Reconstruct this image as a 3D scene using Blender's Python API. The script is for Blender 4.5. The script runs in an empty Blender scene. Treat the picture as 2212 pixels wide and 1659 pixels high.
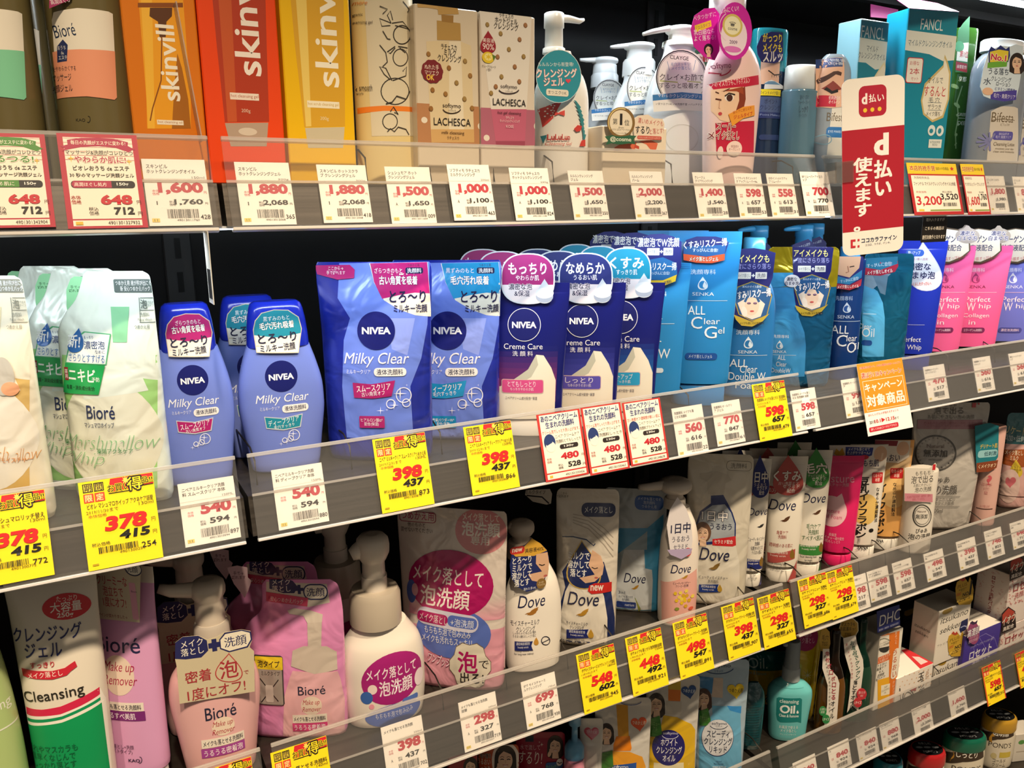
import bpy, math, random
from mathutils import Vector, Matrix, geometry
S = bpy.context.scene
COL = S.collection
R_ = math.radians
# ---------------------------------------------------------------- camera
EYE = Vector((0, -0.8665, 1.45))
FPX = 1733.4
YAW, PIT, ROL = R_(28.583), R_(12.806), R_(0.342)
_F = Vector((math.sin(YAW)*math.cos(PIT), math.cos(YAW)*math.cos(PIT), -math.sin(PIT)))
_R0 = Vector((math.cos(YAW), -math.sin(YAW), 0))
_D0 = _F.cross(_R0)
_R = math.cos(ROL)*_R0 + math.sin(ROL)*_D0
_D = -math.sin(ROL)*_R0 + math.cos(ROL)*_D0
cd = bpy.data.cameras.new('camera'); cam = bpy.data.objects.new('camera', cd); COL.objects.link(cam)
cd.sensor_width = 36; cd.lens = FPX/2212*36; cd.clip_start = .02
cam.matrix_world = Matrix(((_R.x, -_D.x, -_F.x, EYE.x), (_R.y, -_D.y, -_F.y, EYE.y), (_R.z, -_D.z, -_F.z, EYE.z), (0, 0, 0, 1)))
S.camera = cam
S.view_settings.view_transform = 'Standard'; S.view_settings.look = 'None'; S.view_settings.gamma = 1
S.view_settings.exposure = -0.05
# ---------------------------------------------------------------- light: dim store air with bright noise patches added for reflections, warm ceiling spots in the aisle, shelf light strips
w = bpy.data.worlds.new('store'); S.world = w; w.use_nodes = True
_n = w.node_tree.nodes; _l = w.node_tree.links; _b = _n['Background']; _b.inputs[1].default_value = .32
_tc = _n.new('ShaderNodeTexCoord'); _mp = _n.new('ShaderNodeMapping'); _mp.inputs['Scale'].default_value = (2.2, 2.2, 9)
_nz = _n.new('ShaderNodeTexNoise'); _nz.inputs['Scale'].default_value = 1.6; _nz.inputs['Detail'].default_value = 1
_rp = _n.new('ShaderNodeValToRGB'); _rp.color_ramp.elements[0].position = .42; _rp.color_ramp.elements[0].color = (.10, .088, .075, 1)
_rp.color_ramp.elements[1].position = .72; _rp.color_ramp.elements[1].color = (1.6, 1.36, 1.08, 1)  # invented bright patches that give foil and rails something to reflect
_l.new(_tc.outputs['Generated'], _mp.inputs[0]); _l.new(_mp.outputs[0], _nz.inputs['Vector']); _l.new(_nz.outputs[0], _rp.inputs[0]); _l.new(_rp.outputs[0], _b.inputs[0])
def spot(x, y, z, e, tx, ty, tz, size=75, rad=.045, col=(1, .80, .56)):
    l = bpy.data.lights.new('ceiling_spot', 'SPOT'); l.energy = e; l.color = col; l.spot_size = R_(size); l.spot_blend = .9; l.shadow_soft_size = rad
    o = bpy.data.objects.new('ceiling_spot', l); COL.objects.link(o); o.location = (x, y, z)
    o.rotation_euler = (Vector((tx, ty, tz))-Vector((x, y, z))).to_track_quat('-Z', 'Y').to_euler()
for x in (-.7, .0, .7, 1.4, 2.1):
    spot(x, -1.0, 2.75, 150, x, .05, .5, size=54)
def strip_light(x0, x1, y, z, e, col, wd=.012, tilt=0):
    l = bpy.data.lights.new('light_strip', 'AREA'); l.shape = 'RECTANGLE'; l.size = x1-x0; l.size_y = wd; l.energy = e; l.color = col
    o = bpy.data.objects.new('light_strip', l); COL.objects.link(o); o.location = ((x0+x1)/2, y, z); o.rotation_euler = (R_(tilt), 0, 0)
COOL = (.80, .93, 1)
strip_light(.48, 2.89, .1, 1.8025, 8.0, COOL, wd=.022, tilt=-8)
strip_light(-.75, 2.6, .024, 1.4222, 5.4, COOL, tilt=25)
# ---------------------------------------------------------------- materials
def hexc(h):
    h = h.lstrip('#')
    if len(h) == 3: h = ''.join(c*2 for c in h)
    v = [int(h[i:i+2], 16)/255 for i in (0, 2, 4)]
    return tuple(c/12.92 if c <= .04045 else ((c+.055)/1.055)**2.4 for c in v)+(1,)
_M = {}
def mat(c, rough=.36, kind='plastic'):
    """one procedural material per colour and finish"""
    key = (c, rough, kind)
    if key in _M: return _M[key]
    m = bpy.data.materials.new(f'{kind}_{c}'.replace('#', '')); m.use_nodes = True
    nt = m.node_tree; N = nt.nodes; L = nt.links; b = N['Principled BSDF']
    b.inputs['Roughness'].default_value = rough
    tc = N.new('ShaderNodeTexCoord')
    if c == 'ink':
        a = N.new('ShaderNodeAttribute'); a.attribute_name = 'ink'; L.new(a.outputs['Color'], b.inputs['Base Color'])
    else:
        b.inputs['Base Color'].default_value = hexc(c)
    if kind == 'foil':
        n = N.new('ShaderNodeTexNoise'); n.inputs['Scale'].default_value = 17; n.inputs['Detail'].default_value = 2.5
        n.inputs['Distortion'].default_value = .9
        bp = N.new('ShaderNodeBump'); bp.inputs['Strength'].default_value = .75; bp.inputs['Distance'].default_value = .009
        b.inputs['Coat Weight'].default_value = .6; b.inputs['Coat Roughness'].default_value = .12
        L.new(tc.outputs['Object'], n.inputs['Vector']); L.new(n.outputs[0], bp.inputs['Height']); L.new(bp.outputs[0], b.inputs['Normal'])
        b.inputs['Specular IOR Level'].default_value = .7
        b.inputs['Metallic'].default_value = .12
    elif kind == 'mylar':
        n = N.new('ShaderNodeTexNoise'); n.inputs['Scale'].default_value = 22; n.inputs['Detail'].default_value = 2; n.inputs['Distortion'].default_value = 1.2
        bp = N.new('ShaderNodeBump'); bp.inputs['Strength'].default_value = .8; bp.inputs['Distance'].default_value = .008
        L.new(tc.outputs['Object'], n.inputs['Vector']); L.new(n.outputs[0], bp.inputs['Height']); L.new(bp.outputs[0], b.inputs['Normal']); b.inputs['Metallic'].default_value = .55
    elif kind == 'plastic':
        b.inputs['Coat Weight'].default_value = .15; b.inputs['Coat Roughness'].default_value = .2
        b.inputs['Subsurface Weight'].default_value = 0
    elif kind == 'card':
        n = N.new('ShaderNodeTexNoise'); n.inputs['Scale'].default_value = 700
        bp = N.new('ShaderNodeBump'); bp.inputs['Strength'].default_value = .05
        L.new(tc.outputs['Object'], n.inputs['Vector']); L.new(n.outputs[0], bp.inputs['Height']); L.new(bp.outputs[0], b.inputs['Normal'])
    elif kind == 'metal':
        b.inputs['Metallic'].default_value = .75
        mp = N.new('ShaderNodeMapping'); mp.inputs['Scale'].default_value = (1.2, 60, 190)
        n = N.new('ShaderNodeTexNoise'); n.inputs['Scale'].default_value = 1.5; n.inputs['Detail'].default_value = 3
        rp = N.new('ShaderNodeMapRange'); rp.inputs['To Min'].default_value = rough-.1; rp.inputs['To Max'].default_value = rough+.2
        mx = N.new('ShaderNodeMixRGB'); mx.blend_type = 'MULTIPLY'; mx.inputs[0].default_value = .55; mx.inputs[1].default_value = hexc(c)
        L.new(tc.outputs['Object'], mp.inputs[0]); L.new(mp.outputs[0], n.inputs['Vector']); L.new(n.outputs[0], rp.inputs[0]); L.new(rp.outputs[0], b.inputs['Roughness'])
        L.new(n.outputs[0], mx.inputs[2]); L.new(mx.outputs[0], b.inputs['Base Color'])
    elif kind == 'gold':
        b.inputs['Metallic'].default_value = .9
    elif kind == 'clear':      # thin clear acrylic or film: see-through with a fresnel gloss and a slight tint
        t = N.new('ShaderNodeBsdfTransparent'); t.inputs[0].default_value = hexc(c)
        g = N.new('ShaderNodeBsdfGlossy'); g.inputs['Roughness'].default_value = rough
        f = N.new('ShaderNodeLayerWeight'); f.inputs[0].default_value = .22
        mr = N.new('ShaderNodeMapRange'); mr.inputs['To Min'].default_value = .04; mr.inputs['To Max'].default_value = .4
        mx = N.new('ShaderNodeMixShader'); L.new(f.outputs['Fresnel'], mr.inputs[0]); L.new(mr.outputs[0], mx.inputs[0])
        L.new(t.outputs[0], mx.inputs[1]); L.new(g.outputs[0], mx.inputs[2])
        df = N.new('ShaderNodeBsdfDiffuse'); df.inputs[0].default_value = (.85, .82, .78, 1)
        mx2 = N.new('ShaderNodeMixShader'); mx2.inputs[0].default_value = .3 if c == 'f4f0ea' else .035  # whitish diffuse haze; stronger on the lips, standing in for their bright highlights
        L.new(mx.outputs[0], mx2.inputs[1]); L.new(df.outputs[0], mx2.inputs[2])
        L.new(mx2.outputs[0], N['Material Output'].inputs[0])
    elif kind == 'liquid':     # tinted translucent bottle
        b.inputs['Transmission Weight'].default_value = .0
        b.inputs['Coat Weight'].default_value = .6; b.inputs['Coat Roughness'].default_value = .08
        t = N.new('ShaderNodeBsdfTransparent'); t.inputs[0].default_value = hexc(c)
        mx = N.new('ShaderNodeMixShader'); mx.inputs[0].default_value = .45
        L.new(b.outputs[0], mx.inputs[1]); L.new(t.outputs[0], mx.inputs[2]); L.new(mx.outputs[0], N['Material Output'].inputs[0])
    elif kind == 'lamp':
        b.inputs['Emission Color'].default_value = hexc(c); b.inputs['Emission Strength'].default_value = 9
    _M[key] = m
    return m
INK = {'plastic': ('ink', .38, 'plastic'), 'foil': ('ink', .26, 'foil'), 'card': ('ink', .55, 'card'), 'liquid': ('ink', .35, 'plastic'), 'mylar': ('ink', .2, 'foil'), 'gold': ('ink', .4, 'plastic')}
# ---------------------------------------------------------------- mesh builder
class MB:
    def __init__(s): s.v = []; s.f = []; s.m = []; s.c = []; s.sm = []; s.mats = []
    def mi(s, m):
        if m not in s.mats: s.mats.append(m)
        return s.mats.index(m)
    def add(s, vs, fs, m, col=(1, 1, 1, 1), smooth=True):
        b = len(s.v); s.v += vs; i = s.mi(m)
        for k, f in enumerate(fs):
            s.f.append([b+j for j in f]); s.m.append(i); s.c.append(col[k] if isinstance(col, list) else col); s.sm.append(smooth)
    def build(s, name, parent=None, mw=None):
        me = bpy.data.meshes.new(name); me.from_pydata(s.v, [], s.f)
        for m in s.mats: me.materials.append(m)
        me.polygons.foreach_set('material_index', s.m); me.polygons.foreach_set('use_smooth', s.sm)
        at = me.color_attributes.new('ink', 'FLOAT_COLOR', 'CORNER'); buf = []
        for f, c in zip(s.f, s.c): buf += list(c)*len(f)
        at.data.foreach_set('color', buf)
        me.update()
        o = bpy.data.objects.new(name, me); COL.objects.link(o)
        if parent: o.parent = parent
        if mw is not None: o.matrix_world = mw
        return o
def box_mesh(mb, x0, x1, y0, y1, z0, z1, m, bev=0):
    b = min(bev, (x1-x0)/3, (y1-y0)/3, (z1-z0)/3)
    if b <= 0:
        v = [(x, y, z) for z in (z0, z1) for y in (y0, y1) for x in (x0, x1)]
        mb.add(v, [(0, 2, 3, 1), (4, 5, 7, 6), (0, 1, 5, 4), (2, 6, 7, 3), (0, 4, 6, 2), (1, 3, 7, 5)], m, smooth=False)
        return
    def ring(z, i): return [(x0+i+b, y0+i, z), (x1-i-b, y0+i, z), (x1-i, y0+i+b, z), (x1-i, y1-i-b, z), (x1-i-b, y1-i, z), (x0+i+b, y1-i, z), (x0+i, y1-i-b, z), (x0+i, y0+i+b, z)]
    v = ring(z0, b)+ring(z0+b, 0)+ring(z1-b, 0)+ring(z1, b); f = [tuple(range(7, -1, -1)), tuple(range(24, 32))]
    for k in range(3):
        for i in range(8): f.append((k*8+i, k*8+(i+1) % 8, k*8+8+(i+1) % 8, k*8+8+i))
    mb.add(v, f, m, smooth=False)
def loft(mb, rings, m, n=36, col=(1, 1, 1, 1)):
    """rings: (z, cx, half width, cy, half depth, exponent)"""
    v = []; f = []
    for z, cx, hw, cy, hd, e in rings:
        for i in range(n):
            a = 2*math.pi*i/n; c, s = math.cos(a), math.sin(a)
            v.append((cx+hw*math.copysign(abs(c)**(2/e), c), cy+hd*math.copysign(abs(s)**(2/e), s), z))
    for k in range(len(rings)-1):
        for i in range(n): f.append((k*n+i, k*n+(i+1) % n, (k+1)*n+(i+1) % n, (k+1)*n+i))
    mb.add(v, f, m, col)
    mb.add(v[:n], [tuple(range(n-1, -1, -1))], m, col, False); mb.add(v[-n:], [tuple(range(n))], m, col, False)
def sweep(mb, pts, rad, m, n=12, flat=1.0):
    """tube along points; rad one radius or one per point; flat squeezes it vertically"""
    P = [Vector(p) for p in pts]; v = []; f = []
    for i, p in enumerate(P):
        t = (P[min(i+1, len(P)-1)]-P[max(i-1, 0)]).normalized()
        up = Vector((0, 0, 1)) if abs(t.z) < .9 else Vector((0, 1, 0))
        s = t.cross(up).normalized(); u = s.cross(t); r = rad[i] if isinstance(rad, (list, tuple)) else rad
        for k in range(n):
            a = 2*math.pi*k/n; v.append(tuple(p+s*(r*math.cos(a))+u*(r*flat*math.sin(a))))
    for i in range(len(P)-1):
        for k in range(n): f.append((i*n+k, i*n+(k+1) % n, (i+1)*n+(k+1) % n, (i+1)*n+k))
    f += [tuple(range(n-1, -1, -1)), tuple(range((len(P)-1)*n, len(P)*n))]
    mb.add(v, f, m)
def tag(o, label, cat, group=None, kind=None):
    o['label'] = label; o['category'] = cat
    if group: o['group'] = group
    if kind: o['kind'] = kind
# ---------------------------------------------------------------- photo measurements to places: a view is a crop of the photograph, (x, y) in it becomes a ray
VX, VY, VS = 0, 0, 1
def view(x, y, s=2212/740):
    global VX, VY, VS
    VX, VY, VS = x, y, s
def ray(x, y): return _F*FPX+_R*(VX+x/VS-1106)+_D*(VY+y/VS-829.5)
def at(x, y, Y):
    d = ray(x, y); return EYE+d*((Y-EYE.y)/d.y)
def turn(x, y, slope):
    """how far a standing thing is turned towards the eye when its level lines show this slope at that point"""
    r = ray(x, y); lo, hi = max(R_(-40), math.atan2(r.x, r.y)-R_(78)), R_(75)
    def g(a):
        d = Vector((math.cos(a), -math.sin(a), 0)); r = ray(x, y); k = _F.dot(r)
        q = r+d*k*.001; k2 = _F.dot(q)
        return (_D.dot(q)/k2-_D.dot(r)/k)/((_R.dot(q)/k2-_R.dot(r)/k) or 1e-9)-slope
    s0 = g(lo)
    for _ in range(40):
        mid = (lo+hi)/2
        if (g(mid) > 0) == (s0 > 0): lo = mid
        else: hi = mid
    return lo
# ---------------------------------------------------------------- lettering
_TX = {}
def text_mesh(s, bold=0, shear=0, res=2, lines=1.0):
    key = (s, bold, shear, res, lines)
    if key not in _TX:
        c = bpy.data.curves.new('lettering', 'FONT'); c.body = s; c.size = 1; c.resolution_u = res; c.offset = bold; c.shear = shear
        c.align_x = 'CENTER'; c.space_line = lines
        o = bpy.data.objects.new('lettering', c); me = o.to_mesh()
        v = [(p.co.x, p.co.y) for p in me.vertices]; f = [tuple(p.vertices) for p in me.polygons]
        o.to_mesh_clear(); bpy.data.objects.remove(o); bpy.data.curves.remove(c)
        if not v: v = [(0, 0), (.01, 0), (0, .01)]; f = [(0, 1, 2)]
        xs = [p[0] for p in v]; ys = [p[1] for p in v]
        _TX[key] = (v, f, min(xs), max(xs), min(ys), max(ys))
    return _TX[key]
def split(v, f, m, fr=None):
    """split triangles until none spans more than m across"""
    v = list(v); out = []; mid = {}; st = []; Y = [fr(*p) for p in v]
    for p in f:
        for i in range(1, len(p)-1): st.append((p[0], p[i], p[i+1]))
    while st:
        t = st.pop()
        d = [max(abs(v[t[i]][0]-v[t[(i+1) % 3]][0]), .5*abs(v[t[i]][1]-v[t[(i+1) % 3]][1])) for i in range(3)]; k = d.index(max(d))
        if d[k] <= m and (d[k] <= .0012 or max(Y[i] for i in t)-min(Y[i] for i in t) <= .0022): out.append(t); continue
        a, b, c = t[k], t[(k+1) % 3], t[(k+2) % 3]; e = (min(a, b), max(a, b))
        if e not in mid: v.append(((v[a][0]+v[b][0])/2, (v[a][1]+v[b][1])/2)); Y.append(fr(*v[-1])); mid[e] = len(v)-1
        q = mid[e]; st += [(a, q, c), (q, b, c)]
    return v, out
WAVE = lambda n, a, k: [1+a*math.cos(k*2*math.pi*i/n) for i in range(n)]
class Face:
    """a printable face: frame M, depth function, and the ink laid on it layer by layer. Points come in photo pixels of the current view."""
    def setup(s, M, front, mb, ink, curved=True, frac=None):
        s.M = M; s.Mi = M.inverted(); s.front = front; s.mb = mb; s.ink = mat(*INK[ink]); s.k = 0; s.curved = curved; s.frac = frac; s.step = 4.4e-5 if curved else 1.8e-5
    def uz(s, x, y):
        if s.frac: return (x-.5)*s.frac[0], (1-y)*s.frac[1]
        o = s.Mi @ EYE; d = s.Mi.to_3x3() @ ray(x, y); yg = s.front(0, 0.05)
        for _ in range(4):
            t = (yg-o.y)/d.y; u, z = o.x+d.x*t, o.z+d.z*t; yg = s.front(u, z)
        return u, z
    def dim(s, x, y, w, h):
        a = s.uz(x-w/2, y); b = s.uz(x+w/2, y); c = s.uz(x, y-h/2); d = s.uz(x, y+h/2)
        return abs(b[0]-a[0]), abs(c[1]-d[1])
    def lay(s, v, f, col, tri=False):
        us = [p[0] for p in v]; zs = [p[1] for p in v]
        if max(us)-min(us) > .6 or max(zs)-min(zs) > .6: print('BIG', getattr(s, 'label', '?'), s.k, max(us)-min(us), max(zs)-min(zs)); return
        if s.curved: v, f = split(v, f, .0028, s.front)
        s.k += 1; e = (1.3e-4 if s.curved else 6e-5)+s.k*s.step
        cl = hexc(col) if isinstance(col, str) else col
        lim = getattr(s, 'lim', None)
        if lim: v = [lim(u, z) for u, z in v]
        s.mb.add([(u, s.front(u, z)-e, z) for u, z in v], f, s.ink, cl)
    def poly(s, pts, col):
        t = geometry.tessellate_polygon([[Vector((p[0], p[1], 0)) for p in pts]])
        t = [q if (pts[q[1]][0]-pts[q[0]][0])*(pts[q[2]][1]-pts[q[0]][1])-(pts[q[1]][1]-pts[q[0]][1])*(pts[q[2]][0]-pts[q[0]][0]) > 0 else q[::-1] for q in t]
        s.lay(pts, t, col)
    def P(s, pts, col): s.poly([s.uz(*p) for p in pts], col)
    def O(s, x, y, w, h, col, n=32, rot=0, wave=None):
        u, z = s.uz(x, y); a, b = s.dim(x, y, w, h); cr, sr = math.cos(R_(rot)), math.sin(R_(rot)); pts = []
        for i in range(n):
            k = wave[i % len(wave)] if wave else 1
            p, q = a/2*k*math.cos(2*math.pi*i/n), b/2*k*math.sin(2*math.pi*i/n); pts.append((u+p*cr-q*sr, z+p*sr+q*cr))
        s.poly(pts, col)
    def R(s, x0, y0, x1, y1, col, r=0, rot=0, col2=None):
        """upright rectangle between two corners; r rounds it, col2 grades it towards the bottom"""
        xm, ym = (x0+x1)/2, (y0+y1)/2; a, b = s.dim(xm, ym, abs(x1-x0), abs(y1-y0)); u, z = s.uz(xm, ym)
        if col2:
            c1, c2 = hexc(col), hexc(col2); N = 14
            for i in range(N):
                k = (i+.5)/N; c = tuple(p+(q-p)*k for p, q in zip(c1, c2)); zt = z+b/2-b*i/N; zb = zt-b/N; s.k -= 1 if i else 0
                s.poly([(u-a/2, zb), (u+a/2, zb), (u+a/2, zt), (u-a/2, zt)], c)
            return
        pts = [(-a/2, -b/2), (a/2, -b/2), (a/2, b/2), (-a/2, b/2)]
        if r:
            rr = r*min(a, b); pts = []
            for cx, cy, st in ((a/2-rr, -b/2+rr, 270), (a/2-rr, b/2-rr, 0), (-a/2+rr, b/2-rr, 90), (-a/2+rr, -b/2+rr, 180)):
                for i in range(5): t = R_(st+i*22.5); pts.append((cx+rr*math.cos(t), cy+rr*math.sin(t)))
        cr, sr = math.cos(R_(rot)), math.sin(R_(rot))
        s.poly([(u+p*cr-q*sr, z+p*sr+q*cr) for p, q in pts], col)
    def L(s, pts, w, col, closed=False):
        """line of width w (same unit as the points)"""
        q = [s.uz(*p) for p in pts]; wd = s.dim(pts[0][0], pts[0][1], w, w); h = (wd[0]+wd[1])/4
        if closed: q.append(q[0])
        v = []; f = []
        for i, p in enumerate(q):
            a = q[max(i-1, 0)] if not (closed and i in (0, len(q)-1)) else q[-2]; b = q[min(i+1, len(q)-1)] if not (closed and i in (0, len(q)-1)) else q[1]
            dx, dz = b[0]-a[0], b[1]-a[1]; l = math.hypot(dx, dz) or 1; nx, nz = -dz/l*h, dx/l*h
            v += [(p[0]+nx, p[1]+nz), (p[0]-nx, p[1]-nz)]
            if i: f.append((2*i-2, 2*i-1, 2*i+1, 2*i))
        s.lay(v, f, col)
    def ring(s, x, y, w, h, lw, col, n=32, a0=0, a1=360):
        s.L([(x+w/2*math.cos(R_(a0+(a1-a0)*i/n)), y+h/2*math.sin(R_(a0+(a1-a0)*i/n))) for i in range(n+1)], lw, col)
    def T(s, t, x, y, w, col, h=None, b=0, sh=0, rot=0, oc=None, ow=.06, res=2, ls=1.0):
        """lettering centred on (x, y), w wide"""
        u, z = s.uz(x, y); a, hh = s.dim(x, y, w, h or w*.2)
        cr, sr = math.cos(R_(rot)), math.sin(R_(rot))
        cjk = any(ord(c) > 0x2e00 for c in t)
        if not cjk: res = max(res, 3 if res > 1 else 2)
        v, f, ax, bx, ay, by = text_mesh(t, 0 if cjk else b, sh, res, ls)
        for col_, bb, n in (([(oc, b+ow, 8)] if oc else [])+[(col, b, 4 if b >= .015 else 2)]):
            if not cjk and not (oc and n == 8): mv = [(0, 0)]; v, f = text_mesh(t, bb, sh, res, ls)[:2]
            elif bb <= 0: mv = [(0, 0)]
            else: mv = [(bb*.8*math.cos(math.pi*(2*i+(n == 4))/n), bb*.8*math.sin(math.pi*(2*i+(n == 4))/n)) for i in range(n)]
            k = a/max(bx-ax, .01); kz = hh/max(by-ay, .01) if h else k
            for j, (mx, mz) in enumerate(mv):
                out = []
                for px, pz in v:
                    p, q = (px+mx-(ax+bx)/2)*k, (pz+mz-(ay+by)/2)*kz; out.append((u+p*cr-q*sr, z+p*sr+q*cr))
                s.k -= .75 if j else 0; s.lay(out, f, col_)
    # ---- recurring motifs
    def heart(s, x, y, w, col, rot=0):
        P = []
        for i in range(28):
            t = 2*math.pi*i/28; a = 16*math.sin(t)**3; b = 13*math.cos(t)-5*math.cos(2*t)-2*math.cos(3*t)-math.cos(4*t)
            a, b = a*math.cos(R_(rot))-b*math.sin(R_(rot)), a*math.sin(R_(rot))+b*math.cos(R_(rot)); P.append((x+a/32*w, y-b/32*w))
        s.P(P[::-1], col)
    def drop(s, x, y, w, h, col, tilt=0):
        """drop with its point up"""
        P = []
        for i in range(30):
            t = 2*math.pi*i/30; r = w/2*math.sin(t)*math.sin(t/2)**1.4; P.append((x+r*1.28+tilt*(math.cos(t)+1)/2, y-h/2*math.cos(t)))
        s.P(P, col)
    def star(s, x, y, w, col, n=4, inner=.22):
        s.P([(x+(w/2 if i % 2 == 0 else w/2*inner)*math.sin(math.pi*i/n), y-(w/2 if i % 2 == 0 else w/2*inner)*math.cos(math.pi*i/n)) for i in range(2*n)], col)
    def dove(s, x, y, w, col):
        q = [(-.5, .22), (-.3, .10), (-.12, .05), (.02, -.12), (.2, -.24), (.5, -.36), (.42, -.2), (.46, -.16), (.36, -.04), (.3, .1), (.1, .25), (-.12, .3), (-.2, .26), (-.3, .3), (-.26, .2)]
        s.P([(x+a*w, y+b*w*.9) for a, b in q], col)
    def drops(s, x, y, w, col, bg):
        s.drop(x, y, w, w*1.2, col); s.O(x-w*.07, y+w*.16, w*.62, w*.62, bg); s.O(x+w*.16, y+w*.2, w*.34, w*.5, col, rot=20)
    def woman(s, x, y, w, hair='1c1310', skin='e9c3a4', long=True, hand=True, smile=True, tilt=0):
        """printed portrait: w is the hair width"""
        h = w*1.35
        s.O(x, y-h*.02, w, h*.92, hair)
        if long: s.P([(x-w*.5, y-h*.05), (x-w*.52, y+h*.5), (x-w*.2, y+h*.62), (x+w*.3, y+h*.62), (x+w*.52, y+h*.45), (x+w*.5, y-h*.05)], hair)
        s.P([(x-w*.16, y+h*.2), (x+w*.16, y+h*.2), (x+w*.22, y+h*.6), (x-w*.2, y+h*.6)], skin)
        s.O(x, y+h*.06, w*.66, h*.66, skin)
        s.P([(x-w*.36, y-h*.02), (x-w*.3, y-h*.28), (x, y-h*.36), (x+w*.33, y-h*.25), (x+w*.36, y), (x+w*.25, y-h*.16), (x-w*.08, y-h*.26), (x-w*.26, y-h*.14)], hair)
        for k in (-1, 1):
            e = x+k*w*.15
            s.L([(e-w*.09, y-h*.06), (e, y-h*.085), (e+w*.09, y-h*.06)], w*.025, '5a3a2c')
            s.L([(e-w*.08, y+h*.02), (e, y+h*.0), (e+w*.08, y+h*.02)], w*.045, '1a0f0c')
        s.L([(x-w*.01, y+h*.02), (x+w*.02, y+h*.13), (x-w*.03, y+h*.14)], w*.02, 'c99a7c')
        if smile: s.P([(x-w*.12, y+h*.2), (x, y+h*.19), (x+w*.12, y+h*.2), (x+w*.05, y+h*.25), (x-w*.05, y+h*.25)], 'fdf3ec'); s.L([(x-w*.13, y+h*.195), (x, y+h*.21), (x+w*.13, y+h*.195)], w*.03, 'b8484a')
        else: s.O(x, y+h*.21, w*.18, h*.05, 'c5585c')
        if hand:
            s.O(x-w*.36, y+h*.38, w*.22, h*.3, skin, rot=-20)
            for k in range(4): s.L([(x-w*.36+k*w*.05, y+h*.32), (x-w*.34+k*w*.045, y+h*.14)], w*.06, skin)
def xf(M, p): return M @ Vector(p)
# ---------------------------------------------------------------- things on the shelves
ZB = {1: 1.425, 2: 1.085, 3: .715, 4: .385, 5: .05}      # lower edge of each shelf's price rail
RAIL_H, RAIL_D, BOARD = .092, .028, .045
RTILT = math.atan(RAIL_D/RAIL_H)
PROF = {
 'tube': [(.13, .80, 1, 2.2), (.16, .83, 1, 2.2), (.35, .86, .97, 2.2), (.6, .92, .72, 2.2), (.8, .96, .4, 2.2), (.93, 1, .1, 2.4), (.94, 1, .05, 3), (1, 1, .05, 3)],
 'pouch': [(0, .90, .7, 2.6), (.03, .95, .95, 2.6), (.12, .97, 1, 2.5), (.35, .98, .9, 2.3), (.6, .99, .6, 2.2), (.8, 1, .3, 2.2), (.9, 1, .1, 2.4), (.93, 1, .045, 3), (.965, .985, .04, 3), (.985, .95, .04, 3), (1, .86, .04, 3)],
 'bottle': [(0, .78, .8, 2.6), (.02, .84, .9, 2.6), (.2, .93, 1, 2.4), (.45, 1, 1, 2.3), (.7, .95, .95, 2.3), (.86, .8, .85, 2.3), (.95, .55, .7, 2.2), (1, .32, .5, 2)],
 'round': [(0, .9, .9, 2), (.02, 1, 1, 2), (.8, 1, 1, 2), (.9, .93, .93, 2), (.97, .7, .7, 2), (1, .5, .5, 2)],
 'straight': [(0, .96, .96, 2.2), (.02, 1, 1, 2.2), (.98, 1, 1, 2.2), (1, .96, .96, 2.2)],
}
def smooth(pr, n=4):
    pr = [p if len(p) == 5 else (p[0], p[1], p[1], p[2], p[3]) for p in pr]; out = []
    for i in range(len(pr)-1):
        p1, p2 = pr[i], pr[i+1]; p0 = pr[i-1] if i else p1; p3 = pr[i+2] if i+2 < len(pr) else p2
        for k in range(n):
            x = k/n; row = [p1[0]+(p2[0]-p1[0])*x]
            for j in range(1, 5):
                h = p2[0]-p1[0]
                if h < 1e-6: row.append(p1[j]); continue
                m1 = (p2[j]-p0[j])/max(p2[0]-p0[0], 1e-6)*h; m2 = (p3[j]-p1[j])/max(p3[0]-p1[0], 1e-6)*h; d = p2[j]-p1[j]
                if m1*d <= 0: m1 = 0
                if m2*d <= 0: m2 = 0
                m1 = max(-3*abs(d), min(3*abs(d), m1)); m2 = max(-3*abs(d), min(3*abs(d), m2))
                row.append((2*x**3-3*x*x+1)*p1[j]+(x**3-2*x*x+x)*m1+(-2*x**3+3*x*x)*p2[j]+(x**3-x*x)*m2)
            out.append(tuple(row))
    return out+[pr[-1]]
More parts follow.
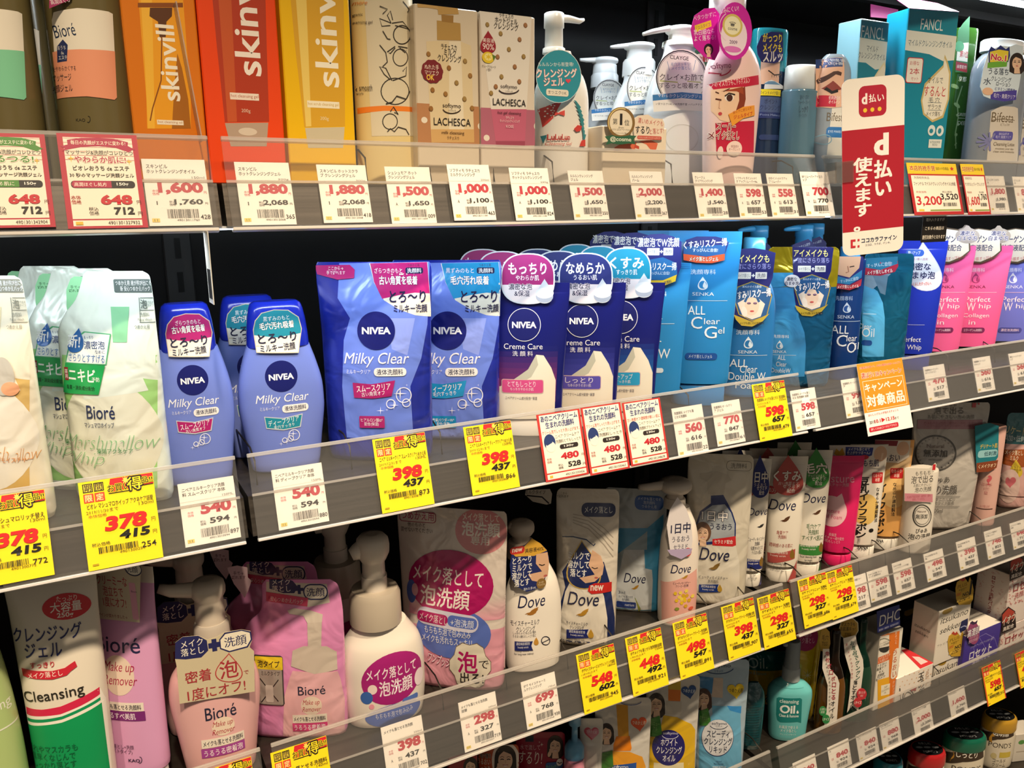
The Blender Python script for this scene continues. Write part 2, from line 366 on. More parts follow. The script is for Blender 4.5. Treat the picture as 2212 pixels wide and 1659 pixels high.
class Prod(Face):
    def __init__(s, name, label, cat, ext, top, shelf, kind='pouch', col='ffffff', yc=.085, D=.05, sl=None, rz=0, lean=0, rough=.36, fin='plastic', ink=None, group=None, prof=None, bands=(), bev=.0012, base=0, H=None):
        ul, ur, v = ext; u0 = (ul+ur)/2; s.name, s.label, s.cat, s.group = name, label, cat, group
        a = turn(u0, v, sl) if sl is not None else R_(rz); s.a = a
        isbox = kind == 'box'; pl = -D/2 if isbox else 0; zb = ZB[shelf]+BOARD+base+.0003; s.zb = zb
        ey = Vector((math.sin(a), math.cos(a), 0)); P = at(u0, v, yc+pl*ey.y); o = P-ey*pl; o.z = zb
        o.x += math.sin(R_(lean))*-(P.z-zb)
        s.M = Matrix.Translation(o) @ Matrix.Rotation(-a, 4, 'Z') @ Matrix.Rotation(R_(lean), 4, 'Y'); s.Mi = s.M.inverted(); s.frac = None
        s.front = lambda u, z: pl
        s.W = abs(s.uz(ur, v)[0]-s.uz(ul, v)[0]); s.H = H or s.uz(u0, top)[1]; s.D = D; s.parts = []; s.mbody = MB(); s.pieces = []
        s.bodymat = mat(col, rough, fin)
        if isbox:
            box_mesh(s.mbody, -s.W/2, s.W/2, -D/2, D/2, 0, s.H, s.bodymat, bev)
            fr = lambda u, z: -D/2
            s.lim = lambda u, z: (max(-s.W/2, min(s.W/2, u)), max(0, min(s.H, z)))
        else:
            rows = smooth(prof or PROF[kind])
            rg = [(t*s.H, (r-l)/2*s.W/2, (l+r)/2*s.W/2, 0, max(d*D/2, .0006), e) for t, l, r, d, e in rows]
            for t0, t1, c in bands:
                for tt in (t0, t1):
                    z = tt*s.H
                    for i in range(len(rg)-1):
                        if rg[i][0]+1e-6 < z < rg[i+1][0]-1e-6:
                            k = (z-rg[i][0])/(rg[i+1][0]-rg[i][0]); rg.insert(i+1, tuple(p+(q-p)*k for p, q in zip(rg[i], rg[i+1]))); break
            s.rg = rg; n = 44; vs = []
            for z, cx, hw, cy, hd, e in rg:
                for i in range(n):
                    b = 2*math.pi*i/n; c, q = math.cos(b), math.sin(b)
                    vs.append((cx+hw*math.copysign(abs(c)**(2/e), c), cy+hd*math.copysign(abs(q)**(2/e), q), z))
            base_i = len(s.mbody.v); s.mbody.v += vs; mb = s.mbody
            for k in range(len(rg)-1):
                m = s.bodymat; tm = (rg[k][0]+rg[k+1][0])/2/s.H
                for t0, t1, c in bands:
                    if t0 <= tm <= t1: m = mat(c, rough, fin)
                mi = mb.mi(m)
                for i in range(n):
                    mb.f.append([base_i+k*n+i, base_i+k*n+(i+1) % n, base_i+(k+1)*n+(i+1) % n, base_i+(k+1)*n+i]); mb.m.append(mi); mb.c.append((1, 1, 1, 1)); mb.sm.append(True)
            mb.add(vs[:n], [tuple(range(n-1, -1, -1))], s.bodymat, smooth=False); mb.add(vs[-n:], [tuple(range(n))], s.bodymat, smooth=False)
            def ring_at(z, rg=rg):
                if z <= rg[0][0]: r = rg[0]
                elif z >= rg[-1][0]: r = rg[-1]
                else:
                    lo, hi = 0, len(rg)-1
                    while hi-lo > 1:
                        md = (lo+hi)//2
                        if rg[md][0] <= z: lo = md
                        else: hi = md
                    k = (z-rg[lo][0])/max(rg[hi][0]-rg[lo][0], 1e-9); r = tuple(p+(q-p)*k for p, q in zip(rg[lo], rg[hi]))
                return r
            def fr(u, z):
                r = ring_at(z); x = min(abs((u-r[1])/max(r[2], 1e-6)), .9995)
                return r[3]-r[4]*(1-x**r[5])**(1/r[5])
            def lim(u, z):
                z = max(.0005, min(s.H, z)); r = ring_at(z); return max(r[1]-r[2]*.9985, min(r[1]+r[2]*.9985, u)), z
            s.lim = lim
        s.setup(s.M, fr, s.mbody, ink or fin, curved=not isbox)
    # -- parts
    def part(s, name, up=None):
        m = MB(); s.parts.append((name, m, up)); return m
    def cap(s, col='ffffff', t=.13, w=.76, d=.92, rough=.35, name='cap', fin='plastic'):
        m = s.part(name); h = t*s.H; a, b = s.W/2*w, s.D/2*d
        loft(m, [(0, 0, a*.97, 0, b*.97, 2.1), (.002, 0, a, 0, b, 2.1), (h*.96, 0, a, 0, b, 2.1), (h, 0, a*.96, 0, b*.96, 2.1), (h+.001, 0, a*.5, 0, b*.5, 2.1)], mat(col, rough, fin))
    def loc(s, x, y):
        """point on the thing's middle plane"""
        f, s.front = s.front, (lambda u, z: 0); r = s.uz(x, y); s.front = f; return r
    def pump(s, x, rows, ws, tip, col='f4f1ea', rough=.3, ccol=None, cfin='plastic', style='disc', ty=0, stem=None):
        """rows: collar bottom, collar top, head bottom, head top; ws: widths of collar, neck, head"""
        z = [s.loc(x, r)[1] for r in rows]; u = s.loc(x, rows[0])[0]
        r = [abs(s.loc(x+w/2, rw)[0]-s.loc(x-w/2, rw)[0])/2 for w, rw in zip(ws, (rows[1], rows[2], rows[3]))]
        m = s.part('collar'); c = mat(ccol or col, rough, cfin)
        loft(m, [(z[0], u, r[0]*1.03, 0, r[0]*1.03, 2), (z[0]+(z[1]-z[0])*.85, u, r[0], 0, r[0], 2), (z[1], u, r[0]*.9, 0, r[0]*.9, 2)], c, 28)
        if stem:
            loft(m, [(z[1], u, r[1]*1.1, 0, r[1]*1.1, 2), ((z[1]*.5+z[2]*.5), u, r[1]*1.1, 0, r[1]*1.1, 2)], mat(stem, .3), 20)
        m = s.part('pump_head'); c = mat(col, rough); tu, tz = s.loc(*tip); hh = z[3]-z[2]
        if style == 'disc':
            loft(m, [(z[1], u, r[1], 0, r[1], 2), (z[2], u, r[1]*.96, 0, r[1]*.96, 2), (z[2]+hh*.12, u, r[2]*.8, 0, r[2]*.8, 2), (z[2]+hh*.35, u, r[2]*.98, 0, r[2]*.98, 2), (z[2]+hh*.6, u, r[2], 0, r[2], 2), (z[2]+hh*.82, u, r[2]*.94, 0, r[2]*.94, 2), (z[3]-hh*.04, u, r[2]*.72, 0, r[2]*.72, 2), (z[3], u, r[2]*.4, 0, r[2]*.4, 2)], c, 28)
            sw = [(u, 0, z[2]+hh*.55), ((u*2+tu)/3, ty*.3, z[2]+hh*.6), ((u+tu*3)/4, ty*.7, (z[2]+hh*.5+tz)/2), (tu, ty, tz)]
            sweep(m, sw, [hh*.36, hh*.34, hh*.28, hh*.2], c, 14)
        else:
            loft(m, [(z[1], u, r[1], 0, r[1], 2), (z[2], u, r[1]*.96, 0, r[1]*.96, 2), (z[2]+.001, u, r[2], 0, r[2], 2), (z[3]-hh*.06, u, r[2]*.98, 0, r[2]*.98, 2), (z[3], u, r[2]*.86, 0, r[2]*.86, 2)], c, 28)
            k = abs(hh)*.3 if abs(hh) < .03 else .008
            sw = [(u, 0, z[3]-k), ((u+tu)/2, ty*.5, z[3]-k*.9), (u+(tu-u)*.85, ty*.85, z[3]-k*1.1), (tu, ty, tz)]
            sweep(m, sw, [k*.95, k*.8, k*.6, k*.35], c, 14)
    def sheet(s, name, shape, col, gap=.004, ink='card', y=None, thick=.0005, curved=False):
        """a card or film part standing in front of the body; shape is an outline in photo points"""
        m = MB(); f = Face()
        if curved:
            b = s.front; f.setup(s.M, lambda u, z: b(u, z)-gap, m, ink, True); f.P(shape, col)
        else:
            xs = sum(p[0] for p in shape)/len(shape); ys = sum(p[1] for p in shape)/len(shape)
            if y is None: u, z = s.uz(xs, ys); y = min(s.front(max(-s.W*.49, min(s.W*.49, a)), min(max(b, 0), s.H)) for a, b in [(u, z)]+[((q_[0]+u)/2, (q_[1]+z)/2) for q_ in map(lambda k: s.uz(*k), shape)]+[s.uz(*k) for k in shape])-gap
            f.setup(s.M, lambda u, z: y, m, ink, False); q = [f.uz(*p) for p in shape]
            if sum(q[i][0]*q[(i+1) % len(q)][1]-q[(i+1) % len(q)][0]*q[i][1] for i in range(len(q))) < 0: q = q[::-1]
            n = len(q); mt = mat(col, .55, 'card'); fr = [(u, y, z) for u, z in q]; bk = [(u, y+thick, z) for u, z in q]
            t = geometry.tessellate_polygon([[Vector((u, z, 0)) for u, z in q]])
            t = [k if (q[k[1]][0]-q[k[0]][0])*(q[k[2]][1]-q[k[0]][1])-(q[k[1]][1]-q[k[0]][1])*(q[k[2]][0]-q[k[0]][0]) > 0 else k[::-1] for k in t]
            m.add(fr, t, mt, smooth=False); m.add(bk, [tuple(k)[::-1] for k in t], mt, smooth=False)
            m.add(fr+bk, [((i+1) % n, i, n+i, n+(i+1) % n) for i in range(n)], mt, smooth=False)
        s.parts.append((name, m, None)); return f
    def round_card(s, name, x, y, w, h, col, **k):
        return s.sheet(name, [(x+w/2*math.cos(2*math.pi*i/36), y+h/2*math.sin(2*math.pi*i/36)) for i in range(36)], col, **k)
    def done(s, body='body'):
        if not s.parts:
            o = s.mbody.build(s.name, mw=s.M); tag(o, s.label, s.cat, s.group); s.root = o; s.kids = []; return s
        r = bpy.data.objects.new(s.name, None); COL.objects.link(r); r.matrix_world = s.M; r.empty_display_size = .02
        tag(r, s.label, s.cat, s.group); s.root = r
        s.kids = [s.mbody.build(body, r)]+[m.build(n, r) for n, m, _ in s.parts]
        return s
    def copy(s, label, dy=.06, dx=0, dz=0, group=None, name=None):
        M = Matrix.Translation(Vector((dx, dy, dz))) @ s.M
        r = s.root.copy(); COL.objects.link(r); r.matrix_world = M; r['label'] = label
        if name: r.name = name
        g = group or s.group
        if g: r['group'] = g; s.root['group'] = g
        for k in s.kids:
            c = k.copy(); COL.objects.link(c); c.parent = r
        return r
# ---------------------------------------------------------------- price cards in the rails
def rail_M(sh): return Matrix.Translation((0, 0, ZB[sh])) @ Matrix.Rotation(-RTILT, 4, 'X')
class Card(Face):
    def __init__(s, sh, tl, tr, bl, col, off, name, label, cat, group, fin='card', thick=.0005, M=None):
        M = M or rail_M(sh); s.M = M; s.Mi = M.inverted(); s.frac = None; s.front = lambda u, z: off
        a, b, c = s.uz(*tl), s.uz(*tr), s.uz(*bl); s.W = abs(b[0]-a[0]); s.H = abs((a[1]+b[1])/2-c[1]-(b[1]-a[1])/2); s.name, s.label, s.cat, s.group = name, label, cat, group
        zb = a[1]-s.H
        Mc = M @ Matrix.Translation(((a[0]+b[0])/2, off, zb)); s.mbc = MB()
        box_mesh(s.mbc, -s.W/2, s.W/2, 0, thick, 0, s.H, mat(col, .55, fin))
        s.setup(Mc, lambda u, z: 0, s.mbc, 'card', False, frac=(s.W, s.H))
    def done(s):
        o = s.mbc.build(s.name, mw=s.M); tag(o, s.label, s.cat, s.group); s.root = o; return s
    def bars(s, x0, x1, y0, y1, seed, col='1a1716', skew=0):
        r = random.Random(seed); x = x0
        while x < x1:
            w_ = r.choice((.004, .006, .01, .014)); s.R(x, y0, min(x+w_, x1), y1, col); x += w_+r.choice((.006, .008, .012)); s.k -= 1
        s.k += 1
def white(sh, tl, tr, bl, name, price, tax, where, vol='', let='', code='', off=.0022, w=0):
    c = Card(sh, tl, tr, bl, 'fdf7ee', off, 'price_card', f'white price card reading {price}, {where}', 'price card', 'white price cards in the shelf rails')
    ln = name.split('/')
    big = len(price) > 3
    for i, t in enumerate(ln): c.T(t, .06+min(.86, .062*len(t)+.02)/2, .11+i*.075, min(.86, .062*len(t)+.02), '2a2523', h=.062, b=.02, res=1)
    if vol: c.T(vol, .86, .275, .2, '6a625c', h=.035, res=1)
    c.R(.0, .296, 1, .301, 'd8cfc4')
    c.T(price, .56 if big else .62, .44, .72 if big else .56, 'c23a48', h=.19, b=.05)
    c.T('本体\n価格', .16, .50, .11, 'cf6a70', h=.085, res=1); c.T('円', .945, .505, .045, 'c23a48', h=.04, res=1)
    c.T(tax, .66, .65, .46 if big else .36, '2c2a2a', h=.095, b=.03); c.T('円', .945, .67, .045, '2c2a2a', h=.035, res=1)
    c.T('税込\n価格', .40 if big else .36, .665, .1, '4a4543', h=.08, res=1)
    if let: c.T(let, .16, .66, .018 if let == '1' else .045, '4a4543', h=.055, res=1)
    c.bars(.3, .8, .755, .89, len(name)+int(tax.replace(',', '')))
    c.T('4901301'+tax.replace(',', '').zfill(4), .62, .92, .36, '3a3634', h=.03, res=1)
    if code: c.T(code, .9, .875, .16, '2c2a2a', h=.07, b=.01, res=1)
    c.R(.05, .89, .17, .945, 'e8cf6a'); c.T('11', .11, .918, .05, '4a4543', h=.035, res=1)
    return c.done()
def yellow(sh, tl, tr, bl, name, vol, date, price, tax, code, where, off=-.0022, edge=None):
    c = Card(sh, tl, tr, bl, 'ffe11a', off, 'sale_card', f'yellow sale card reading {price}, {where}', 'price card', 'yellow sale cards on the shelf rails')
    if edge:
        c.R(0, 0, 1, .16, 'd8402a'); c.R(0, 0, .05, 1, 'd8402a'); c.R(.95, 0, 1, 1, 'd8402a')
    c.P([(.42, .005), (.995, .005), (.995, .13), (.40, .16), (.40, .07)], 'd3242b')
    for i, (t, col) in enumerate((('期', '1d1a14'), ('間', '1d1a14'), ('限', 'd3402a'), ('定', 'd3402a'))):
        x, y = .115+(i % 2)*.145, .075+(i//2)*.115
        c.R(x-.065, y-.05, x+.065, y+.05, col); c.R(x-.052, y-.039, x+.052, y+.039, 'f6d84a' if i < 2 else 'e8603a'); c.T(t, x, y, .09, '1d1a14' if i < 2 else 'ffe9a0', h=.075, b=.02)
    c.T('お買い', .52, .115, .3, '1d1a14', h=.085, b=.02, oc='ffe11a', ow=.07)
    c.R(.38, .165, .66, .175, '1d1a14')
    c.T('得', .735, .095, .21, '1d1a14', h=.16, b=.055, oc='1d1a14', ow=.045); c.T('得', .735, .095, .2, 'ffdf20', h=.15, b=.015)
    c.T('品!!', .91, .075, .15, '1d1a14', h=.07, b=.03, oc='ffe11a', ow=.08); c.star(.62, .045, .1, 'f4d85a', 8, .5)
    c.R(.82, .128, .99, .136, '1d1a14')
    ln = name.split('/')
    for i, t in enumerate(ln): c.T(t, .52, .285+i*.06, .88, '2a2416', h=.062, b=.012, res=1)
    c.T(vol, .86, .335, .2, '6a5a16', h=.036, res=1); c.T(date, .27, .35, .42, '7a5a16', h=.042, res=1); c.T('本体価格', .2, .398, .24, 'a8581a', h=.036, res=1)
    c.T(price, .56, .51, .58, 'd8201f', h=.17, b=.05, sh=.12); c.T('円', .93, .535, .055, '6a4a10', h=.048, res=1)
    c.T(tax, .66, .655, .42, '17140f', h=.1, b=.045, sh=.12); c.T('円', .93, .68, .055, '2a2416', h=.045, res=1)
    c.T('税込価格', .2, .72, .24, '2a2416', h=.042, res=1)
    c.bars(.16, .68, .755, .825, int(tax)+len(name)); c.T('490130'+code.zfill(4), .6, .845, .34, '5a4a16', h=.03, res=1); c.T(code, .83, .81, .2, '2a2416', h=.065, b=.005, res=1)
    c.R(.06, .93, .14, .95, 'b8981a')
    return c.done()
def divider(x, sh, label):
    """bent wire divider standing on a shelf: runs back along the board and folds down behind the rail"""
    m = MB(); z = ZB[sh]+BOARD
    sweep(m, [(x, .36, z+.04), (x, .075, z+.04), (x, .052, z+.03), (x, .047, z+.002)], .0011, mat('3a342e', .4, 'metal'), 8)
    o = m.build('shelf_divider'); tag(o, label, 'shelf divider', 'wire dividers between the products')
# ---------------------------------------------------------------- the gondola
def setting(name, fn, m, cat='wall', label=None):
    b = MB(); fn(b, m); o = b.build(name); o['kind'] = 'structure'
    if label: o['label'] = label; o['category'] = cat
    return o
setting('wall_back', lambda b, m: box_mesh(b, -1.2, 3.4, .44, .46, .03, 2.3, m), mat('080707', .95), 'back panel', 'black back panel of the shelving')
setting('floor', lambda b, m: box_mesh(b, -3, 5, -3, .5, -.05, 0, m), mat('8f8677', .4, 'card'), 'floor', 'pale shop floor in front of the shelving')
setting('trim_1', lambda b, m: box_mesh(b, -1.2, 3.4, .0, .44, 0, .045, m), mat('4a453f', .5), 'plinth', 'dark plinth under the shelving')
BAYS = [(-.80, .1365), (.1495, 1.0155), (1.0335, 2.6)]
NAMES = ['near bay by the tall tubes', 'middle bay', 'far bay beyond the red sign']
ORD = {1: 'top', 2: 'second', 3: 'third', 4: 'fourth', 5: 'base'}
def board(x0, x1, z):
    b = MB(); pr = [(.0065, z+.002), (.0065+.043*RAIL_D/RAIL_H, z+.045), (.43, z+.045), (.43, z+.022), (.06, z+.018), (.045, z+.002)]
    n = len(pr); v = [(x0, y, q) for y, q in pr]+[(x1, y, q) for y, q in pr]
    b.add(v, [tuple(range(n-1, -1, -1)), tuple(range(n, 2*n))]+[(i, (i+1) % n, n+(i+1) % n, n+i) for i in range(n)], mat('5c554e', .34, 'metal'), smooth=False)
    return b
def slab(b, x0, x1, y0, y1, z0, z1, m, M):
    k = MB(); box_mesh(k, x0, x1, y0, y1, z0, z1, m, .0006); b.add([tuple(M @ Vector(p)) for p in k.v], k.f, m, smooth=False)
clear = mat('ffffff', .12, 'clear'); lipm = mat('f4f0ea', .1, 'clear')
for sh in (1, 2, 3, 4):
    for k, (x0, x1) in enumerate(BAYS):
        o = board(x0-.004, x1+.004, ZB[sh]).build('shelf_board'); tag(o, f'grey metal shelf board, {ORD[sh]} level of the {NAMES[k]}', 'shelf', 'grey metal shelf boards')
        r = bpy.data.objects.new('price_rail', None); COL.objects.link(r); r.matrix_world = rail_M(sh); r.empty_display_size = .02
        tag(r, f'clear plastic price rail along the {ORD[sh]} shelf of the {NAMES[k]}', 'price rail', 'clear price rails on the shelf fronts')
        hh = math.hypot(RAIL_H, RAIL_D); I = Matrix.Identity(4)
        b = MB(); slab(b, x0, x1, 0, .0012, 0, hh, clear, I); b.build('front_panel', r)
        b = MB(); slab(b, x0, x1, -.001, .0035, hh-.0045, hh, lipm, I); b.build('top_lip', r)
        b = MB(); slab(b, x0, x1, -.0015, .006, -.0025, .001, mat('d5d0ca', .2), I); b.build('bottom_lip', r)
        b = MB(); slab(b, x0, x1, .00125, .0019, hh*.50, hh*.53, lipm, I); b.build('card_groove', r)
o = board(1.0, 2.7, ZB[5]).build('shelf_board'); tag(o, 'grey metal base shelf under the cream jars', 'shelf', 'grey metal shelf boards')
for x, l in ((.143, 'near'), (1.0245, 'middle'), (2.62, 'far')):
    b = MB(); box_mesh(b, x-.02, x+.02, .434, .44, .185, 2.2, mat('0d0c0c', .6), .002)
    for z in [i*.05+.22 for i in range(38)]: box_mesh(b, x-.004, x+.004, .4325, .434, z, z+.03, mat('000000', .9))
    o = b.build('shelf_upright'); tag(o, f'black slotted upright at the back of the shelving, {l} one', 'upright', 'black slotted uprights')
b = MB(); box_mesh(b, -1.2, 3.4, -.02, .44, 1.815, 1.83, mat('141211', .6)); box_mesh(b, -1.2, 3.4, .02, .05, 1.795, 1.815, mat('1d1a18', .5)); box_mesh(b, -1.2, 3.4, .20, .215, 1.801, 1.8155, mat('26221f', .4))
o = b.build('canopy'); tag(o, 'dark canopy with ridges above the top shelf', 'canopy')
# the visible light strip under the canopy
b = MB(); box_mesh(b, .47, 2.9, .085, .115, 1.8065, 1.8148, mat('d8d8d8', .4), .002)
r = bpy.data.objects.new('light_strip', None); COL.objects.link(r); tag(r, 'white light strip glowing under the canopy above the top shelf', 'light strip')
b.build('housing', r); b = MB(); box_mesh(b, .48, 2.89, .088, .112, 1.8035, 1.8065, mat('eaf4ff', .4, 'lamp'), .002); b.build('diffuser', r)
b = MB(); box_mesh(b, -.78, 2.58, .014, .034, 1.4246, 1.4268, mat('d8d8d8', .4)); r = bpy.data.objects.new('light_strip', None); COL.objects.link(r)
tag(r, 'slim light strip under the front edge of the top shelf', 'light strip'); b.build('housing', r); b = MB(); box_mesh(b, -.77, 2.57, .016, .032, 1.4232, 1.4246, mat('eaf4ff', .4, 'lamp')); b.build('diffuser', r)
# ================================================================ top shelf
view(0, 0)
OLIVE = '6f6440'
def olive(ext, lab, c2, tag_, label):
    p = Prod('massage_gel_bottle', label, 'face wash bottle', ext, 0, 1, 'straight', OLIVE, yc=.088, D=.07, H=.215, rough=.22, group='olive massage gel bottles')
    l, r, v = ext; k = (r-l)/505
    X = lambda x: l+(x-330)*k
    f = p.sheet('label', [(X(335), 130), (X(345), 80), (X(500), 52), (X(700), 75), (X(728), 90), (X(755), 630), (X(740), 645), (X(560), 620), (X(370), 640)], 'f2ead8', gap=.0003, ink='plastic', curved=True)
    f.P([(X(338), 338), (X(520), 318), (X(742), 332), (X(755), 630), (X(740), 645), (X(560), 622), (X(370), 640)], c2)
    if c2 == 'f2a07c':
        f.T('Bioré', X(415), 195, 140*k, '1d3150', h=85, rot=8)
        f.P([(X(368), 300), (X(405), 255), (X(437), 290), (X(432), 395), (X(370), 405)], '24305e')
        f.T('おうち\nde\nエステ', X(402), 340, 55*k, 'f3efe6', h=90, res=1)
        f.T('をやわらかくする', X(415), 442, 150*k, '2e2a33', h=32, res=1); f.T('マッサージ', X(400), 500, 120*k, '2e2a33', h=46); f.T('洗顔ジェル', X(400), 570, 135*k, '2e2a33', h=50)
    if tag_:
        g = p.sheet('neck_tag', [(X(318), -90), (X(470), -90), (X(462), -5), (X(318), 55)], 'a3215f', gap=.002); g.T('高潤ほぐし', X(388), 5, 130*k, 'f6e6ea', h=34, rot=14, res=1)
    p.T('KAO', X(520), 775, 60*k, '2a2416'); p.ring(X(570), 770, 25, 40, 4, '2a2416', a0=-100, a1=120)
    return p.done()
p = olive((-255, 250, 400), '', '86d3a8', False, 'olive bottle with white and mint green label, front one at the top shelf end')
p.copy('olive bottle with white and mint label, half hidden behind the front mint one', dy=.08, dx=.012)
olive((330, 835, 400), '', 'f2a07c', True, 'olive bottle with white and peach orange label beside the amber boxes')
# printed cartons with a picture of the bottle
p = Prod('cleansing_oil_carton', 'orange carton picturing an amber oil bottle, upright white lettering', 'carton', (820, 1295, 400), 0, 1, 'box', 'dd7a12', yc=.075, D=.05, H=.2, rough=.3)
p.P([(890, -60), (1178, -60), (1232, 640), (1232, 830), (950, 830), (945, 640)], 'eda21e'); p.P([(905, -60), (980, -60), (1000, 830), (955, 830), (935, 400)], 'f4b93a')
p.P([(890, 18), (1180, 18), (1182, 48), (890, 48)], '8a4a12'); p.P([(968, 50), (1112, 50), (1110, 105), (1075, 140), (1070, 240), (1030, 240), (1020, 140), (965, 105)], '5c3416')
p.P([(1145, 345), (1175, 440), (1215, 640), (1232, 830), (1110, 830), (1125, 560)], 'a86614'); p.L([(1045, 240), (1040, 520), (985, 700), (970, 780)], 8, '8a4a12')
p.T('skinvill', 1085, 408, 495, 'f8efdc', h=118, rot=90, b=.015, res=3); p.R(1015, 776, 1185, 806, 'f3e8d2'); p.T('hot cleansing oil', 1100, 791, 155, 'a8641a', h=20, res=1)
p.done()
p = Prod('cleansing_gel_carton', 'red orange carton picturing a dark red tube, upright white lettering', 'carton', (1305, 1810, 400), 0, 1, 'box', 'f04a14', yc=.075, D=.05, H=.2, rough=.3)
p.P([(1365, -80), (1712, -80), (1722, 300), (1738, 786), (1452, 790), (1400, 300)], 'b53a1c'); p.P([(1405, -80), (1490, -80), (1530, 786), (1470, 788)], 'c9582a')
p.P([(1452, 795), (1732, 792), (1722, 945), (1490, 945)], 'b7a08c'); p.O(1600, 850, 120, 50, 'd9cbb8')
p.T('skinvill', 1582, 108, 735, 'f8ece0', h=175, rot=90, b=.015, res=3); p.R(1486, 602, 1672, 646, 'f3e2d2'); p.T('hot cleansing gel', 1580, 624, 175, 'b04a2a', h=26, res=1); p.T('200g', 1588, 718, 58, 'e9c9b0')
p.done()
p = Prod('cleansing_gel_carton', 'yellow carton picturing a yellow tube, upright white lettering', 'carton', (1832, 2275, 400), 0, 1, 'box', 'f2bf0e', yc=.075, D=.05, H=.2, rough=.3)
p.P([(1870, -80), (2215, -80), (2225, 300), (2228, 815), (1965, 822), (1905, 300)], 'dca72a'); p.P([(1905, -80), (1975, -80), (2010, 815), (1975, 818)], 'efcf6a')
p.P([(1970, 826), (2225, 820), (2215, 955), (1990, 955)], 'cdc2a4')
p.T('skinvill', 2098, 165, 735, 'fbf3dc', h=165, rot=90, b=.015, res=3); p.R(1985, 654, 2192, 698, 'f6ecce'); p.T('hot scrub cleansing gel', 2088, 676, 195, 'c9a23a', h=24, res=1); p.T('200g', 2095, 768, 55, 'efdfae')
p.done()
view(736, 0)
p = Prod('cleansing_gel_tube', 'cream tube with drawn fruit outlines and an orange stripe', 'tube', (88, 472, 450), 0, 1, 'straight', 'e6cf92', yc=.08, D=.042, H=.215, rough=.25)
p.P([(150, -60), (480, -60), (480, 880), (200, 880)], 'e2d6b8')
p.P([(100, 700), (280, 682), (466, 692), (468, 724), (280, 716), (102, 738)], 'f2862a')
LN = '3a342c'
def fruit(x, y, w, h): p.ring(x, y, w, h, 6, LN, 24)
fruit(385, 372, 95, 110); fruit(350, 590, 180, 170); fruit(318, 785, 95, 100); fruit(395, 225, 110, 120)
for q in ([(325, 150), (300, 100), (320, 70), (335, 130)], [(325, 150), (250, 120), (265, 170), (320, 165)], [(330, 150), (400, 140), (440, 190), (350, 165)], [(330, 520), (290, 440), (250, 430), (280, 480), (320, 515)], [(335, 520), (420, 490), (425, 430), (400, 460)], [(350, 300), (300, 335), (320, 345), (350, 310)], [(370, 300), (430, 310), (415, 340), (380, 310)], [(250, 290), (290, 340), (300, 400), (270, 430)], [(320, 720), (340, 690), (370, 740), (345, 725)], [(300, 850), (320, 830), (345, 850), (370, 820), (420, 835), (440, 870)], [(270, 200), (300, 250), (320, 255)], [(400, 10), (440, 60), (430, 80)], [(250, 40), (300, 60), (270, 90)], [(445, 590), (420, 640), (360, 620), (330, 660), (290, 670)]): p.L(q, 6, LN)
p.T('more', 125, 22, 105, 'e08a3a', sh=.3); p.T('organic', 82, 108, 90, '4a4038'); p.T('cleansing gel', 135, 146, 150, '4a4038'); p.T('wet & smooth', 115, 570, 160, '4a4038', h=40); p.T('style', 120, 608, 50, '4a4038')
p.done()
def dots(p, pts, w, h, cols):
    for i, (x, y) in enumerate(pts): p.O(x, y, w, h, cols[i % len(cols)], 14); p.ring(x+1, y-2, w*.9, h*.9, 3, '6a4a2a', 14, 20, 200)
p = Prod('milk_cleansing_carton', 'cream and brown carton picturing a gold dotted pump bottle', 'carton', (488, 893, 450), 0, 1, 'box', 'dccdb4', yc=.075, D=.05, H=.2, rough=.3)
p.P([(490, 665), (908, 690), (915, 940), (495, 940)], 'b98358'); p.O(540, 775, 40, 40, 'eadfcb'); p.O(898, 815, 26, 40, 'eadfcb')
p.P([(552, 268), (640, 262), (775, 268), (842, 296), (862, 920), (586, 920)], 'dfcba2'); p.P([(700, 268), (775, 268), (800, 920), (700, 920)], 'e9dcc0'); p.P([(582, 835), (860, 835), (862, 920), (586, 920)], 'd2a86c')
p.P([(620, 132), (772, 150), (776, 262), (622, 258)], 'b8924e'); p.P([(650, 95), (728, 100), (726, 150), (652, 140)], 'a37a3a'); p.P([(622, 30), (755, 28), (762, 92), (630, 95)], 'c39c58'); p.P([(492, 22), (560, 12), (625, 30), (632, 62), (560, 50), (498, 48)], 'c8a262')
dots(p, [(566, 350), (802, 396), (698, 440), (835, 490), (747, 536), (592, 582), (676, 608), (798, 640), (582, 702), (847, 700)], 28, 36, ['a0743a', 'a3844a', '9a6a34'])
p.T('ラチェスカ', 698, 304, 100, '2a241c', h=34); p.T('ミルク', 705, 340, 78, '2a241c', h=40, b=.01); p.T('クレンジング', 702, 378, 152, '2a241c', h=46, b=.01)
p.O(590, 462, 142, 156, '7c2228', 40, wave=[1, 1, .95, .95]); p.T('ぬれた手\nマツエク', 587, 452, 92, 'f6e6d2', h=70, res=1); p.T('OK', 578, 500, 50, 'f2c94a', h=36, b=.03)
p.T('softymo', 716, 686, 116, '3a2a1c', h=36); p.ring(716, 700, 115, 64, 6, '3a2a1c', 16, 10, 170); p.T('ソフティモ', 718, 715, 48, '3a2a1c', h=14, res=1)
p.T('LACHESCA', 720, 788, 238, '231d18', h=48); p.T('milk cleansing', 724, 860, 145, '4a2a1c', h=26); p.T('ラチェスカ', 724, 890, 76, '4a2a1c', h=20, res=1)
p.O(700, 0, 120, 70, 'efe6d8'); p.O(780, 5, 90, 60, 'e2b493')
p.done()
p = Prod('hot_gel_carton', 'cream and pink carton picturing a dotted tube', 'carton', (903, 1257, 450), 0, 1, 'box', 'dfd2c0', yc=.075, D=.05, H=.2, rough=.3)
p.P([(903, 694), (1262, 712), (1270, 940), (903, 940)], 'b4687c'); p.O(942, 890, 38, 40, 'eadfd0'); p.O(1258, 815, 22, 40, 'eadfd0')
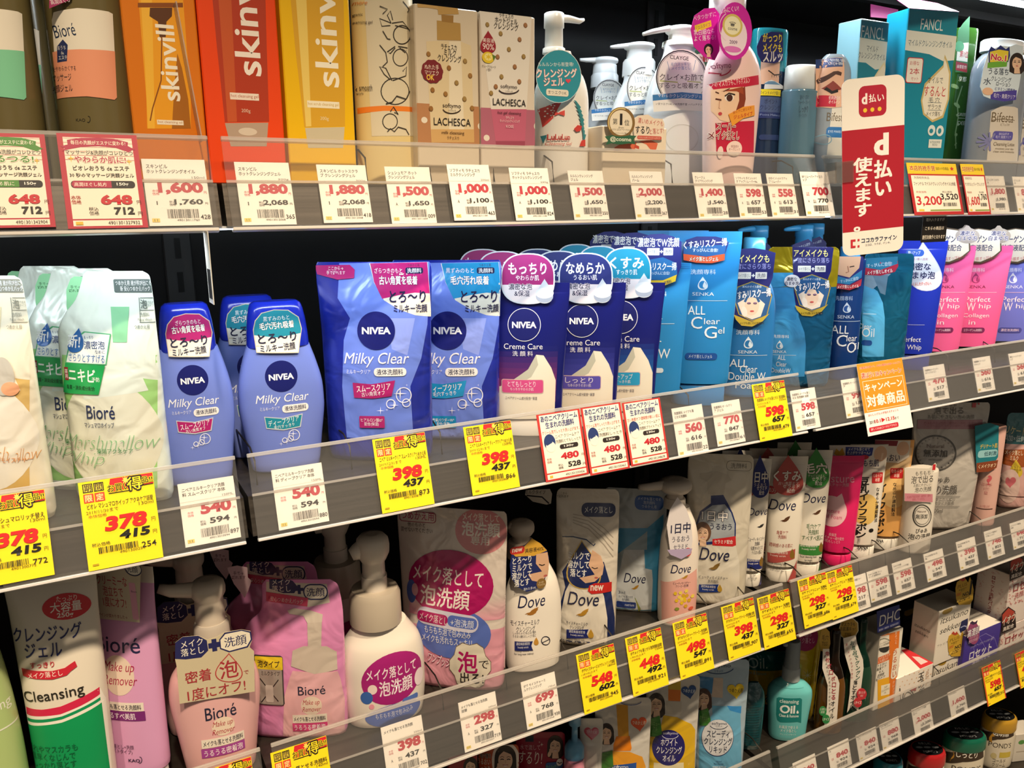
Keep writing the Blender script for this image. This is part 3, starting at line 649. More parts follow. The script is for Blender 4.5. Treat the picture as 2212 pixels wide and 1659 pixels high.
p.P([(882, 15), (960, 45), (1232, 95), (1218, 400), (1200, 705), (970, 705), (925, 350)], 'e9e2d6'); p.P([(970, 705), (1200, 705), (1190, 910), (1000, 910)], 'c4647e'); p.P([(1000, 912), (1190, 912), (1188, 945), (1004, 945)], 'a04a60')
p.P([(930, -50), (1240, -50), (1236, 30), (1170, 75), (1080, 65), (985, 25)], 'dcae92'); p.O(1000, -10, 160, 90, '2b8f9c'); p.L([(1085, -10), (1100, 60)], 10, 'c08a6e'); p.L([(1165, -10), (1160, 60)], 8, 'b98468')
dots(p, [(946, 160), (1192, 164), (1032, 218), (1154, 256), (1085, 320), (1012, 368), (1180, 366), (1123, 432), (1037, 496), (1152, 528), (970, 602), (1000, 560)], 26, 34, ['a5884e', 'a5744a'])
p.T('ラチェスカ', 1068, 102, 90, '2a241c', h=26); p.T('ホットジェル', 1068, 135, 145, '2a241c', h=38, b=.01); p.T('クレンジング', 1068, 172, 158, '2a241c', h=42, b=.01)
p.drop(950, 272, 110, 150, '9c1f2e'); p.T('美容液', 952, 262, 74, 'fbeee6', h=30); p.T('90%', 952, 302, 74, 'fbeee6', h=40)
p.O(950, 372, 78, 74, 'e6c62e'); p.O(952, 368, 52, 48, 'f4e58a'); p.star(952, 368, 48, 'e0c02a', 6, .3); p.P([(975, 350), (1000, 365), (985, 395)], '5a7a2a'); p.T('グレープフルーツ\nの香り', 955, 440, 90, '4a3a2c', h=38, res=1)
p.T('softymo', 1084, 562, 106, '3a2a2c', h=32); p.ring(1084, 575, 130, 60, 6, '3a2a2c', 16, 10, 170); p.T('ソフティモ', 1085, 592, 46, '3a2a2c', h=13, res=1)
p.T('LACHESCA', 1088, 662, 212, '231d1e', h=44); p.T('hot gel cleansing', 1088, 732, 150, '3a2028', h=24, res=1); p.T('ラチェスカ\nホットジェルクレンジング', 1090, 772, 128, 'f3dfe0', h=40, res=1); p.T('KOSÉ', 1090, 815, 48, 'f0d4d8')
p.done()
# ---- pump bottles
view(1080, 0, 2212/460)
p = Prod('cleansing_gel_pump', 'white pump bottle with round teal card and red dotted patch', 'pump bottle', (385, 885, 1250), 540, 1, 'bottle', 'f0ebe2', yc=.085, D=.06, rough=.2, prof=[(0, .94, .94, 2.2), (.02, 1, 1, 2.2), (.55, 1, 1, 2.2), (.7, .96, .96, 2.2), (.82, .78, .8, 2.2), (.9, .5, .55, 2), (1, .32, .42, 2)], group='white dotted pump bottles')
p.P([(385, 1135), (470, 1090), (640, 1060), (600, 1130), (500, 1240), (400, 1330)], 'd2453f')
for i in range(6):
    for j in range(5-i//2): p.O(412+j*36+(i % 2)*14, 1215-i*26+abs(j-1)*4, 12, 14, 'f6ead8', 8)
p.P([(560, 1155), (600, 1175), (615, 1165), (668, 1145), (668, 1205), (618, 1190), (605, 1185), (560, 1205)], 'e0524a')
for i in range(9): p.P([(760+i*13, 1040+i*44), (785+i*13, 1048+i*44), (835+min(i, 3)*12, 1115+i*44), (822+min(i, 3)*12, 1135+i*44)], '3a8a92')
p.P([(760, 1340), (800, 1300), (845, 1310), (830, 1360), (790, 1370)], 'd2453f'); p.P([(390, 1420), (420, 1410), (400, 1500)], '2f7f8c'); p.P([(840, 1460), (880, 1450), (880, 1520), (820, 1520)], 'd2453f')
p.T('LuLuLun', 615, 1425, 300, 'c23a36', h=62, b=.02); p.T('Cleansing Gel', 620, 1497, 330, 'd2635a', h=44, sh=.3)
p.pump(560, (560, 500, 300, 135), (200, 165, 182), (872, 205), 'f6f4ee', style='long')
f = p.round_card('round_card', 610, 792, 470, 552, '2a97ab', gap=.006, ink='card')
f.ring(610, 792, 466, 548, 5, 'e6f2f2'); f.T('ルルルンから新登場!', 580, 668, 370, 'eef6f4', h=44, rot=4); f.T('クレンジング', 590, 760, 420, 'fbf4ee', h=92, rot=4, b=.03, oc='d8505a', ow=.035); f.T('ジェル', 560, 850, 210, 'fbf4ee', h=82, rot=4, b=.03, oc='d8505a', ow=.035); f.heart(708, 840, 54, 'e2485a')
f.R(480, 928, 712, 998, 'f2ead8', r=.35); f.T('まつエクOK', 596, 962, 190, '2a3a48', h=38, res=1)
p.done(); p.copy('white pump bottle half hidden behind the teal card pump', dy=.085, dx=-.035)
def clay(ext, top, yc, pump, lab, card, green=False):
    p = Prod('clay_cleansing_pump', lab, 'pump bottle', ext, top, 1, 'bottle', 'e9ecee', yc=yc, D=.05, rough=.18, prof=[(0, .93, .93, 2.2), (.02, 1, 1, 2.2), (.5, 1, 1, 2.2), (.66, .92, .92, 2.1), (.8, .72, .75, 2), (.92, .5, .58, 2), (1, .46, .55, 2)], group='white foam pumps with oval label cards')
    p.pump(*pump)
    x, y, w_, h_ = card; q = lambda a, b: (x+a*w_, y+b*h_)
    f = p.sheet('label_card', [(x+w_/2*math.cos(2*math.pi*i/36), y-h_*.06+h_/2*.86*math.sin(2*math.pi*i/36)*(1 if math.sin(2*math.pi*i/36) < 0 else .62)) for i in range(36)], 'f4f4f0', gap=.003)
    for a, k in ((.97, '1d2230'), (.93, 'f4f4f0'), (.91, '4a5060'), (.895, 'f4f4f0')): f.O(x, y-h_*.06, w_*a, h_*.86*a*.98, k)
    g = p.sheet('band_card', [q(-.56, .17), q(0, .13), q(.56, .17), q(.53, .42), q(0, .39), q(-.54, .42)], 'f4f4f0', gap=.0036)
    g.P([q(-.56, .175), q(0, .135), q(.56, .175), q(.55, .26), q(0, .22), q(-.555, .26)], '3a7fc0')
    f.T('CLAYGE', *q(-.05, -.36), w_*.36, '2a2e38', h=h_*.055, b=.01); f.T('毛穴スッキリ!\nメイク落とし', *q(-.02, -.24), w_*.38, '6a90b8', h=h_*.11, rot=5, res=1); f.L([q(-.28, -.31), q(-.24, -.18)], w_*.01, '6a90b8'); f.L([q(.26, -.33), q(.22, -.18)], w_*.01, '6a90b8')
    f.T('クレイ×お酢で', *q(0, -.08), w_*.84, '23262c', h=h_*.1, rot=3); f.R(*q(-.42, -.025), *q(-.08, -.01), 'b8c46a'); f.T('するっと吸着オフ', *q(0, .04), w_*.86, '23262c', h=h_*.085, rot=3); f.R(*q(.1, -.02), *q(.36, -.008), 'b8c46a')
    g.T('やわらかクレンジングジェル', *q(0, .19), w_*.9, 'f2f6fa', h=h_*.055, rot=2, res=1); g.T('✓まつエクOK ✓W洗顔不要 ✓パッチテスト済', *q(0, .31), w_*.98, '3a4250', h=h_*.035, rot=2, res=1)
    if green:
        k = p.round_card('award_seal', *q(.42, -.36), w_*.38, h_*.4, '2f6e4a', gap=.006); k.O(*q(.42, -.36), w_*.36, h_*.12, 'f2e6d8'); k.T('cosme', *q(.42, -.48), w_*.26, 'e8e0c8', res=1); k.T('1', *q(.42, -.37), w_*.05, 'b8323a', h=h_*.14, b=.0); k.T('第 位', *q(.42, -.34), w_*.3, 'b8323a', h=h_*.07, b=.02); k.T('♛', *q(.42, -.53), w_*.08, 'c8a84a')
    p.ring(x, y+h_*.8, w_*.62, h_*.4, w_*.012, 'd4d6d4')
    return p.done()
clay((898, 1330, 1250), 880, .24, (1085, (915, 770, 680, 598), (235, 210, 230), (832, 622), 'eef0f2'), 'small white foam pump, rear one left of the award badge box', (1140, 1055, 340, 480))
clay((1150, 1680, 1250), 760, .183, (1440, (800, 620, 530, 448), (270, 215, 260), (1152, 490), 'f2f2f0'), 'white foam pump standing between the small rear one and the big one', (1500, 960, 370, 560))
clay((1515, 2160, 1350), 470, .128, (1870, (490, 430, 370, 272), (285, 200, 250), (1488, 356), 'f4f0e6'), 'biggest white foam pump with green award seal beside the red bottle', (1890, 860, 545, 720), True)
p = Prod('balm_carton', 'low cream carton bearing a round award badge and a speech card', 'carton', (1072, 1738, 1480), 1318, 1, 'box', 'efe0c8', yc=.07, D=.055, rough=.45)
p.P([(1190, 1530), (1300, 1470), (1420, 1480), (1400, 1560), (1180, 1570)], 'e0704f'); p.P([(1440, 1470), (1560, 1450), (1640, 1490), (1620, 1560), (1560, 1550), (1520, 1500)], 'e0704f'); p.P([(1400, 1500), (1445, 1520), (1445, 1550), (1400, 1535), (1390, 1545)], 'c8503a')
f = p.sheet('speech_card', [(1380, 1240), (1440, 1200), (1540, 1190), (1600, 1230), (1690, 1235), (1710, 1290), (1700, 1380), (1690, 1450), (1400, 1460)], 'f4e2cc', gap=.003)
f.T('濃いめメイクも', 1565, 1268, 265, 'c24a42', h=58, rot=-4); f.T('するり', 1480, 1350, 145, '231f1e', h=78, b=.02); f.T('と落とす!', 1628, 1362, 145, 'c24a42', h=60, rot=5); f.R(1425, 1412, 1680, 1450, 'd2604f', r=.5); f.T('やさしいふきとりのバームタイプ', 1552, 1431, 225, 'f8ead8', h=18, res=1)
g = p.round_card('award_badge', 1258, 1272, 288, 320, '8a6a3a', gap=.006); g.O(1258, 1275, 236, 262, 'f0e4cc'); g.ring(1258, 1272, 262, 292, 10, 'e8d28a', a0=150, a1=290)
g.T('第', 1196, 1262, 48, '231f1e', h=62, b=.01); g.T('1', 1258, 1240, 26, '231f1e', h=120, b=.0); g.T('位', 1318, 1274, 50, '231f1e', h=62, b=.01); g.T('@cosme\nベストコスメアワード2019', 1258, 1336, 190, '3a322c', h=44, res=1); g.T('ベストクレンジング第1位', 1258, 1384, 140, '3a322c', h=16, res=1)
h = p.sheet('ribbon', [(1090, 1418), (1160, 1405), (1250, 1418), (1350, 1405), (1418, 1412), (1385, 1452), (1410, 1500), (1345, 1490), (1250, 1502), (1160, 1488), (1100, 1505), (1125, 1460)], '2f6648', gap=.0068); h.T('@cosme', 1255, 1450, 220, 'e6e8d2', h=58, b=.02)
p.done()
view(1472, 0)
p = Prod('makeup_remover_pump', 'pink and red bottle with drawn woman and round magenta cards', 'pump bottle', (158, 497, 560), 275, 1, 'bottle', 'f3d3cc', yc=.066, D=.046, rough=.25, prof=[(0, .8, .8, 2.3), (.02, .85, .9, 2.3), (.5, .96, 1, 2.3), (.68, 1, 1, 2.3), (.82, .93, .95, 2.3), (.93, .7, .8, 2.2), (1, .42, .6, 2)])
p.P([(160, 545), (497, 485), (500, 545), (180, 600)], 'c81f42'); p.T('一つのマスカラもこすらずスルン', 325, 530, 290, 'fbeee8', h=42, rot=8, res=1)
p.P([(180, 800), (470, 780), (465, 1010), (185, 1010)], 'c81f42')
p.P([(165, 585), (400, 560), (415, 640), (390, 740), (300, 790), (215, 780), (165, 720)], 'f4cfae'); p.P([(370, 575), (410, 560), (414, 640), (400, 705), (352, 712), (372, 650)], '8a3a22'); p.P([(250, 590), (330, 575), (395, 560), (400, 610), (355, 590)], 'a84a2a')
p.O(308, 630, 60, 50, 'f8f0e8'); p.O(310, 632, 40, 46, '4a2a22'); p.L([(278, 622), (305, 602), (345, 612)], 9, '231a18'); p.L([(180, 645), (205, 655), (225, 645)], 8, '5a2a20'); p.L([(270, 590), (310, 572)], 6, '5a3024'); p.L([(180, 600), (225, 606)], 6, '5a3024'); p.O(245, 735, 42, 22, 'c8464c'); p.L([(240, 650), (232, 700), (245, 702)], 4, 'c99070')
p.T('softymo', 240, 432, 152, '7a2a3a', h=48, rot=4); p.ring(232, 440, 170, 100, 7, 'c02a42', 16, 10, 165); p.T('ソフティモ', 238, 474, 66, '7a2a3a', h=18, res=1)
p.T('スーパー\nメイク落とし', 290, 845, 215, '8a2028', h=112, oc='fbe9e0', ow=.09, b=.015)
p.P([(300, 738), (395, 690), (468, 680), (470, 745), (395, 765), (325, 815)], 'f2a23a'); p.T('ジェルタイプ', 398, 745, 120, 'c02a24', h=26, rot=11, b=.02, res=1); p.T('振らずに使える方', 392, 712, 120, 'c05a24', h=20, rot=13, res=1)
p.O(340, 960, 100, 100, 'f6dcd2'); p.T('保湿成分\nオーガニック', 340, 955, 72, '8a3a3a', h=36, res=1); p.O(245, 985, 70, 80, 'f6dcd2')
p.pump(285, (280, 240, 120, -70), (150, 110, 180), (150, -40), 'f4f0ea', style='long')
f = p.sheet('round_card', [(60, 190), (85, 100), (150, 55), (215, 50), (245, 90), (245, 330), (215, 390), (150, 370), (80, 300)], 'd41ea6', gap=.012); f.T('ベタつかずに', 150, 105, 150, 'fbe2f4', h=34, rot=14, res=1); f.P([(85, 165), (190, 130), (195, 170), (90, 210)], 'f4d42a'); f.T('ジェルタイプ', 138, 168, 100, '7a2a6a', h=26, rot=14, res=1); f.T('乳白細なら\nよく落ちる!', 150, 225, 140, 'fbe2f4', h=75, rot=8, b=.02, res=1); f.woman(175, 320, 60, long=False, hand=False, smile=False)
g = p.round_card('round_card', 345, 200, 222, 372, 'cf22a8', gap=.02); g.O(340, 235, 170, 250, 'f6e2f0'); g.T('しみにくい!', 310, 62, 120, 'fbe2f4', h=36, rot=12, b=.01); g.O(330, 165, 130, 150, 'd8c46a'); g.O(330, 165, 104, 120, 'f2ecc8'); g.T('♛', 330, 155, 44, '2a2a3a', h=30); g.T('cosme', 330, 188, 60, '3a3a4a', res=1); g.ring(330, 175, 170, 200, 5, 'f2d4ea', 24, 120, 240); g.T('2009', 335, 272, 50, '5a2a6a', h=22); g.O(330, 318, 110, 40, 'e27ac8')
p.done()
p = Prod('point_makeup_remover', 'slim navy bottle with teal top and closed eye picture', 'bottle', (452, 650, 600), 193, 1, 'straight', '2a3f66', yc=.112, D=.036, rough=.15, fin='liquid', ink='plastic', bands=((.74, 1, '2a9aa6'),))
p.R(505, 385, 655, 545, 'e3b59a'); p.L([(560, 455), (600, 485), (645, 480)], 8, '2a1a18')
for k in range(5): p.L([(585+k*13, 480), (582+k*16, 500)], 3, '2a1a18')
p.P([(505, 560), (540, 530), (580, 515), (655, 555), (655, 575), (505, 580)], 'e9eef2'); p.P([(520, 545), (560, 525), (600, 525), (640, 550)], '6a94b8'); p.R(505, 577, 655, 618, 'f2dc2a'); p.T('ポイントメイク落とし', 582, 600, 140, '231f3a', h=24, b=.01, res=1); p.R(512, 625, 650, 725, '4a5a86'); p.T('ポイント\nクレンジング', 580, 675, 125, '1d2448', h=76, res=1); p.R(512, 725, 650, 765, '23306a'); p.T('Point Makeup', 580, 744, 125, '8a9ac8', h=18, res=1)
p.R(515, 870, 645, 905, '2a3a6a', r=.5)
f = p.sheet('hang_card', [(488, 300), (515, 230), (580, 205), (655, 210), (658, 390), (600, 410), (520, 400), (492, 350)], '23246e', gap=.003); f.T('がっつり\nメイクも', 588, 276, 125, 'f4dc3a', h=120, b=.03, rot=3); f.T('スルッ', 590, 368, 125, 'f6f2ea', h=68, b=.03, rot=5)
p.done()
p = Prod('cleansing_lotion_bottle', 'clear blue round bottle with frosted white cap', 'bottle', (658, 862, 800), 588, 1, 'straight', '6f98ad', yc=.085, D=.05, rough=.1, fin='liquid', ink='plastic', group='clear blue lotion bottles')
m = p.part('cap'); r = p.W/2
loft(m, [(p.H, 0, r*.86, 0, p.D*.43, 2), (p.H+.001, 0, r*.93, 0, p.D*.46, 2), (p.loc(750, 440)[1], 0, r*.9, 0, p.D*.45, 2), (p.loc(750, 425)[1], 0, r*.8, 0, p.D*.4, 2)], mat('dfe3e0', .35))
p.T('目もと・口もと\nウォータープルーフ', 795, 645, 130, '2a4254', h=62, res=1); p.T('しっかり', 790, 705, 118, '1d3444', h=44, b=.01); p.T('パーフェクト', 785, 745, 115, '2a4254', h=26, res=1)
p.done(); p.copy('clear blue round bottle half hidden behind the frosted cap one', dy=.056, dx=.0)
def eyewash(ext, top, lab, c, txt, yc=.095):
    p = Prod('cleansing_lotion_bottle', lab, 'bottle', ext, top, 1, 'round', 'b9c4cc', yc=.062, D=.04, rough=.1, fin='liquid', ink='plastic')
    return p
p = eyewash((862, 1052, 800), 352, 'clear bottle wrapped in an eye makeup photo sleeve behind the red sign', '', '')
f = p.sheet('sleeve', [(866, 385), (960, 378), (1040, 372), (1035, 690), (950, 700), (866, 692)], 'e0b093', gap=.0006, ink='card', curved=True)
f.P([(866, 385), (955, 380), (1040, 376), (1040, 430), (955, 438), (866, 442)], '23427e'); f.T('まつ毛と目元を保湿・保護する\nビタミンB・E誘導体', 952, 408, 160, 'e6eef6', h=42, res=1)
f.P([(868, 520), (930, 470), (1010, 458), (1035, 468), (1030, 490), (950, 488), (880, 545)], '4a2f28'); f.P([(885, 575), (925, 530), (1000, 540), (1035, 575), (960, 600)], '8a3a32'); f.L([(895, 575), (950, 600), (1010, 585)], 16, '1a1210'); f.P([(866, 615), (1000, 622), (995, 690), (866, 690)], 'c01f3a'); f.T('低刺激処方\nオイルイン', 930, 652, 110, 'f6e6e2', h=50, res=1)
p.P([(915, 1020), (915, 720), (970, 685), (1050, 690), (1050, 1020)], 'd9d3c6'); p.T('Bifesta', 1005, 755, 110, '6a5c46', h=56); p.R(945, 820, 1050, 888, '2f6fae', r=.3); p.T('EYE MAKEUP', 1000, 850, 90, 'cfe2f2', res=1)
p.ring(880, 905, 60, 60, 5, '7fa4b4'); p.done()
FB = []
def fancl(ext, top, yc, lab, big=False, D=.045, sl=None):
    p = Prod('cleansing_oil_carton', lab, 'carton', ext, top, 1, 'box', '8fb9c2', yc=yc, D=D, sl=sl, rough=.18, group='teal and white cleansing oil cartons')
    x0, x1, v = ext; w_ = x1-x0
    return p, x0, w_
p, x0, w_ = fancl((1140, 1322, 400), 128, .112, 'teal and white carton with clear side, beside the eye makeup bottle')
p.P([(1140, 128), (1335, 150), (1332, 270), (1140, 238)], '1f88a6'); p.T('FANCL', 1238, 212, 152, 'e6f2f2', h=78); p.P([(1138, 240), (1330, 272), (1325, 900), (1125, 900)], 'd9e2dc'); p.T('マイルド\nクレンジングオイル', 1232, 340, 175, '3a5468', h=90, res=2)
p.P([(1135, 400), (1190, 405), (1250, 450), (1322, 440), (1318, 900), (1125, 900)], '1f88a0'); p.drop(1270, 520, 150, 250, 'e8dcae', 40); p.drop(1270, 525, 130, 220, 'efe8d2', 36)
p.done()
p2 = p.copy('teal and white carton far behind the clear blue bottle', dy=.17, dx=-.05)
p3 = p.copy('teal and white carton half hidden behind the large one', dy=.03, dx=.085, dz=0)
p = Prod('cleansing_oil_twin_carton', 'large teal and white twin carton with cream drop and pink top', 'carton', (1447, 1772, 300), 62, 1, 'box', '1f8ca6', yc=.085, D=.05, sl=.06, rough=.22)
p.P([(1440, 192), (1786, 235), (1776, 390), (1690, 395), (1600, 350), (1430, 322)], 'e9ece2'); p.P([(1775, 235), (1786, 240), (1780, 420), (1768, 420)], 'e9ece2')
p.T('FANCL', 1618, 160, 145, 'eaf4f2', h=72); p.T('マイルドクレンジングオイル', 1608, 282, 285, '3a6478', h=44); 
p.P([(1700, 352), (1720, 400), (1738, 470), (1728, 640), (1690, 760), (1620, 790), (1560, 740), (1545, 650), (1570, 540), (1640, 470), (1690, 420)], 'cdb878'); p.P([(1698, 375), (1712, 410), (1728, 480), (1718, 640), (1684, 745), (1620, 775), (1568, 730), (1555, 650), (1580, 550), (1648, 480), (1692, 435)], 'f0ead6')
p.T('オイルで', 1640, 518, 98, '2a3a44', h=40); p.T('するんと', 1636, 590, 138, 'c23038', h=66, b=.01); p.T('毛 穴', 1632, 645, 70, '2a3a44', h=34); p.R(1590, 662, 1680, 665, '6a7a7c'); p.T('ザラつき', 1632, 690, 84, '2a3a44', h=32); p.R(1590, 710, 1680, 713, '6a7a7c'); p.T('メイク落ち', 1624, 735, 90, '2a3a44', h=30)
p.R(1452, 372, 1556, 538, 'c8202e', r=.12); p.R(1456, 377, 1552, 533, 'f2ece0', r=.12); p.T('お得な', 1505, 408, 60, 'b8283a', h=28); p.T('2本', 1505, 460, 62, 'b8283a', h=42, b=.01); p.T('セット', 1505, 508, 46, 'b8283a', h=22, res=1)
p.O(1614, 842, 48, 70, 'e2eae6'); p.O(1668, 845, 48, 70, 'e2eae6'); p.O(1612, 846, 24, 30, '2a8aa0'); p.O(1666, 846, 22, 36, '2a8aa0'); p.R(1595, 900, 1678, 955, 'e6ebe2'); p.T('自然由来美容\n無添加', 1636, 926, 64, '5a6a6a', h=34, res=1)
m = p.part('top_flap'); a, d, hh = p.W/2, p.D/2, p.H
m.add([(-a, -d, hh), (a, -d, hh), (a, d, hh+.024), (-a*.98, d, hh+.032), (-a, -d, hh-.0006), (a, -d, hh-.0006), (a, d, hh+.0234), (-a*.98, d, hh+.0314)], [(0, 1, 2, 3), (7, 6, 5, 4), (0, 4, 5, 1), (1, 5, 6, 2), (2, 6, 7, 3), (3, 7, 4, 0)], mat('d8127e', .4), smooth=False)
p.done('carton_body')
m = MB(); view(1472, 0); q = [at(*k, .2) for k in ((1222, 26), (1400, 62), (1398, 125), (1222, 110))]
m.add([tuple(k) for k in q]+[(k.x, k.y+.0008, k.z) for k in q], [(3, 2, 1, 0), (4, 5, 6, 7), (0, 1, 5, 4), (1, 2, 6, 5), (2, 3, 7, 6), (3, 0, 4, 7)], mat('e23a94', .4), smooth=False)
o = m.build('hook_card'); tag(o, 'pink card standing behind the teal cartons', 'display card')
p = Prod('green_tea_cleansing_bottle', 'dark green bottle with leaf vine and tall pointed card', 'bottle', (1722, 1845, 700), 180, 1, 'straight', '35611f', yc=.135, D=.03, rough=.15, fin='plastic')
for i in range(7): y = 560+i*62; p.O(1755+(i % 2)*26-10, y, 30, 22, '9ab87a', 12, rot=40 if i % 2 else -40)
p.L([(1770, 560), (1745, 660), (1765, 760), (1730, 860), (1770, 960)], 6, '9ab87a'); p.T('GREEN', 1815, 740, 60, 'dfe8d0', res=1); p.R(1790, 762, 1842, 765, 'dfe8d0'); p.T('DEEP', 1815, 795, 56, 'dfe8d0', h=24)
f = p.sheet('hang_card', [(1788, 200), (1820, 150), (1862, 105), (1858, 250), (1845, 470), (1770, 465), (1785, 330)], '3d7a4f', gap=.004); f.P([(1786, 280), (1855, 275), (1846, 400), (1775, 390)], 'f0e6d6'); f.O(1795, 300, 60, 70, '4a9a6a'); f.P([(1772, 395), (1846, 412), (1844, 468), (1770, 452)], 'a02a38'); f.T('第1位', 1825, 350, 55, 'c2303a', h=44, b=.02); f.T('緑茶配合', 1810, 432, 64, 'f2e4d6', h=24, res=1); f.T('京都', 1815, 510, 50, 'e6eed6', h=34)
p.done()
p = Prod('cleansing_water_bottle', 'clear bottle with silver panel and crowned number one card', 'bottle', (1858, 2178, 800), 330, 1, 'round', 'b4bcc6', yc=.09, D=.06, rough=.1, fin='liquid', ink='plastic', group='clear cleansing water bottles')
p.cap('f2f2f0', .001); p.parts.pop()
m = p.part('cap'); r = p.W/2; loft(m, [(p.H-.002, 0, r*.72, 0, p.D/2*.8, 2.4), (p.H+.016, 0, r*.72, 0, p.D/2*.8, 2.4), (p.H+.019, 0, r*.66, 0, p.D/2*.7, 2.4)], mat('f4f4f2', .2))
p.P([(1965, 1040), (1968, 760), (1985, 720), (2060, 685), (2150, 690), (2172, 700), (2172, 1040)], 'd4ccc0'); p.T('Bifesta', 2082, 758, 140, '6f6048', h=64); p.ring(2075, 780, 150, 20, 4, '6f6048', 12, 180, 360); p.T('ビフェスタ', 2090, 805, 56, '6f6048', res=1); p.R(2018, 848, 2145, 905, '5a55a8', r=.35); p.T('BRIGHTUP\n毛穴 角質クリア', 2082, 877, 98, 'd2d0ee', h=38, res=1); p.T('Cleansing Lotion', 2090, 935, 130, '6f6048', res=1); p.T('moisten your skin\nclean and moisturize', 2090, 970, 130, '8a7c68', h=32, res=1)
for k in range(12): a = math.pi*k/6; p.L([(1910, 920), (1910+50*math.cos(a), 920+60*math.sin(a))], 9, '8486b4')
f = p.sheet('hang_card', [(1928, 560), (1950, 440), (1985, 330), (2060, 295), (2110, 300), (2120, 300), (2160, 285), (2205, 300), (2205, 400), (2180, 560), (2160, 640), (2080, 655), (2000, 640), (1950, 620)], 'd6e6f2', gap=.006)
f.P([(1982, 330), (2000, 300), (2030, 320), (2060, 292), (2095, 318), (2118, 300), (2122, 360), (2110, 400), (1985, 420)], '23307a'); f.P([(1992, 335), (2050, 320), (2112, 330), (2108, 392), (1992, 402)], 'e8d23a'); f.P([(1978, 405), (2105, 390), (2100, 430), (1975, 440)], '6cae3a'); f.T('No.1', 2048, 372, 100, 'c8204a', h=42, b=.03, oc='f8f2c8', ow=.04)
f.T('うる落ち', 2048, 462, 130, '23304a', h=44, rot=2, b=.01); f.T('水', 1975, 525, 50, '23304a', h=46); f.T('クレンジング', 2065, 512, 130, '23304a', h=34); f.T('ローション', 2080, 545, 95, '23304a', h=26); f.T('ビタミンC誘導体', 2090, 578, 130, '4a4a8a', h=22, res=1); f.P([(1998, 595), (2165, 582), (2160, 645), (2080, 655), (1995, 640)], '4a3f9e'); f.T('毛穴・角質クリア', 2085, 622, 140, 'ecebf8', h=30, res=1); f.O(1978, 590, 70, 50, 'e2b898')
f.woman(2165, 400, 92, hair='2a1c16', hand=False, smile=False); p.done()
p.copy('clear bottle with silver panel at the far end, beside the crowned one', dx=.20)
p.copy('clear bottle behind the crowned card one', dy=.09, dx=-.01)
# ================================================================ second shelf
view(0, 552)
POUCH_CUT = [(0, .93, .93, .75, 2.6), (.03, .97, .97, .95, 2.6), (.12, .98, .98, 1, 2.5), (.35, .98, .98, .9, 2.3), (.6, 1, 1, .6, 2.2), (.74, .98, 1, .35, 2.2), (.82, .8, 1, .16, 2.4), (.88, .55, 1, .06, 2.6), (.96, .38, .98, .03, 3), (.985, .33, .95, .03, 3), (1, .25, .84, .03, 3)]
def foam_pouch(ext, top, lab, c1, c2, c3, card, dark, yc, tab=True):
    l, r, v = ext; dx = l-395
    p = Prod('face_wash_refill_pouch', lab, 'refill pouch', ext, top, 2, 'pouch', c1, yc=yc, D=.042, sl=.0, rough=.24, fin='foil', prof=POUCH_CUT)
    X = lambda x: x+dx
    p.P([(X(400), 640), (X(1025), 640), (X(1018), 1500), (X(420), 1500)], c2); p.P([(X(560), 640), (X(1025), 640), (X(1025), 800), (X(800), 770)], c1)
    p.O(X(700), 1170, 590, 720, c3); p.P([(X(560), 640), (X(860), 640), (X(960), 870), (X(540), 930)], c1)
    p.P([(X(715), 330), (X(835), 330), (X(820), 560), (X(730), 560)], card)
    p.R(X(735), 152, X(1010), 238, dark, r=.12); p.T('つめかえ用 液が飛び出にくい\n新 安心つめかえパック', X(872), 195, 250, 'f0f0ee', h=70, res=1)
    for a, b, c, d in ((905, 270, 1010, 274), (905, 350, 1010, 354), (900, 428, 1005, 432)): p.R(X(a), b, X(c), d, dark)
    for xx in (902, 1006): p.R(X(xx), 270, X(xx+4), 430, dark)
    p.T('泡', X(930), 312, 42, dark, h=58, b=.02); p.T('で出る\nタイプ', X(975), 310, 42, dark, h=38, res=1); p.T('洗顔料', X(935), 380, 64, dark, h=28, res=1); p.T('Facial Wash', X(938), 412, 90, dark, h=16, res=1); p.T('つめかえ用', X(918), 460, 98, dark, h=28, b=.01)
    p.T('Bioré', X(650), 1012, 182, '23305a', h=88, b=.005); p.T('マシュマロホイップ', X(642), 1095, 190, '2c3358', h=36, b=.01)
    return p, X
p, X = foam_pouch((395, 1035, 700), 100, 'green and white foam refill pouch beside the blue bottle with pink label', 'e8efe2', 'a5d884', 'ebe9d4', '8fd0a0', '5e6a66', .085)
p.P([(545, 488), (720, 505), (690, 705), (425, 690), (450, 560)], '57b87e'); p.P([(552, 496), (712, 511), (684, 700), (432, 686), (458, 566)], 'f2f5ee')
p.T('濃密泡', 612, 578, 132, '23407a', h=52, b=.015); p.T('もっちり', 575, 528, 60, '23407a', h=22, res=1); p.T('なめに', 648, 622, 62, '23407a', h=24, res=1); p.T('さらりとすすげる', 560, 662, 230, '3a72b8', h=54, rot=-3)
p.P([(425, 690), (682, 708), (640, 898), (412, 880)], '1fa352'); p.T('ニキビ', 530, 772, 165, 'f4f6ee', h=82, b=.03, rot=-4); p.T('予防', 622, 800, 50, 'f4f6ee', h=30, b=.01); p.T('殺菌・消炎成分配合', 522, 853, 178, '143a20', h=28, b=.01, rot=-3); p.R(422, 718, 446, 802, '8a2a2a'); p.T('薬\n用', 434, 760, 18, 'f2e0dc', h=60, res=1)
p.drop(485, 545, 110, 160, '1c5fa8', 30); p.T('新!', 482, 550, 78, 'f4f6f4', h=84, b=.03, rot=-6)
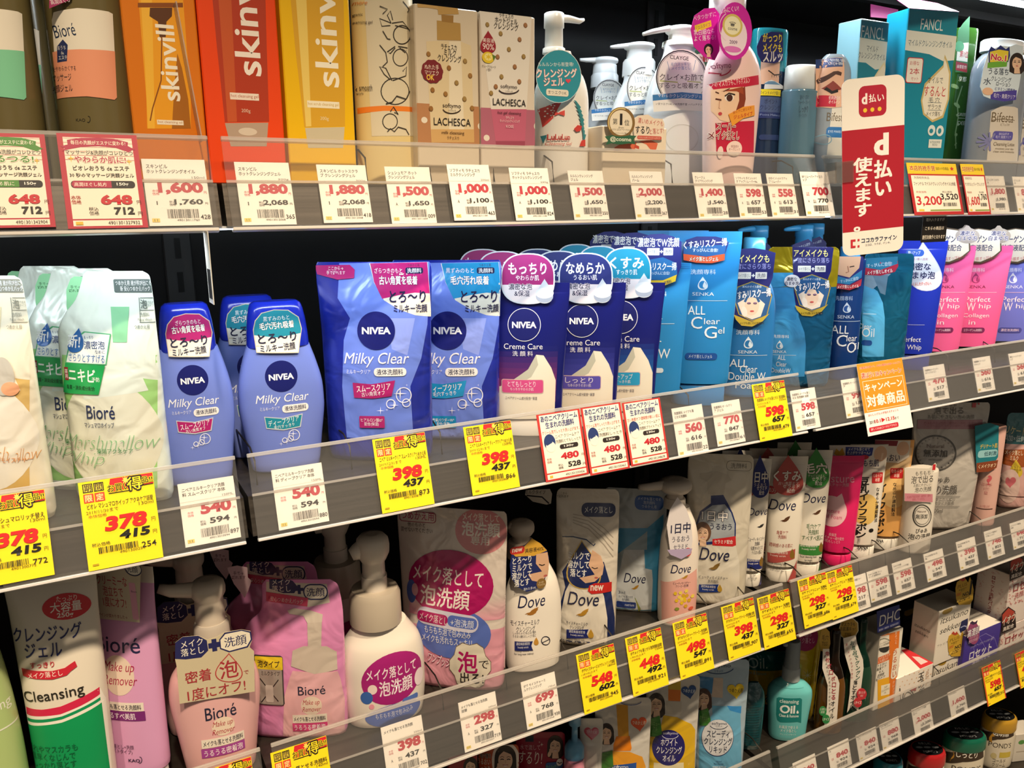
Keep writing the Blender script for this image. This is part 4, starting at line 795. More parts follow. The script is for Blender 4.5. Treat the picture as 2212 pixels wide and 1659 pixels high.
p.T('Marshmallow', 705, 1205, 560, '8cc48a', h=90, sh=.4, b=-.022); p.T('Whip', 545, 1315, 220, '8cc48a', h=100, sh=.4, b=-.022); p.T('薬用アクネケア', 745, 1262, 232, '2f8a48', h=34, b=.012)
f = p.sheet('tear_tab', [(430, 330), (428, 220), (455, 150), (480, 135), (560, 138), (582, 150), (575, 215), (545, 240), (520, 330), (470, 400), (440, 400)], '8fcf9a', y=.0, ink='foil'); f.T('手で→\n切れます', 488, 215, 90, '2a5a3a', h=44, res=1, b=.01); f.O(468, 405, 34, 40, '2fae62')
p.done()
p.copy('green foam refill pouch second in its row, tear tab sticking up behind the front one', dy=.06, dx=-.03)
p.copy('green foam refill pouch third in its row, in shade', dy=.12, dx=-.062)
p, X = foam_pouch((-430, 195, 500), 130, 'gold and cream foam refill pouch at the shelf end', 'efe3c8', 'd9b36a', 'f2e8d4', 'e9d5a8', '8a8676', .085)
p.T('allow', 175, 1280, 200, 'dd9a4a', h=80, sh=.4, b=-.022); p.T('Marsh', -60, 1280, 230, 'dd9a4a', h=90, sh=.4, b=-.022); p.T('リッチモイスチャー', 60, 1322, 290, 'd98a3a', h=34, b=.01); p.O(20, 780, 150, 250, 'c9bfae'); p.O(70, 860, 120, 90, 'eba77a')
p.done()
def milky_bottle(ext, capx, cap_top, cap_bot, cx, lab, c, sub, group):
    l, r, v = ext; k = (r-l)/540; X = lambda x: cx+(x-1812)*k
    p = Prod('liquid_face_wash_bottle', lab, 'face wash bottle', ext, cap_bot, 2, 'bottle', '7385d2', yc=.102, D=.045, rough=.3, group=group, sl=-.09, prof=[(0, .74, .8, 2.4), (.02, .80, .95, 2.4), (.25, .9, 1, 2.4), (.5, 1, 1, 2.4), (.68, .98, 1, 2.4), (.85, .86, .95, 2.4), (1, .71, .85, 2.6)])
    m = p.part('cap'); w_ = abs(p.loc(capx[1], cap_bot)[0]-p.loc(capx[0], cap_bot)[0])/2; z1 = p.loc(cx, cap_top)[1]; z0 = p.H; d = p.D/2; n_ = 2.8
    loft(m, [(z0-.003, 0, w_, 0, d*.93, n_), (z0, 0, w_*1.005, 0, d*.95, n_), (z0+(z1-z0)*.25, 0, w_*.985, 0, d*.93, n_), (z0+(z1-z0)*.6, 0, w_*.93, 0, d*.9, n_), (z0+(z1-z0)*.82, 0, w_*.87, 0, d*.84, n_), (z0+(z1-z0)*.95, 0, w_*.8, 0, d*.7, n_), (z1, 0, w_*.68, 0, d*.5, n_)], mat('1c2cae', .18), 40)
    y0 = cap_bot-560
    p.O(X(1817), y0+780, 205*k, 198*k, '131a66', 40); p.T('NIVEA', X(1817), y0+783, 158*k, 'f2f2f4', h=40, b=.035)
    p.T('Milky Clear', X(1825), y0+928, 335*k, 'f4f4f8', h=70, sh=.25); p.T('ミルキークリア', X(1745), y0+990, 125*k, 'f0f0f6', h=24, res=1); p.R(X(1822), y0+958, X(1988), y0+1008, 'f0eeea', r=.45); p.T('液体洗顔料', X(1905), y0+982, 135*k, '23244a', h=32, b=.015)
    p.P([(X(1708), y0+1040), (X(1830), y0+1048), (X(1950), y0+1018), (X(1938), y0+1105), (X(1830), y0+1128), (X(1722), y0+1118)], 'c8cdd2'); p.P([(X(1714), y0+1046), (X(1830), y0+1054), (X(1944), y0+1026), (X(1932), y0+1100), (X(1830), y0+1121), (X(1726), y0+1112)], c)
    p.T(sub[0], X(1832), y0+1068, 195*k, 'f2f4f6', h=38, rot=6, b=.01, res=1); p.T(sub[1], X(1835), y0+1100, 130*k, 'f2f4f6', h=24, rot=6, res=1)
    for a, b, w_ in ((1897, 1157, 66), (1875, 1180, 34), (1838, 1192, 30)): p.ring(X(a), y0+b, w_*k, w_*k, 5, 'e8eaf4', 20)
    for a, b, w_ in ((1890, 1150, 56), (1850, 1200, 40), (1815, 1215, 30)): p.star(X(a), y0+b, w_*k, 'f2f2fa', 4, .12)
    sh = [(X(1660), y0+628), (X(1638), y0+480), (X(1650), y0+420), (X(1690), y0+370), (X(1770), y0+348), (X(1860), y0+350), (X(1925), y0+395), (X(1945), y0+470), (X(1925), y0+628)]
    f = p.sheet('neck_label', sh, 'd8c8a8', gap=.0022, ink='card', curved=True); ins = lambda q, t=.965: [(X(1792)+(a-X(1792))*t, y0+490+(b-y0-490)*t) for a, b in q]
    f.P(ins(sh), 'f0e9da'); f.P(ins([(X(1640), y0+515), (X(1638), y0+480), (X(1650), y0+420), (X(1690), y0+370), (X(1770), y0+348), (X(1860), y0+350), (X(1925), y0+395), (X(1945), y0+470), (X(1942), y0+500), (X(1790), y0+530)]), c)
    f.T(sub[2], X(1785), y0+405, 165*k, 'f4f4f4', h=32, rot=2); f.T(sub[3], X(1788), y0+450, 215*k, 'f6f4ee', h=46, b=.03, rot=2, oc='3a3a4a', ow=.03); f.T('とろ〜り', X(1792), y0+530, 240*k, '23233f', h=62, b=.03, rot=2); f.T('ミルキー洗顔', X(1795), y0+592, 220*k, '23233f', h=48, b=.015, rot=2)
    return p.done()
milky_bottle((970, 1508, 850), (1050, 1418), 303, 585, 1240, 'blue flask bottle with dark blue cap and pink neck label', 'b01f6c', ('スムースクリア', '古い角質オフ', 'ざらつきのもと', '古い角質を吸着'), 'blue flask bottles with dark caps')
p = milky_bottle((1535, 2092, 850), (1590, 1990), 288, 560, 1812, 'blue flask bottle with dark blue cap and teal neck label, front one', '1d8a9e', ('ディープクリア', '毛穴すっきり', '黒ずみのもと', '毛穴汚れ吸着'), 'blue flask bottles with dark caps')
p.copy('blue flask bottle with teal neck label half hidden behind the front one', dy=.075, dx=-.018)
# ---- blue refill pouches
view(736, 500)
def milky_pouch(ext, top, cx, yc, lab, c, sub, cut):
    p = Prod('face_wash_refill_pouch', lab, 'refill pouch', ext, top, 2, 'pouch', '1d2b98', yc=yc, D=.05, sl=.0, rough=.22, fin='foil', prof=[(0, .88, .75, 2.6), (.03, .92, .95, 2.6), (.12, .94, 1, 2.5), (.35, .95, .9, 2.3), (.6, .96, .6, 2.2), (.8, .98, .3, 2.2), (.9, 1, .1, 2.4), (.94, 1, .04, 3), (.985, .99, .035, 3), (1, .965, .035, 3)])
    d = cx-229; X = lambda x: x+d
    p.P([(X(-10), 205), (X(575), 195), (X(560), 600), (X(520), 820), (X(450), 1000), (X(470), 1330), (X(40), 1330), (X(10), 1000), (X(20), 700), (X(60), 560), (X(-20), 430)], '6d86e2'); p.P([(X(300), 560), (X(480), 560), (X(430), 800), (X(330), 760)], '8fa0ea')
    p.P([(X(185), 206), (X(560), 196), (X(578), 420), (X(585), 548), (X(480), 540), (X(380), 505), (X(280), 445), (X(215), 330)], 'e9e4d6'); p.P([(X(190), 206), (X(558), 197), (X(575), 400), (X(480), 395), (X(380), 410), (X(268), 435), (X(215), 325)], c)
    p.T('つめかえ用', X(470), 218, 74, '3a2a3a', h=20, res=1); p.R(X(418), 232, X(532), 272, '23254e', r=.3); p.T('洗顔料', X(475), 252, 92, 'eef0f4', h=30, b=.01); p.T(sub[2], X(308), 252, 180, 'f4e8f0', h=34); p.T(sub[3], X(372), 315, 245, 'f6f2f0', h=56, b=.03, oc='4a2a4a', ow=.03); p.T('とろ〜り', X(432), 420, 232, '23204a', h=76, b=.03); p.T('ミルキー洗顔', X(450), 496, 216, '23204a', h=52, b=.02)
    p.O(X(229), 640, 244, 248, '161c6e', 44); p.T('NIVEA', X(230), 640, 186, 'f4f4f6', h=46, b=.035)
    p.T('Milky Clear', X(230), 830, 420, 'f4f4fa', h=95, sh=.25); p.T('ミルキークリア', X(115), 905, 155, 'eef0fa', h=28, res=1); p.R(X(214), 880, X(424), 934, 'f2f0ec', r=.45); p.T('液体洗顔料', X(318), 907, 170, '23244a', h=38, b=.015)
    p.P([(X(78), 975), (X(200), 985), (X(352), 960), (X(330), 1062), (X(210), 1078), (X(88), 1072)], c); p.T(sub[0], X(212), 1008, 220, 'f6f2f6', h=44, rot=5, b=.012); p.T(sub[1], X(210), 1046, 150, 'f4eef4', h=30, rot=5, res=1)
    for a, b, w_ in ((408, 1055, 96), (425, 1105, 50), (325, 1112, 56)): p.ring(X(a), b, w_, w_, 6, 'e8eaf6', 24)
    for a, b, w_ in ((385, 1045, 90), (345, 1120, 64), (258, 1155, 54), (300, 1150, 20), (428, 990, 18)): p.star(X(a), b, w_, 'f4f4fc', 4, .12)
    p.R(X(122), 1190, X(285), 1266, c, r=.1); p.T(sub[4], X(203), 1230, 140, 'f2eef4', h=52, res=1)
    if cut: p.P([(X(-165), 218), (X(60), 214), (X(92), 245), (X(88), 300), (X(-20), 310), (X(-150), 275)], 'b0206e'); p.T('ここから→\n手で切れます', X(-30), 252, 120, 'f4e6ee', h=52, res=1)
    return p.done()
milky_pouch((-135, 598, 700), 196, 229, .085, 'periwinkle refill pouch with magenta corner beside the flask bottles', 'b0206e', ('スムースクリア', '古い角質オフ', 'ざらつきのもと', '古い角質を吸着', 'ヒアルロン酸α*\n配合(保湿)'), True)
milky_pouch((345, 1040, 700), 184, 690, .125, 'periwinkle refill pouch with sky blue corner, overlapped by the magenta one', '1e8fc8', ('ディープクリア', '毛穴すっきり', '黒ずみのもと', '毛穴汚れ吸着', '竹炭パウダーW*\n配合(洗浄)'), True)
# ---- cream tubes
def creme(ext, cx, cy, lab_c, lab_y, w_, c, c2, txt, strip, yc, lab):
    p = Prod('face_wash_tube', lab, 'face wash tube', ext, ext[2]-70, 2, 'tube', '141a6c', yc=yc, D=.032, sl=.0, rough=.28, group='navy tubes with rounded top labels')
    d = cx-1185; e = cy-602; X = lambda x: x+d; Y = lambda y: y+e
    for i in range(10):
        k = i/10; p.R(X(985)+i*2, Y(740+i*36), X(1402)-i*2, Y(780+i*36), '#%02x%02x%02x' % tuple(int(a+(b-a)*k**.8) for a, b in zip((20, 26, 108), c2)))
    p.P([(X(1002), Y(1010)), (X(1110), Y(960)), (X(1210), Y(890)), (X(1262), Y(795)), (X(1310), Y(800)), (X(1360), Y(880)), (X(1388), Y(960)), (X(1380), Y(1200)), (X(1010), Y(1200))], 'efe6d2'); p.P([(X(1110), Y(960)), (X(1210), Y(890)), (X(1262), Y(795)), (X(1275), Y(860)), (X(1230), Y(940)), (X(1150), Y(985))], 'c4c2b0')
    p.O(X(1185), Y(602), 214, 216, 'e8e8f0', 44); p.O(X(1185), Y(602), 206, 208, '141a66', 44); p.T('NIVEA', X(1185), Y(603), 158, 'f4f4f6', h=42, b=.035)
    p.T('Creme Care', X(1178), Y(742), 250, 'eceaf2', h=36); p.T('洗 顔 料', X(1175), Y(788), 132, 'eceaf2', h=34)
    p.R(X(1038), Y(955), X(1310), Y(1046), 'd8b8b0', r=.15); p.R(X(1042), Y(959), X(1306), Y(1042), strip, r=.15); p.T(txt[3], X(1168), Y(985), 180, 'f4ecf0', h=36); p.T(txt[4], X(1170), Y(1018), 150, 'f0e4ea', h=20, res=1); p.T('ニベアクリーム成分配合* 保湿', X(1165), Y(1076), 205, '4a4458', h=20, res=1)
    p.cap('f2ede2', .12, .74)
    sh = [(lab_c+w_/2*math.copysign(abs(math.cos(t))**.8, math.cos(t)), lab_y+165*math.copysign(abs(math.sin(t))**.75, math.sin(t))) for t in [2*math.pi*i/40 for i in range(40)]]
    f = p.sheet('top_label', sh, 'dfe3ea', gap=.0035, ink='card'); ins = lambda k, q=sh: [(lab_c+(a-lab_c)*k, lab_y+(b-lab_y)*k) for a, b in q]
    f.P(ins(.95), 'f0e6ea'); f.P([q for q in ins(.95) if q[1] < lab_y+60], c); n = lambda a: lab_c+a-1208; m = lambda b: lab_y+b-305
    f.T(txt[0], n(1205), m(240), w_*.7, 'f8f4f6', h=72, b=.035); f.T(txt[1], n(1205), m(300), w_*.43, 'f8f4f6', h=34, b=.015); f.T('濃密な泡\n  &保湿', n(1160), m(378), w_*.43, '2a2448', h=82, b=.02, oc='f6eef2', ow=.05)
    f.drop(n(1316), m(385), 118, 160, 'd4dae4', 0); f.O(n(1316), m(420), 112, 80, 'a9b4ca'); f.O(n(1316), m(398), 118, 70, 'e6eaf0')
    return p.done()
T1 = creme((945, 1478, 400), 1185, 602, 1208, 305, 350, 'a32470', (176, 60, 110), ('もっちり', 'やわらか肌', '', 'とてもしっとり', 'もっちりやわらか肌'), 'd8508c', .082, 'navy tube with round magenta top label, front one')
T2 = creme((1305, 1840, 400), 1556, 577, 1582, 302, 352, '232c72', (92, 92, 190), ('なめらか', 'うるおい肌', '', 'しっとり', 'なめらかうるおい肌'), '5a50b0', .084, 'navy tube with round navy top label, front one')
T3 = creme((1565, 2092, 400), 1811, 553, 1850, 268, 312, '1590b4', (40, 140, 200), ('くすみ', 'すっきり肌', '', 'ブライトアップ', 'くすみすっきり肌'), '2a9ccc', .086, 'navy tube with round turquoise top label, front one')
for T, nm in ((T1, 'magenta'), (T2, 'navy'), (T3, 'turquoise')):
    for i, o_ in enumerate(('second', 'third')): T.copy(f'navy tube with {nm} top label, {o_} in its row', dy=.062+.062*i, dx=-.005)
# ---- blue face wash tubes, bottles and pouches
view(1380, 460, 2212/460)
def senka(p, x, y, w_, col='dce8f2', bg=None):
    p.drop(x, y, w_, w_*1.2, col); p.O(x, y+w_*.14, w_*.7, w_*.72, bg); p.drop(x+w_*.17, y+w_*.12, w_*.36, w_*.62, col)
BL = '2a86c6'
p = Prod('face_wash_tube', 'sky blue tube mostly hidden behind the turquoise labelled tube, wide navy card on top', 'face wash tube', (-230, 540, 600), 520, 2, 'tube', BL, yc=.094, D=.033, sl=0, rough=.3, group='sky blue tubes')
for i in range(3): p.R(-280, 530+i*20, 530, 538+i*20, '1d6cae')
p.T('洗顔専科', 165, 840, 250, 'e4eef4', h=55); p.T('SENKA', 140, 1085, 210, 'e4eef4', h=36); p.R(-100, 1148, 370, 1154, 'bcd8ea'); p.T('Clear', 100, 1340, 270, 'e4eef4', h=80); p.T('W', 262, 1462, 125, 'e4eef4', h=100); p.T('Double', 60, 1455, 250, 'e4eef4', h=75); p.R(0, 1610, 255, 1660, 'd6e4ee', r=.45)
f = p.sheet('top_card', [(-60, 560), (-40, 330), (20, 260), (120, 222), (250, 215), (360, 245), (445, 300), (440, 560), (380, 710), (250, 760), (60, 740)], '1b2072', gap=.004)
f.T('濃密泡でW洗顔', 205, 305, 430, 'f2f2ee', h=96, b=.02); f.R(85, 365, 215, 440, 'f0f0ee', r=.08); f.R(255, 362, 355, 440, 'f0f0ee', r=.08); f.T('メイク落とし', 150, 402, 115, '23254e', h=34, res=1); f.T('洗顔', 305, 402, 76, '23254e', h=44); f.T('+', 235, 402, 34, 'f0f0ee', h=34, b=.05)
f.P([(-20, 510), (250, 460), (390, 520), (400, 640), (330, 700), (0, 690)], '1f6aa8'); f.T('くすみリスク一掃', 190, 555, 400, 'f4f4f2', h=80, b=.03); f.T('すっぴんに自信!', 210, 625, 220, 'dcecf4', h=36, b=.01); f.P([(-20, 700), (250, 700), (395, 640), (380, 710), (250, 760), (60, 740)], 'f0cc2e'); f.T('洗顔料', 300, 718, 80, '23254e', h=36, rot=14, b=.02)
p.done(); p.copy('sky blue tube with navy card, second in its row', dy=.062, dx=.002); p.copy('sky blue tube with navy card, third in its row and in shade', dy=.124, dx=.004)
p = Prod('cleansing_gel_tube', 'sky blue gel tube with navy and orange top card', 'face wash tube', (300, 1068, 330), 192, 2, 'tube', BL, yc=.096, D=.036, sl=0, rough=.28, group='sky blue tubes')
p.T('洗顔専科', 668, 612, 262, 'dce8f2', h=52); senka(p, 664, 730, 115, 'e6eef4', BL); p.T('SENKA', 668, 842, 225, 'dce8f2', h=36); p.R(490, 909, 920, 914, 'bcd8ea'); p.T('ALL', 600, 1010, 180, 'e4eef4', h=90); p.T('C', 600, 1140, 115, 'e4eef4', h=125); p.T('lear', 760, 1125, 165, 'e4eef4', h=62); p.T('G', 745, 1240, 130, 'e4eef4', h=125); p.T('el', 855, 1220, 65, 'e4eef4', h=66)
p.R(480, 1455, 815, 1525, '1d4f9a', r=.45); p.T('メイク落としジェル', 640, 1490, 245, 'd8e6f2', h=38, res=1); p.cap('2f7ab8', .12, .74)
f = p.sheet('top_card', [(455, 400), (490, 280), (600, 245), (800, 245), (900, 270), (935, 310), (895, 420), (890, 490), (760, 522), (600, 518), (465, 490)], '1c2472', gap=.004)
f.P([(470, 350), (910, 330), (890, 430), (700, 450), (465, 425)], '1f5f9e'); f.P([(462, 425), (700, 455), (893, 425), (890, 490), (760, 522), (600, 518), (465, 490)], 'e85a2a'); f.T('くすみリスク一掃', 690, 318, 450, 'f4f4f2', h=80, b=.035, rot=5, oc='1c2472', ow=.03); f.T('すっぴんに自信!', 690, 386, 260, 'e4eef4', h=38, b=.02); f.T('メイク落としジェル', 675, 478, 300, 'f8ecdc', h=46, b=.03, oc='3a1a10', ow=.05)
p.done()
p.copy('sky blue gel tube with navy and orange card, second in its row', dy=.062, dx=-.012)
def eyecard(p, x, y, k, gap, name='eye_card', pr=None):
    q = lambda a, b: (x+a*k, y+b*k); sh = [q(-215, -390), q(-120, -420), q(20, -430), q(150, -410), q(245, -380), q(215, -120), q(175, -20), q(215, 60), q(110, 330), q(0, 385), q(-110, 375), q(-170, 310), q(-200, 120)]
    f = pr or p.sheet(name, sh, '1d1f66', gap=gap)
    if pr: f.P(sh, '1d1f66')
    f.T('アイメイクも', *q(-10, -320), 380*k, 'f2e48a', h=80*k, b=.02); f.T('一度にさらり落ち', *q(-5, -240), 400*k, 'a8a8e0', h=60*k); f.R(*q(-155, -180), *q(-10, -110), 'e8e4dc', r=.08); f.R(*q(35, -180), *q(155, -110), 'e8e4dc', r=.08); f.T('メイク落とし', *q(-82, -145), 125*k, '23254e', h=38*k, res=1); f.T('洗顔', *q(95, -145), 90*k, '23254e', h=46*k, b=.01); f.T('+', *q(13, -145), 34*k, 'f0f0ee', h=34*k, b=.05)
    f.P([q(0, -85), q(170, -25), q(210, 65), q(155, 280), q(0, 330), q(-140, 260), q(-195, 80), q(-150, -30)], 'b09a3a'); f.P([q(0, -76), q(163, -18), q(200, 65), q(148, 272), q(0, 320), q(-132, 254), q(-186, 80), q(-143, -22)], '2a5a8e')
    f.T('米ぬかオイル配合', *q(0, -30), 200*k, 'dcecf4', h=26*k, res=1)
    f.P([q(-150, 140), q(-60, 90), q(60, 85), q(135, 150), q(90, 280), q(0, 310), q(-100, 270)], 'f0dcc8'); f.O(*q(0, 165), 150*k, 210*k, 'efcdb2'); f.L([q(-75, 130), q(-50, 80), q(0, 65), q(50, 80), q(75, 130)], 26*k, '2a5a8e')
    for s in (-1, 1): f.O(*q(s*32, 140), 40*k, 16*k, '8a6a8e'); f.L([q(s*32-20*k, 146), q(s*32, 152), q(s*32+20, 146)], 6*k, '2a1a20')
    f.O(*q(0, 225), 44*k, 18*k, 'c8504e'); f.O(*q(-80, 230), 60*k, 110*k, 'f4e6d8', rot=15)
    f.T('くすみリスク一掃', *q(0, 45), 390*k, 'f4f4f2', h=86*k, b=.035, rot=6, oc='1d1f66', ow=.03)
    f.P([q(-190, 260), q(0, 335), q(180, 250), q(110, 330), q(0, 385), q(-110, 375), q(-170, 310)], 'c2a83a'); f.T('メイクも落とせる泡洗顔料', *q(0, 350), 250*k, '231f14', h=28*k, b=.02, res=1)
p = Prod('foam_cleanser_bottle', 'sky blue bottle with navy eye makeup card, rounded shoulders', 'face wash bottle', (880, 1395, 1350), 370, 2, 'bottle', '2a74b2', yc=.1, D=.04, sl=.0, rough=.25, prof=[(0, .93, .93, 2.3), (.02, .98, 1, 2.3), (.4, 1, 1, 2.3), (.6, .98, 1, 2.3), (.72, .86, .9, 2.2), (.82, .62, .7, 2), (1, .45, .55, 2)])
p.cap('2a74b2', .01); p.parts.pop(); m = p.part('cap'); r = p.W/2; loft(m, [(p.H-.002, 0, r*.44, 0, r*.44, 2), (p.H+.016, 0, r*.43, 0, r*.43, 2), (p.H+.018, 0, r*.38, 0, r*.38, 2)], mat('5fb8e6', .25))
p.T('洗顔専科', 1135, 1240, 245, 'd4e4f0', h=52); senka(p, 1137, 1345, 105, 'd8e6f2', '2a74b2'); p.T('SENKA', 1132, 1444, 200, 'd4e4f0', h=32); p.R(940, 1478, 1340, 1483, 'bcd8ea'); p.T('ALL', 1040, 1560, 190, 'e4eef4', h=80); p.T('Clear', 1140, 1622, 180, 'e4eef4', h=76); p.T('Double W', 1130, 1700, 380, 'e4eef4', h=80); p.T('Foam', 1130, 1790, 250, 'e4eef4', h=70)
eyecard(p, 1175, 795, 1.0, .004); p.done()
p = Prod('foam_cleanser_refill_pouch', 'gold topped blue refill pouch with printed eye makeup picture', 'refill pouch', (1330, 2080, 480), 352, 2, 'pouch', '1f6c9c', yc=.112, D=.04, sl=0, rough=.16, fin='mylar', bands=((.72, 1, 'b39c1e'),))
p.P([(1330, 620), (1740, 620), (1730, 740), (1330, 780)], '3f9fd6'); p.P([(1340, 780), (1650, 760), (1660, 1080), (1720, 1240), (1735, 1380), (1720, 1700), (1345, 1700)], '3a92ce'); p.R(1350, 960, 1640, 1110, '3488c4', r=.1)
p.T('洗顔専科', 1475, 1283, 170, 'dce8f2', h=36); senka(p, 1462, 1368, 76, 'e0eaf2', '3a92ce'); p.T('SENKA', 1462, 1440, 140, 'dce8f2', h=28); p.R(1370, 1474, 1635, 1478, 'bcd8ea'); p.T('ALL\nClear\nDoubleW', 1480, 1570, 200, 'e4eef4', h=180)
eyecard(p, 1795, 715, .93, .004, pr=p); p.O(1590, 705, 165, 130, 'f0ecf0'); p.T('濃密な\n白まゆ泡', 1588, 708, 140, '2a2450', h=84, b=.025, res=1)
p.done()
p = Prod('cleansing_oil_pump', 'sky blue pump bottle standing behind the gold topped pouch', 'pump bottle', (1560, 1840, 900), 420, 2, 'bottle', '2a86c6', yc=.22, D=.05, rough=.2, group='sky blue pump bottles at the back')
p.pump(1700, (420, 330, 250, 122), (170, 120, 130), (1512, 175), '4aa8e2', style='long')
f = p.sheet('neck_card', [(1560, 420), (1600, 330), (1760, 270), (1830, 330), (1840, 460), (1570, 460)], '2a2a6a', gap=.01); f.T('米ぬかオイル配合', 1700, 345, 160, 'd8e4f2', h=30, rot=12, res=1)
p.done(); p.copy('sky blue pump bottle behind the navy bottle near the red sign', dx=.1); p.copy('sky blue pump bottle in the shade beside the others at the back', dx=-.095, dy=.02)
view(1752, 450, 2212/460)
p = Prod('cleansing_oil_bottle', 'navy straight bottle with red banded picture card, under the red sign', 'bottle', (205, 535, 900), 520, 2, 'straight', '1f4a96', yc=.11, D=.036, sl=0, rough=.12, fin='liquid', ink='plastic')
p.cap('2f8ed0', .01); p.parts.pop(); m = p.part('cap'); r = p.W/2; loft(m, [(p.H, 0, r*.6, 0, r*.6, 2), (p.H+.02, 0, r*.6, 0, r*.6, 2)], mat('3a9ada', .25))
p.T('洗顔専科', 345, 935, 190, '9ab4d8', h=48); senka(p, 372, 1030, 92, 'b4c8e2', '1f4a96'); p.T('SENKA', 365, 1128, 175, 'b4c8e2', h=34); p.R(235, 1172, 520, 1177, 'a8c0de'); p.T('ALL', 305, 1260, 190, 'dce4ee', h=84); p.T('C', 318, 1375, 105, 'dce4ee', h=120); p.T('lear', 425, 1348, 105, 'dce4ee', h=66); p.T('O', 420, 1445, 90, 'dce4ee', h=110); p.T('il', 476, 1430, 40, 'dce4ee', h=70)
f = p.sheet('picture_card', [(262, 500), (545, 500), (540, 680), (520, 800), (400, 850), (262, 830)], '23246a', gap=.003); f.P([(270, 500), (520, 500), (500, 620), (400, 720), (280, 690)], 'd8a888'); f.L([(380, 600), (390, 660), (360, 670)], 12, 'a06a50'); f.L([(400, 610), (450, 600)], 12, '3a2018'); f.P([(262, 700), (390, 735), (530, 640), (525, 720), (400, 790), (262, 775)], '2a7aa8'); f.P([(262, 780), (400, 800), (530, 730), (515, 805), (400, 850), (262, 832)], 'a8283a'); f.T('メイク落としオイル', 385, 812, 220, 'f0e0d8', h=36, rot=3, b=.02, res=1); f.T('すっぴんに自信!', 400, 742, 190, 'dce8f0', h=36, rot=12, res=1)
p.done()
p = Prod('cleansing_oil_refill_pouch', 'shiny teal refill pouch picturing a light blue bottle, below the red sign', 'refill pouch', (525, 1045, 800), 470, 2, 'pouch', '1d6e92', yc=.098, D=.038, sl=0, rough=.14, fin='mylar')
p.P([(530, 780), (600, 800), (690, 860), (745, 980), (765, 1130), (755, 1540), (530, 1540)], '58b4e6'); p.P([(530, 690), (830, 680), (640, 840), (530, 790)], '8aa4b8'); p.P([(640, 700), (800, 690), (770, 900), (720, 880)], '6a8aa2')
p.R(540, 1095, 680, 1100, 'cfe6f4'); p.T('Clear', 560, 1225, 150, 'e4eef4', h=52); p.T('Oil', 595, 1290, 130, 'e4eef4', h=92); p.R(525, 1370, 635, 1425, '1d4f9a', r=.4)
f = p; f.P([(545, 560), (900, 540), (905, 600), (870, 660), (720, 700), (545, 690)], 'b02a44'); f.P([(560, 520), (900, 500), (900, 575), (720, 640), (555, 615)], '2a7a9e'); f.T('メイク落としオイル', 715, 658, 265, 'f4e4e0', h=42, rot=6, b=.03, res=1); f.T('すっぴんに自信!', 710, 585, 260, 'cfe6f0', h=44, rot=6, res=1)
p.done()
p = Prod('face_wash_tube', 'royal blue tube with big pale drop badge beside the teal pouch', 'face wash tube', (905, 1418, 420), 336, 2, 'tube', '1d33b4', yc=.1, D=.036, sl=0, rough=.28)
p.drop(1200, 600, 380, 520, 'd4d6e8', -40); p.drop(1200, 605, 350, 490, 'e4e4f0', -36); p.R(985, 425, 1175, 500, '2a5cc2', r=.5); p.T('潤いアップ', 1070, 462, 130, 'e8eaf4', h=36, b=.02); p.T('うるおい導入技術', 1100, 528, 230, 'a0304a', h=28, res=1); p.T('濃密な', 1120, 605, 250, '23255e', h=76, b=.03); p.T('白まゆ泡', 1130, 695, 320, '23255e', h=76, b=.03); p.T('ふっくらしたすっぴんへ', 1130, 785, 240, 'd84a2a', h=36, rot=3, b=.02)
p.R(1010, 1208, 1180, 1212, 'bcc4ea'); p.T('Perfect', 1040, 1360, 210, 'eceef6', h=52); p.T('Whip', 1070, 1450, 150, 'eceef6', h=66); p.cap('1a2a90', .12, .74)
p.done()
def pink_tube(ext, dx, cx, lab, c, yc, wh, badge, dark):
    p = Prod('face_wash_tube', lab, 'face wash tube', ext, 388, 2, 'tube', c, yc=yc, D=.036, sl=.0, rough=.28, group='pastel whip tubes')
    p.T('洗顔専科', cx, 640, 170, 'f0d8e4' if not dark else 'dfe0f2', h=44); senka(p, cx-8, 722, 92, dark or 'a03468', c); p.T('SENKA', cx, 815, 190, dark or '7a2a50', h=32); p.R(cx-110, 872, cx+210, 876, 'f0c4d6'); p.T('Perfect', cx+15, 945, 260, 'f8e4ec', h=54); p.T('W', cx-60, 1022, 92, 'f8e4ec', h=86); p.T('hip', cx+85, 1022, 125, 'f8e4ec', h=62)
    if not dark: p.T('Collagen', cx-5, 1118, 270, 'f8e4ec', h=54); p.T('in', cx-50, 1185, 70, 'f8e4ec', h=44)
    p.R(cx-160, 1238, cx+85, 1292, '7a2458' if not dark else '4a4a9a', r=.5); p.T(wh, cx-40, 1265, 190, 'f0d4e0', h=28, res=1)
    x0 = cx+40
    f = p.sheet('top_card', [(x0-230, 400), (x0-225, 290), (x0-150, 230), (x0-20, 205), (x0+120, 225), (x0+215, 300), (x0+220, 440), (x0+140, 520), (x0, 575), (x0-140, 560)], '5a4630', gap=.0035); f.P([(x0-220, 400), (x0-215, 300), (x0-145, 240), (x0-20, 216), (x0+112, 235), (x0+200, 300), (x0+205, 440), (x0+130, 500), (x0, 555), (x0-130, 545)], 'e6d8c6')
    f.T('コラーゲン', x0-70, 320, 270, '23254e', h=72, b=.03); f.T('美容液配合', x0-20, 410, 300, '2a2650', h=66, b=.02); f.T('ハリ肌すっぴんへ', x0+20, 520, 260, 'c03a4a', h=36, rot=8, b=.01)
    g = p.sheet('foam_bubble', [(x0+190+125*math.cos(2*math.pi*i/30), 285+80*math.sin(2*math.pi*i/30)-(26 if i in (22, 23) else 0)) for i in range(30)], badge, gap=.008); g.T('濃密な\n白まゆ泡', x0+190, 285, 205, '23255e', h=100, b=.03, oc='f2e6e0', ow=.05)
    return p.done()
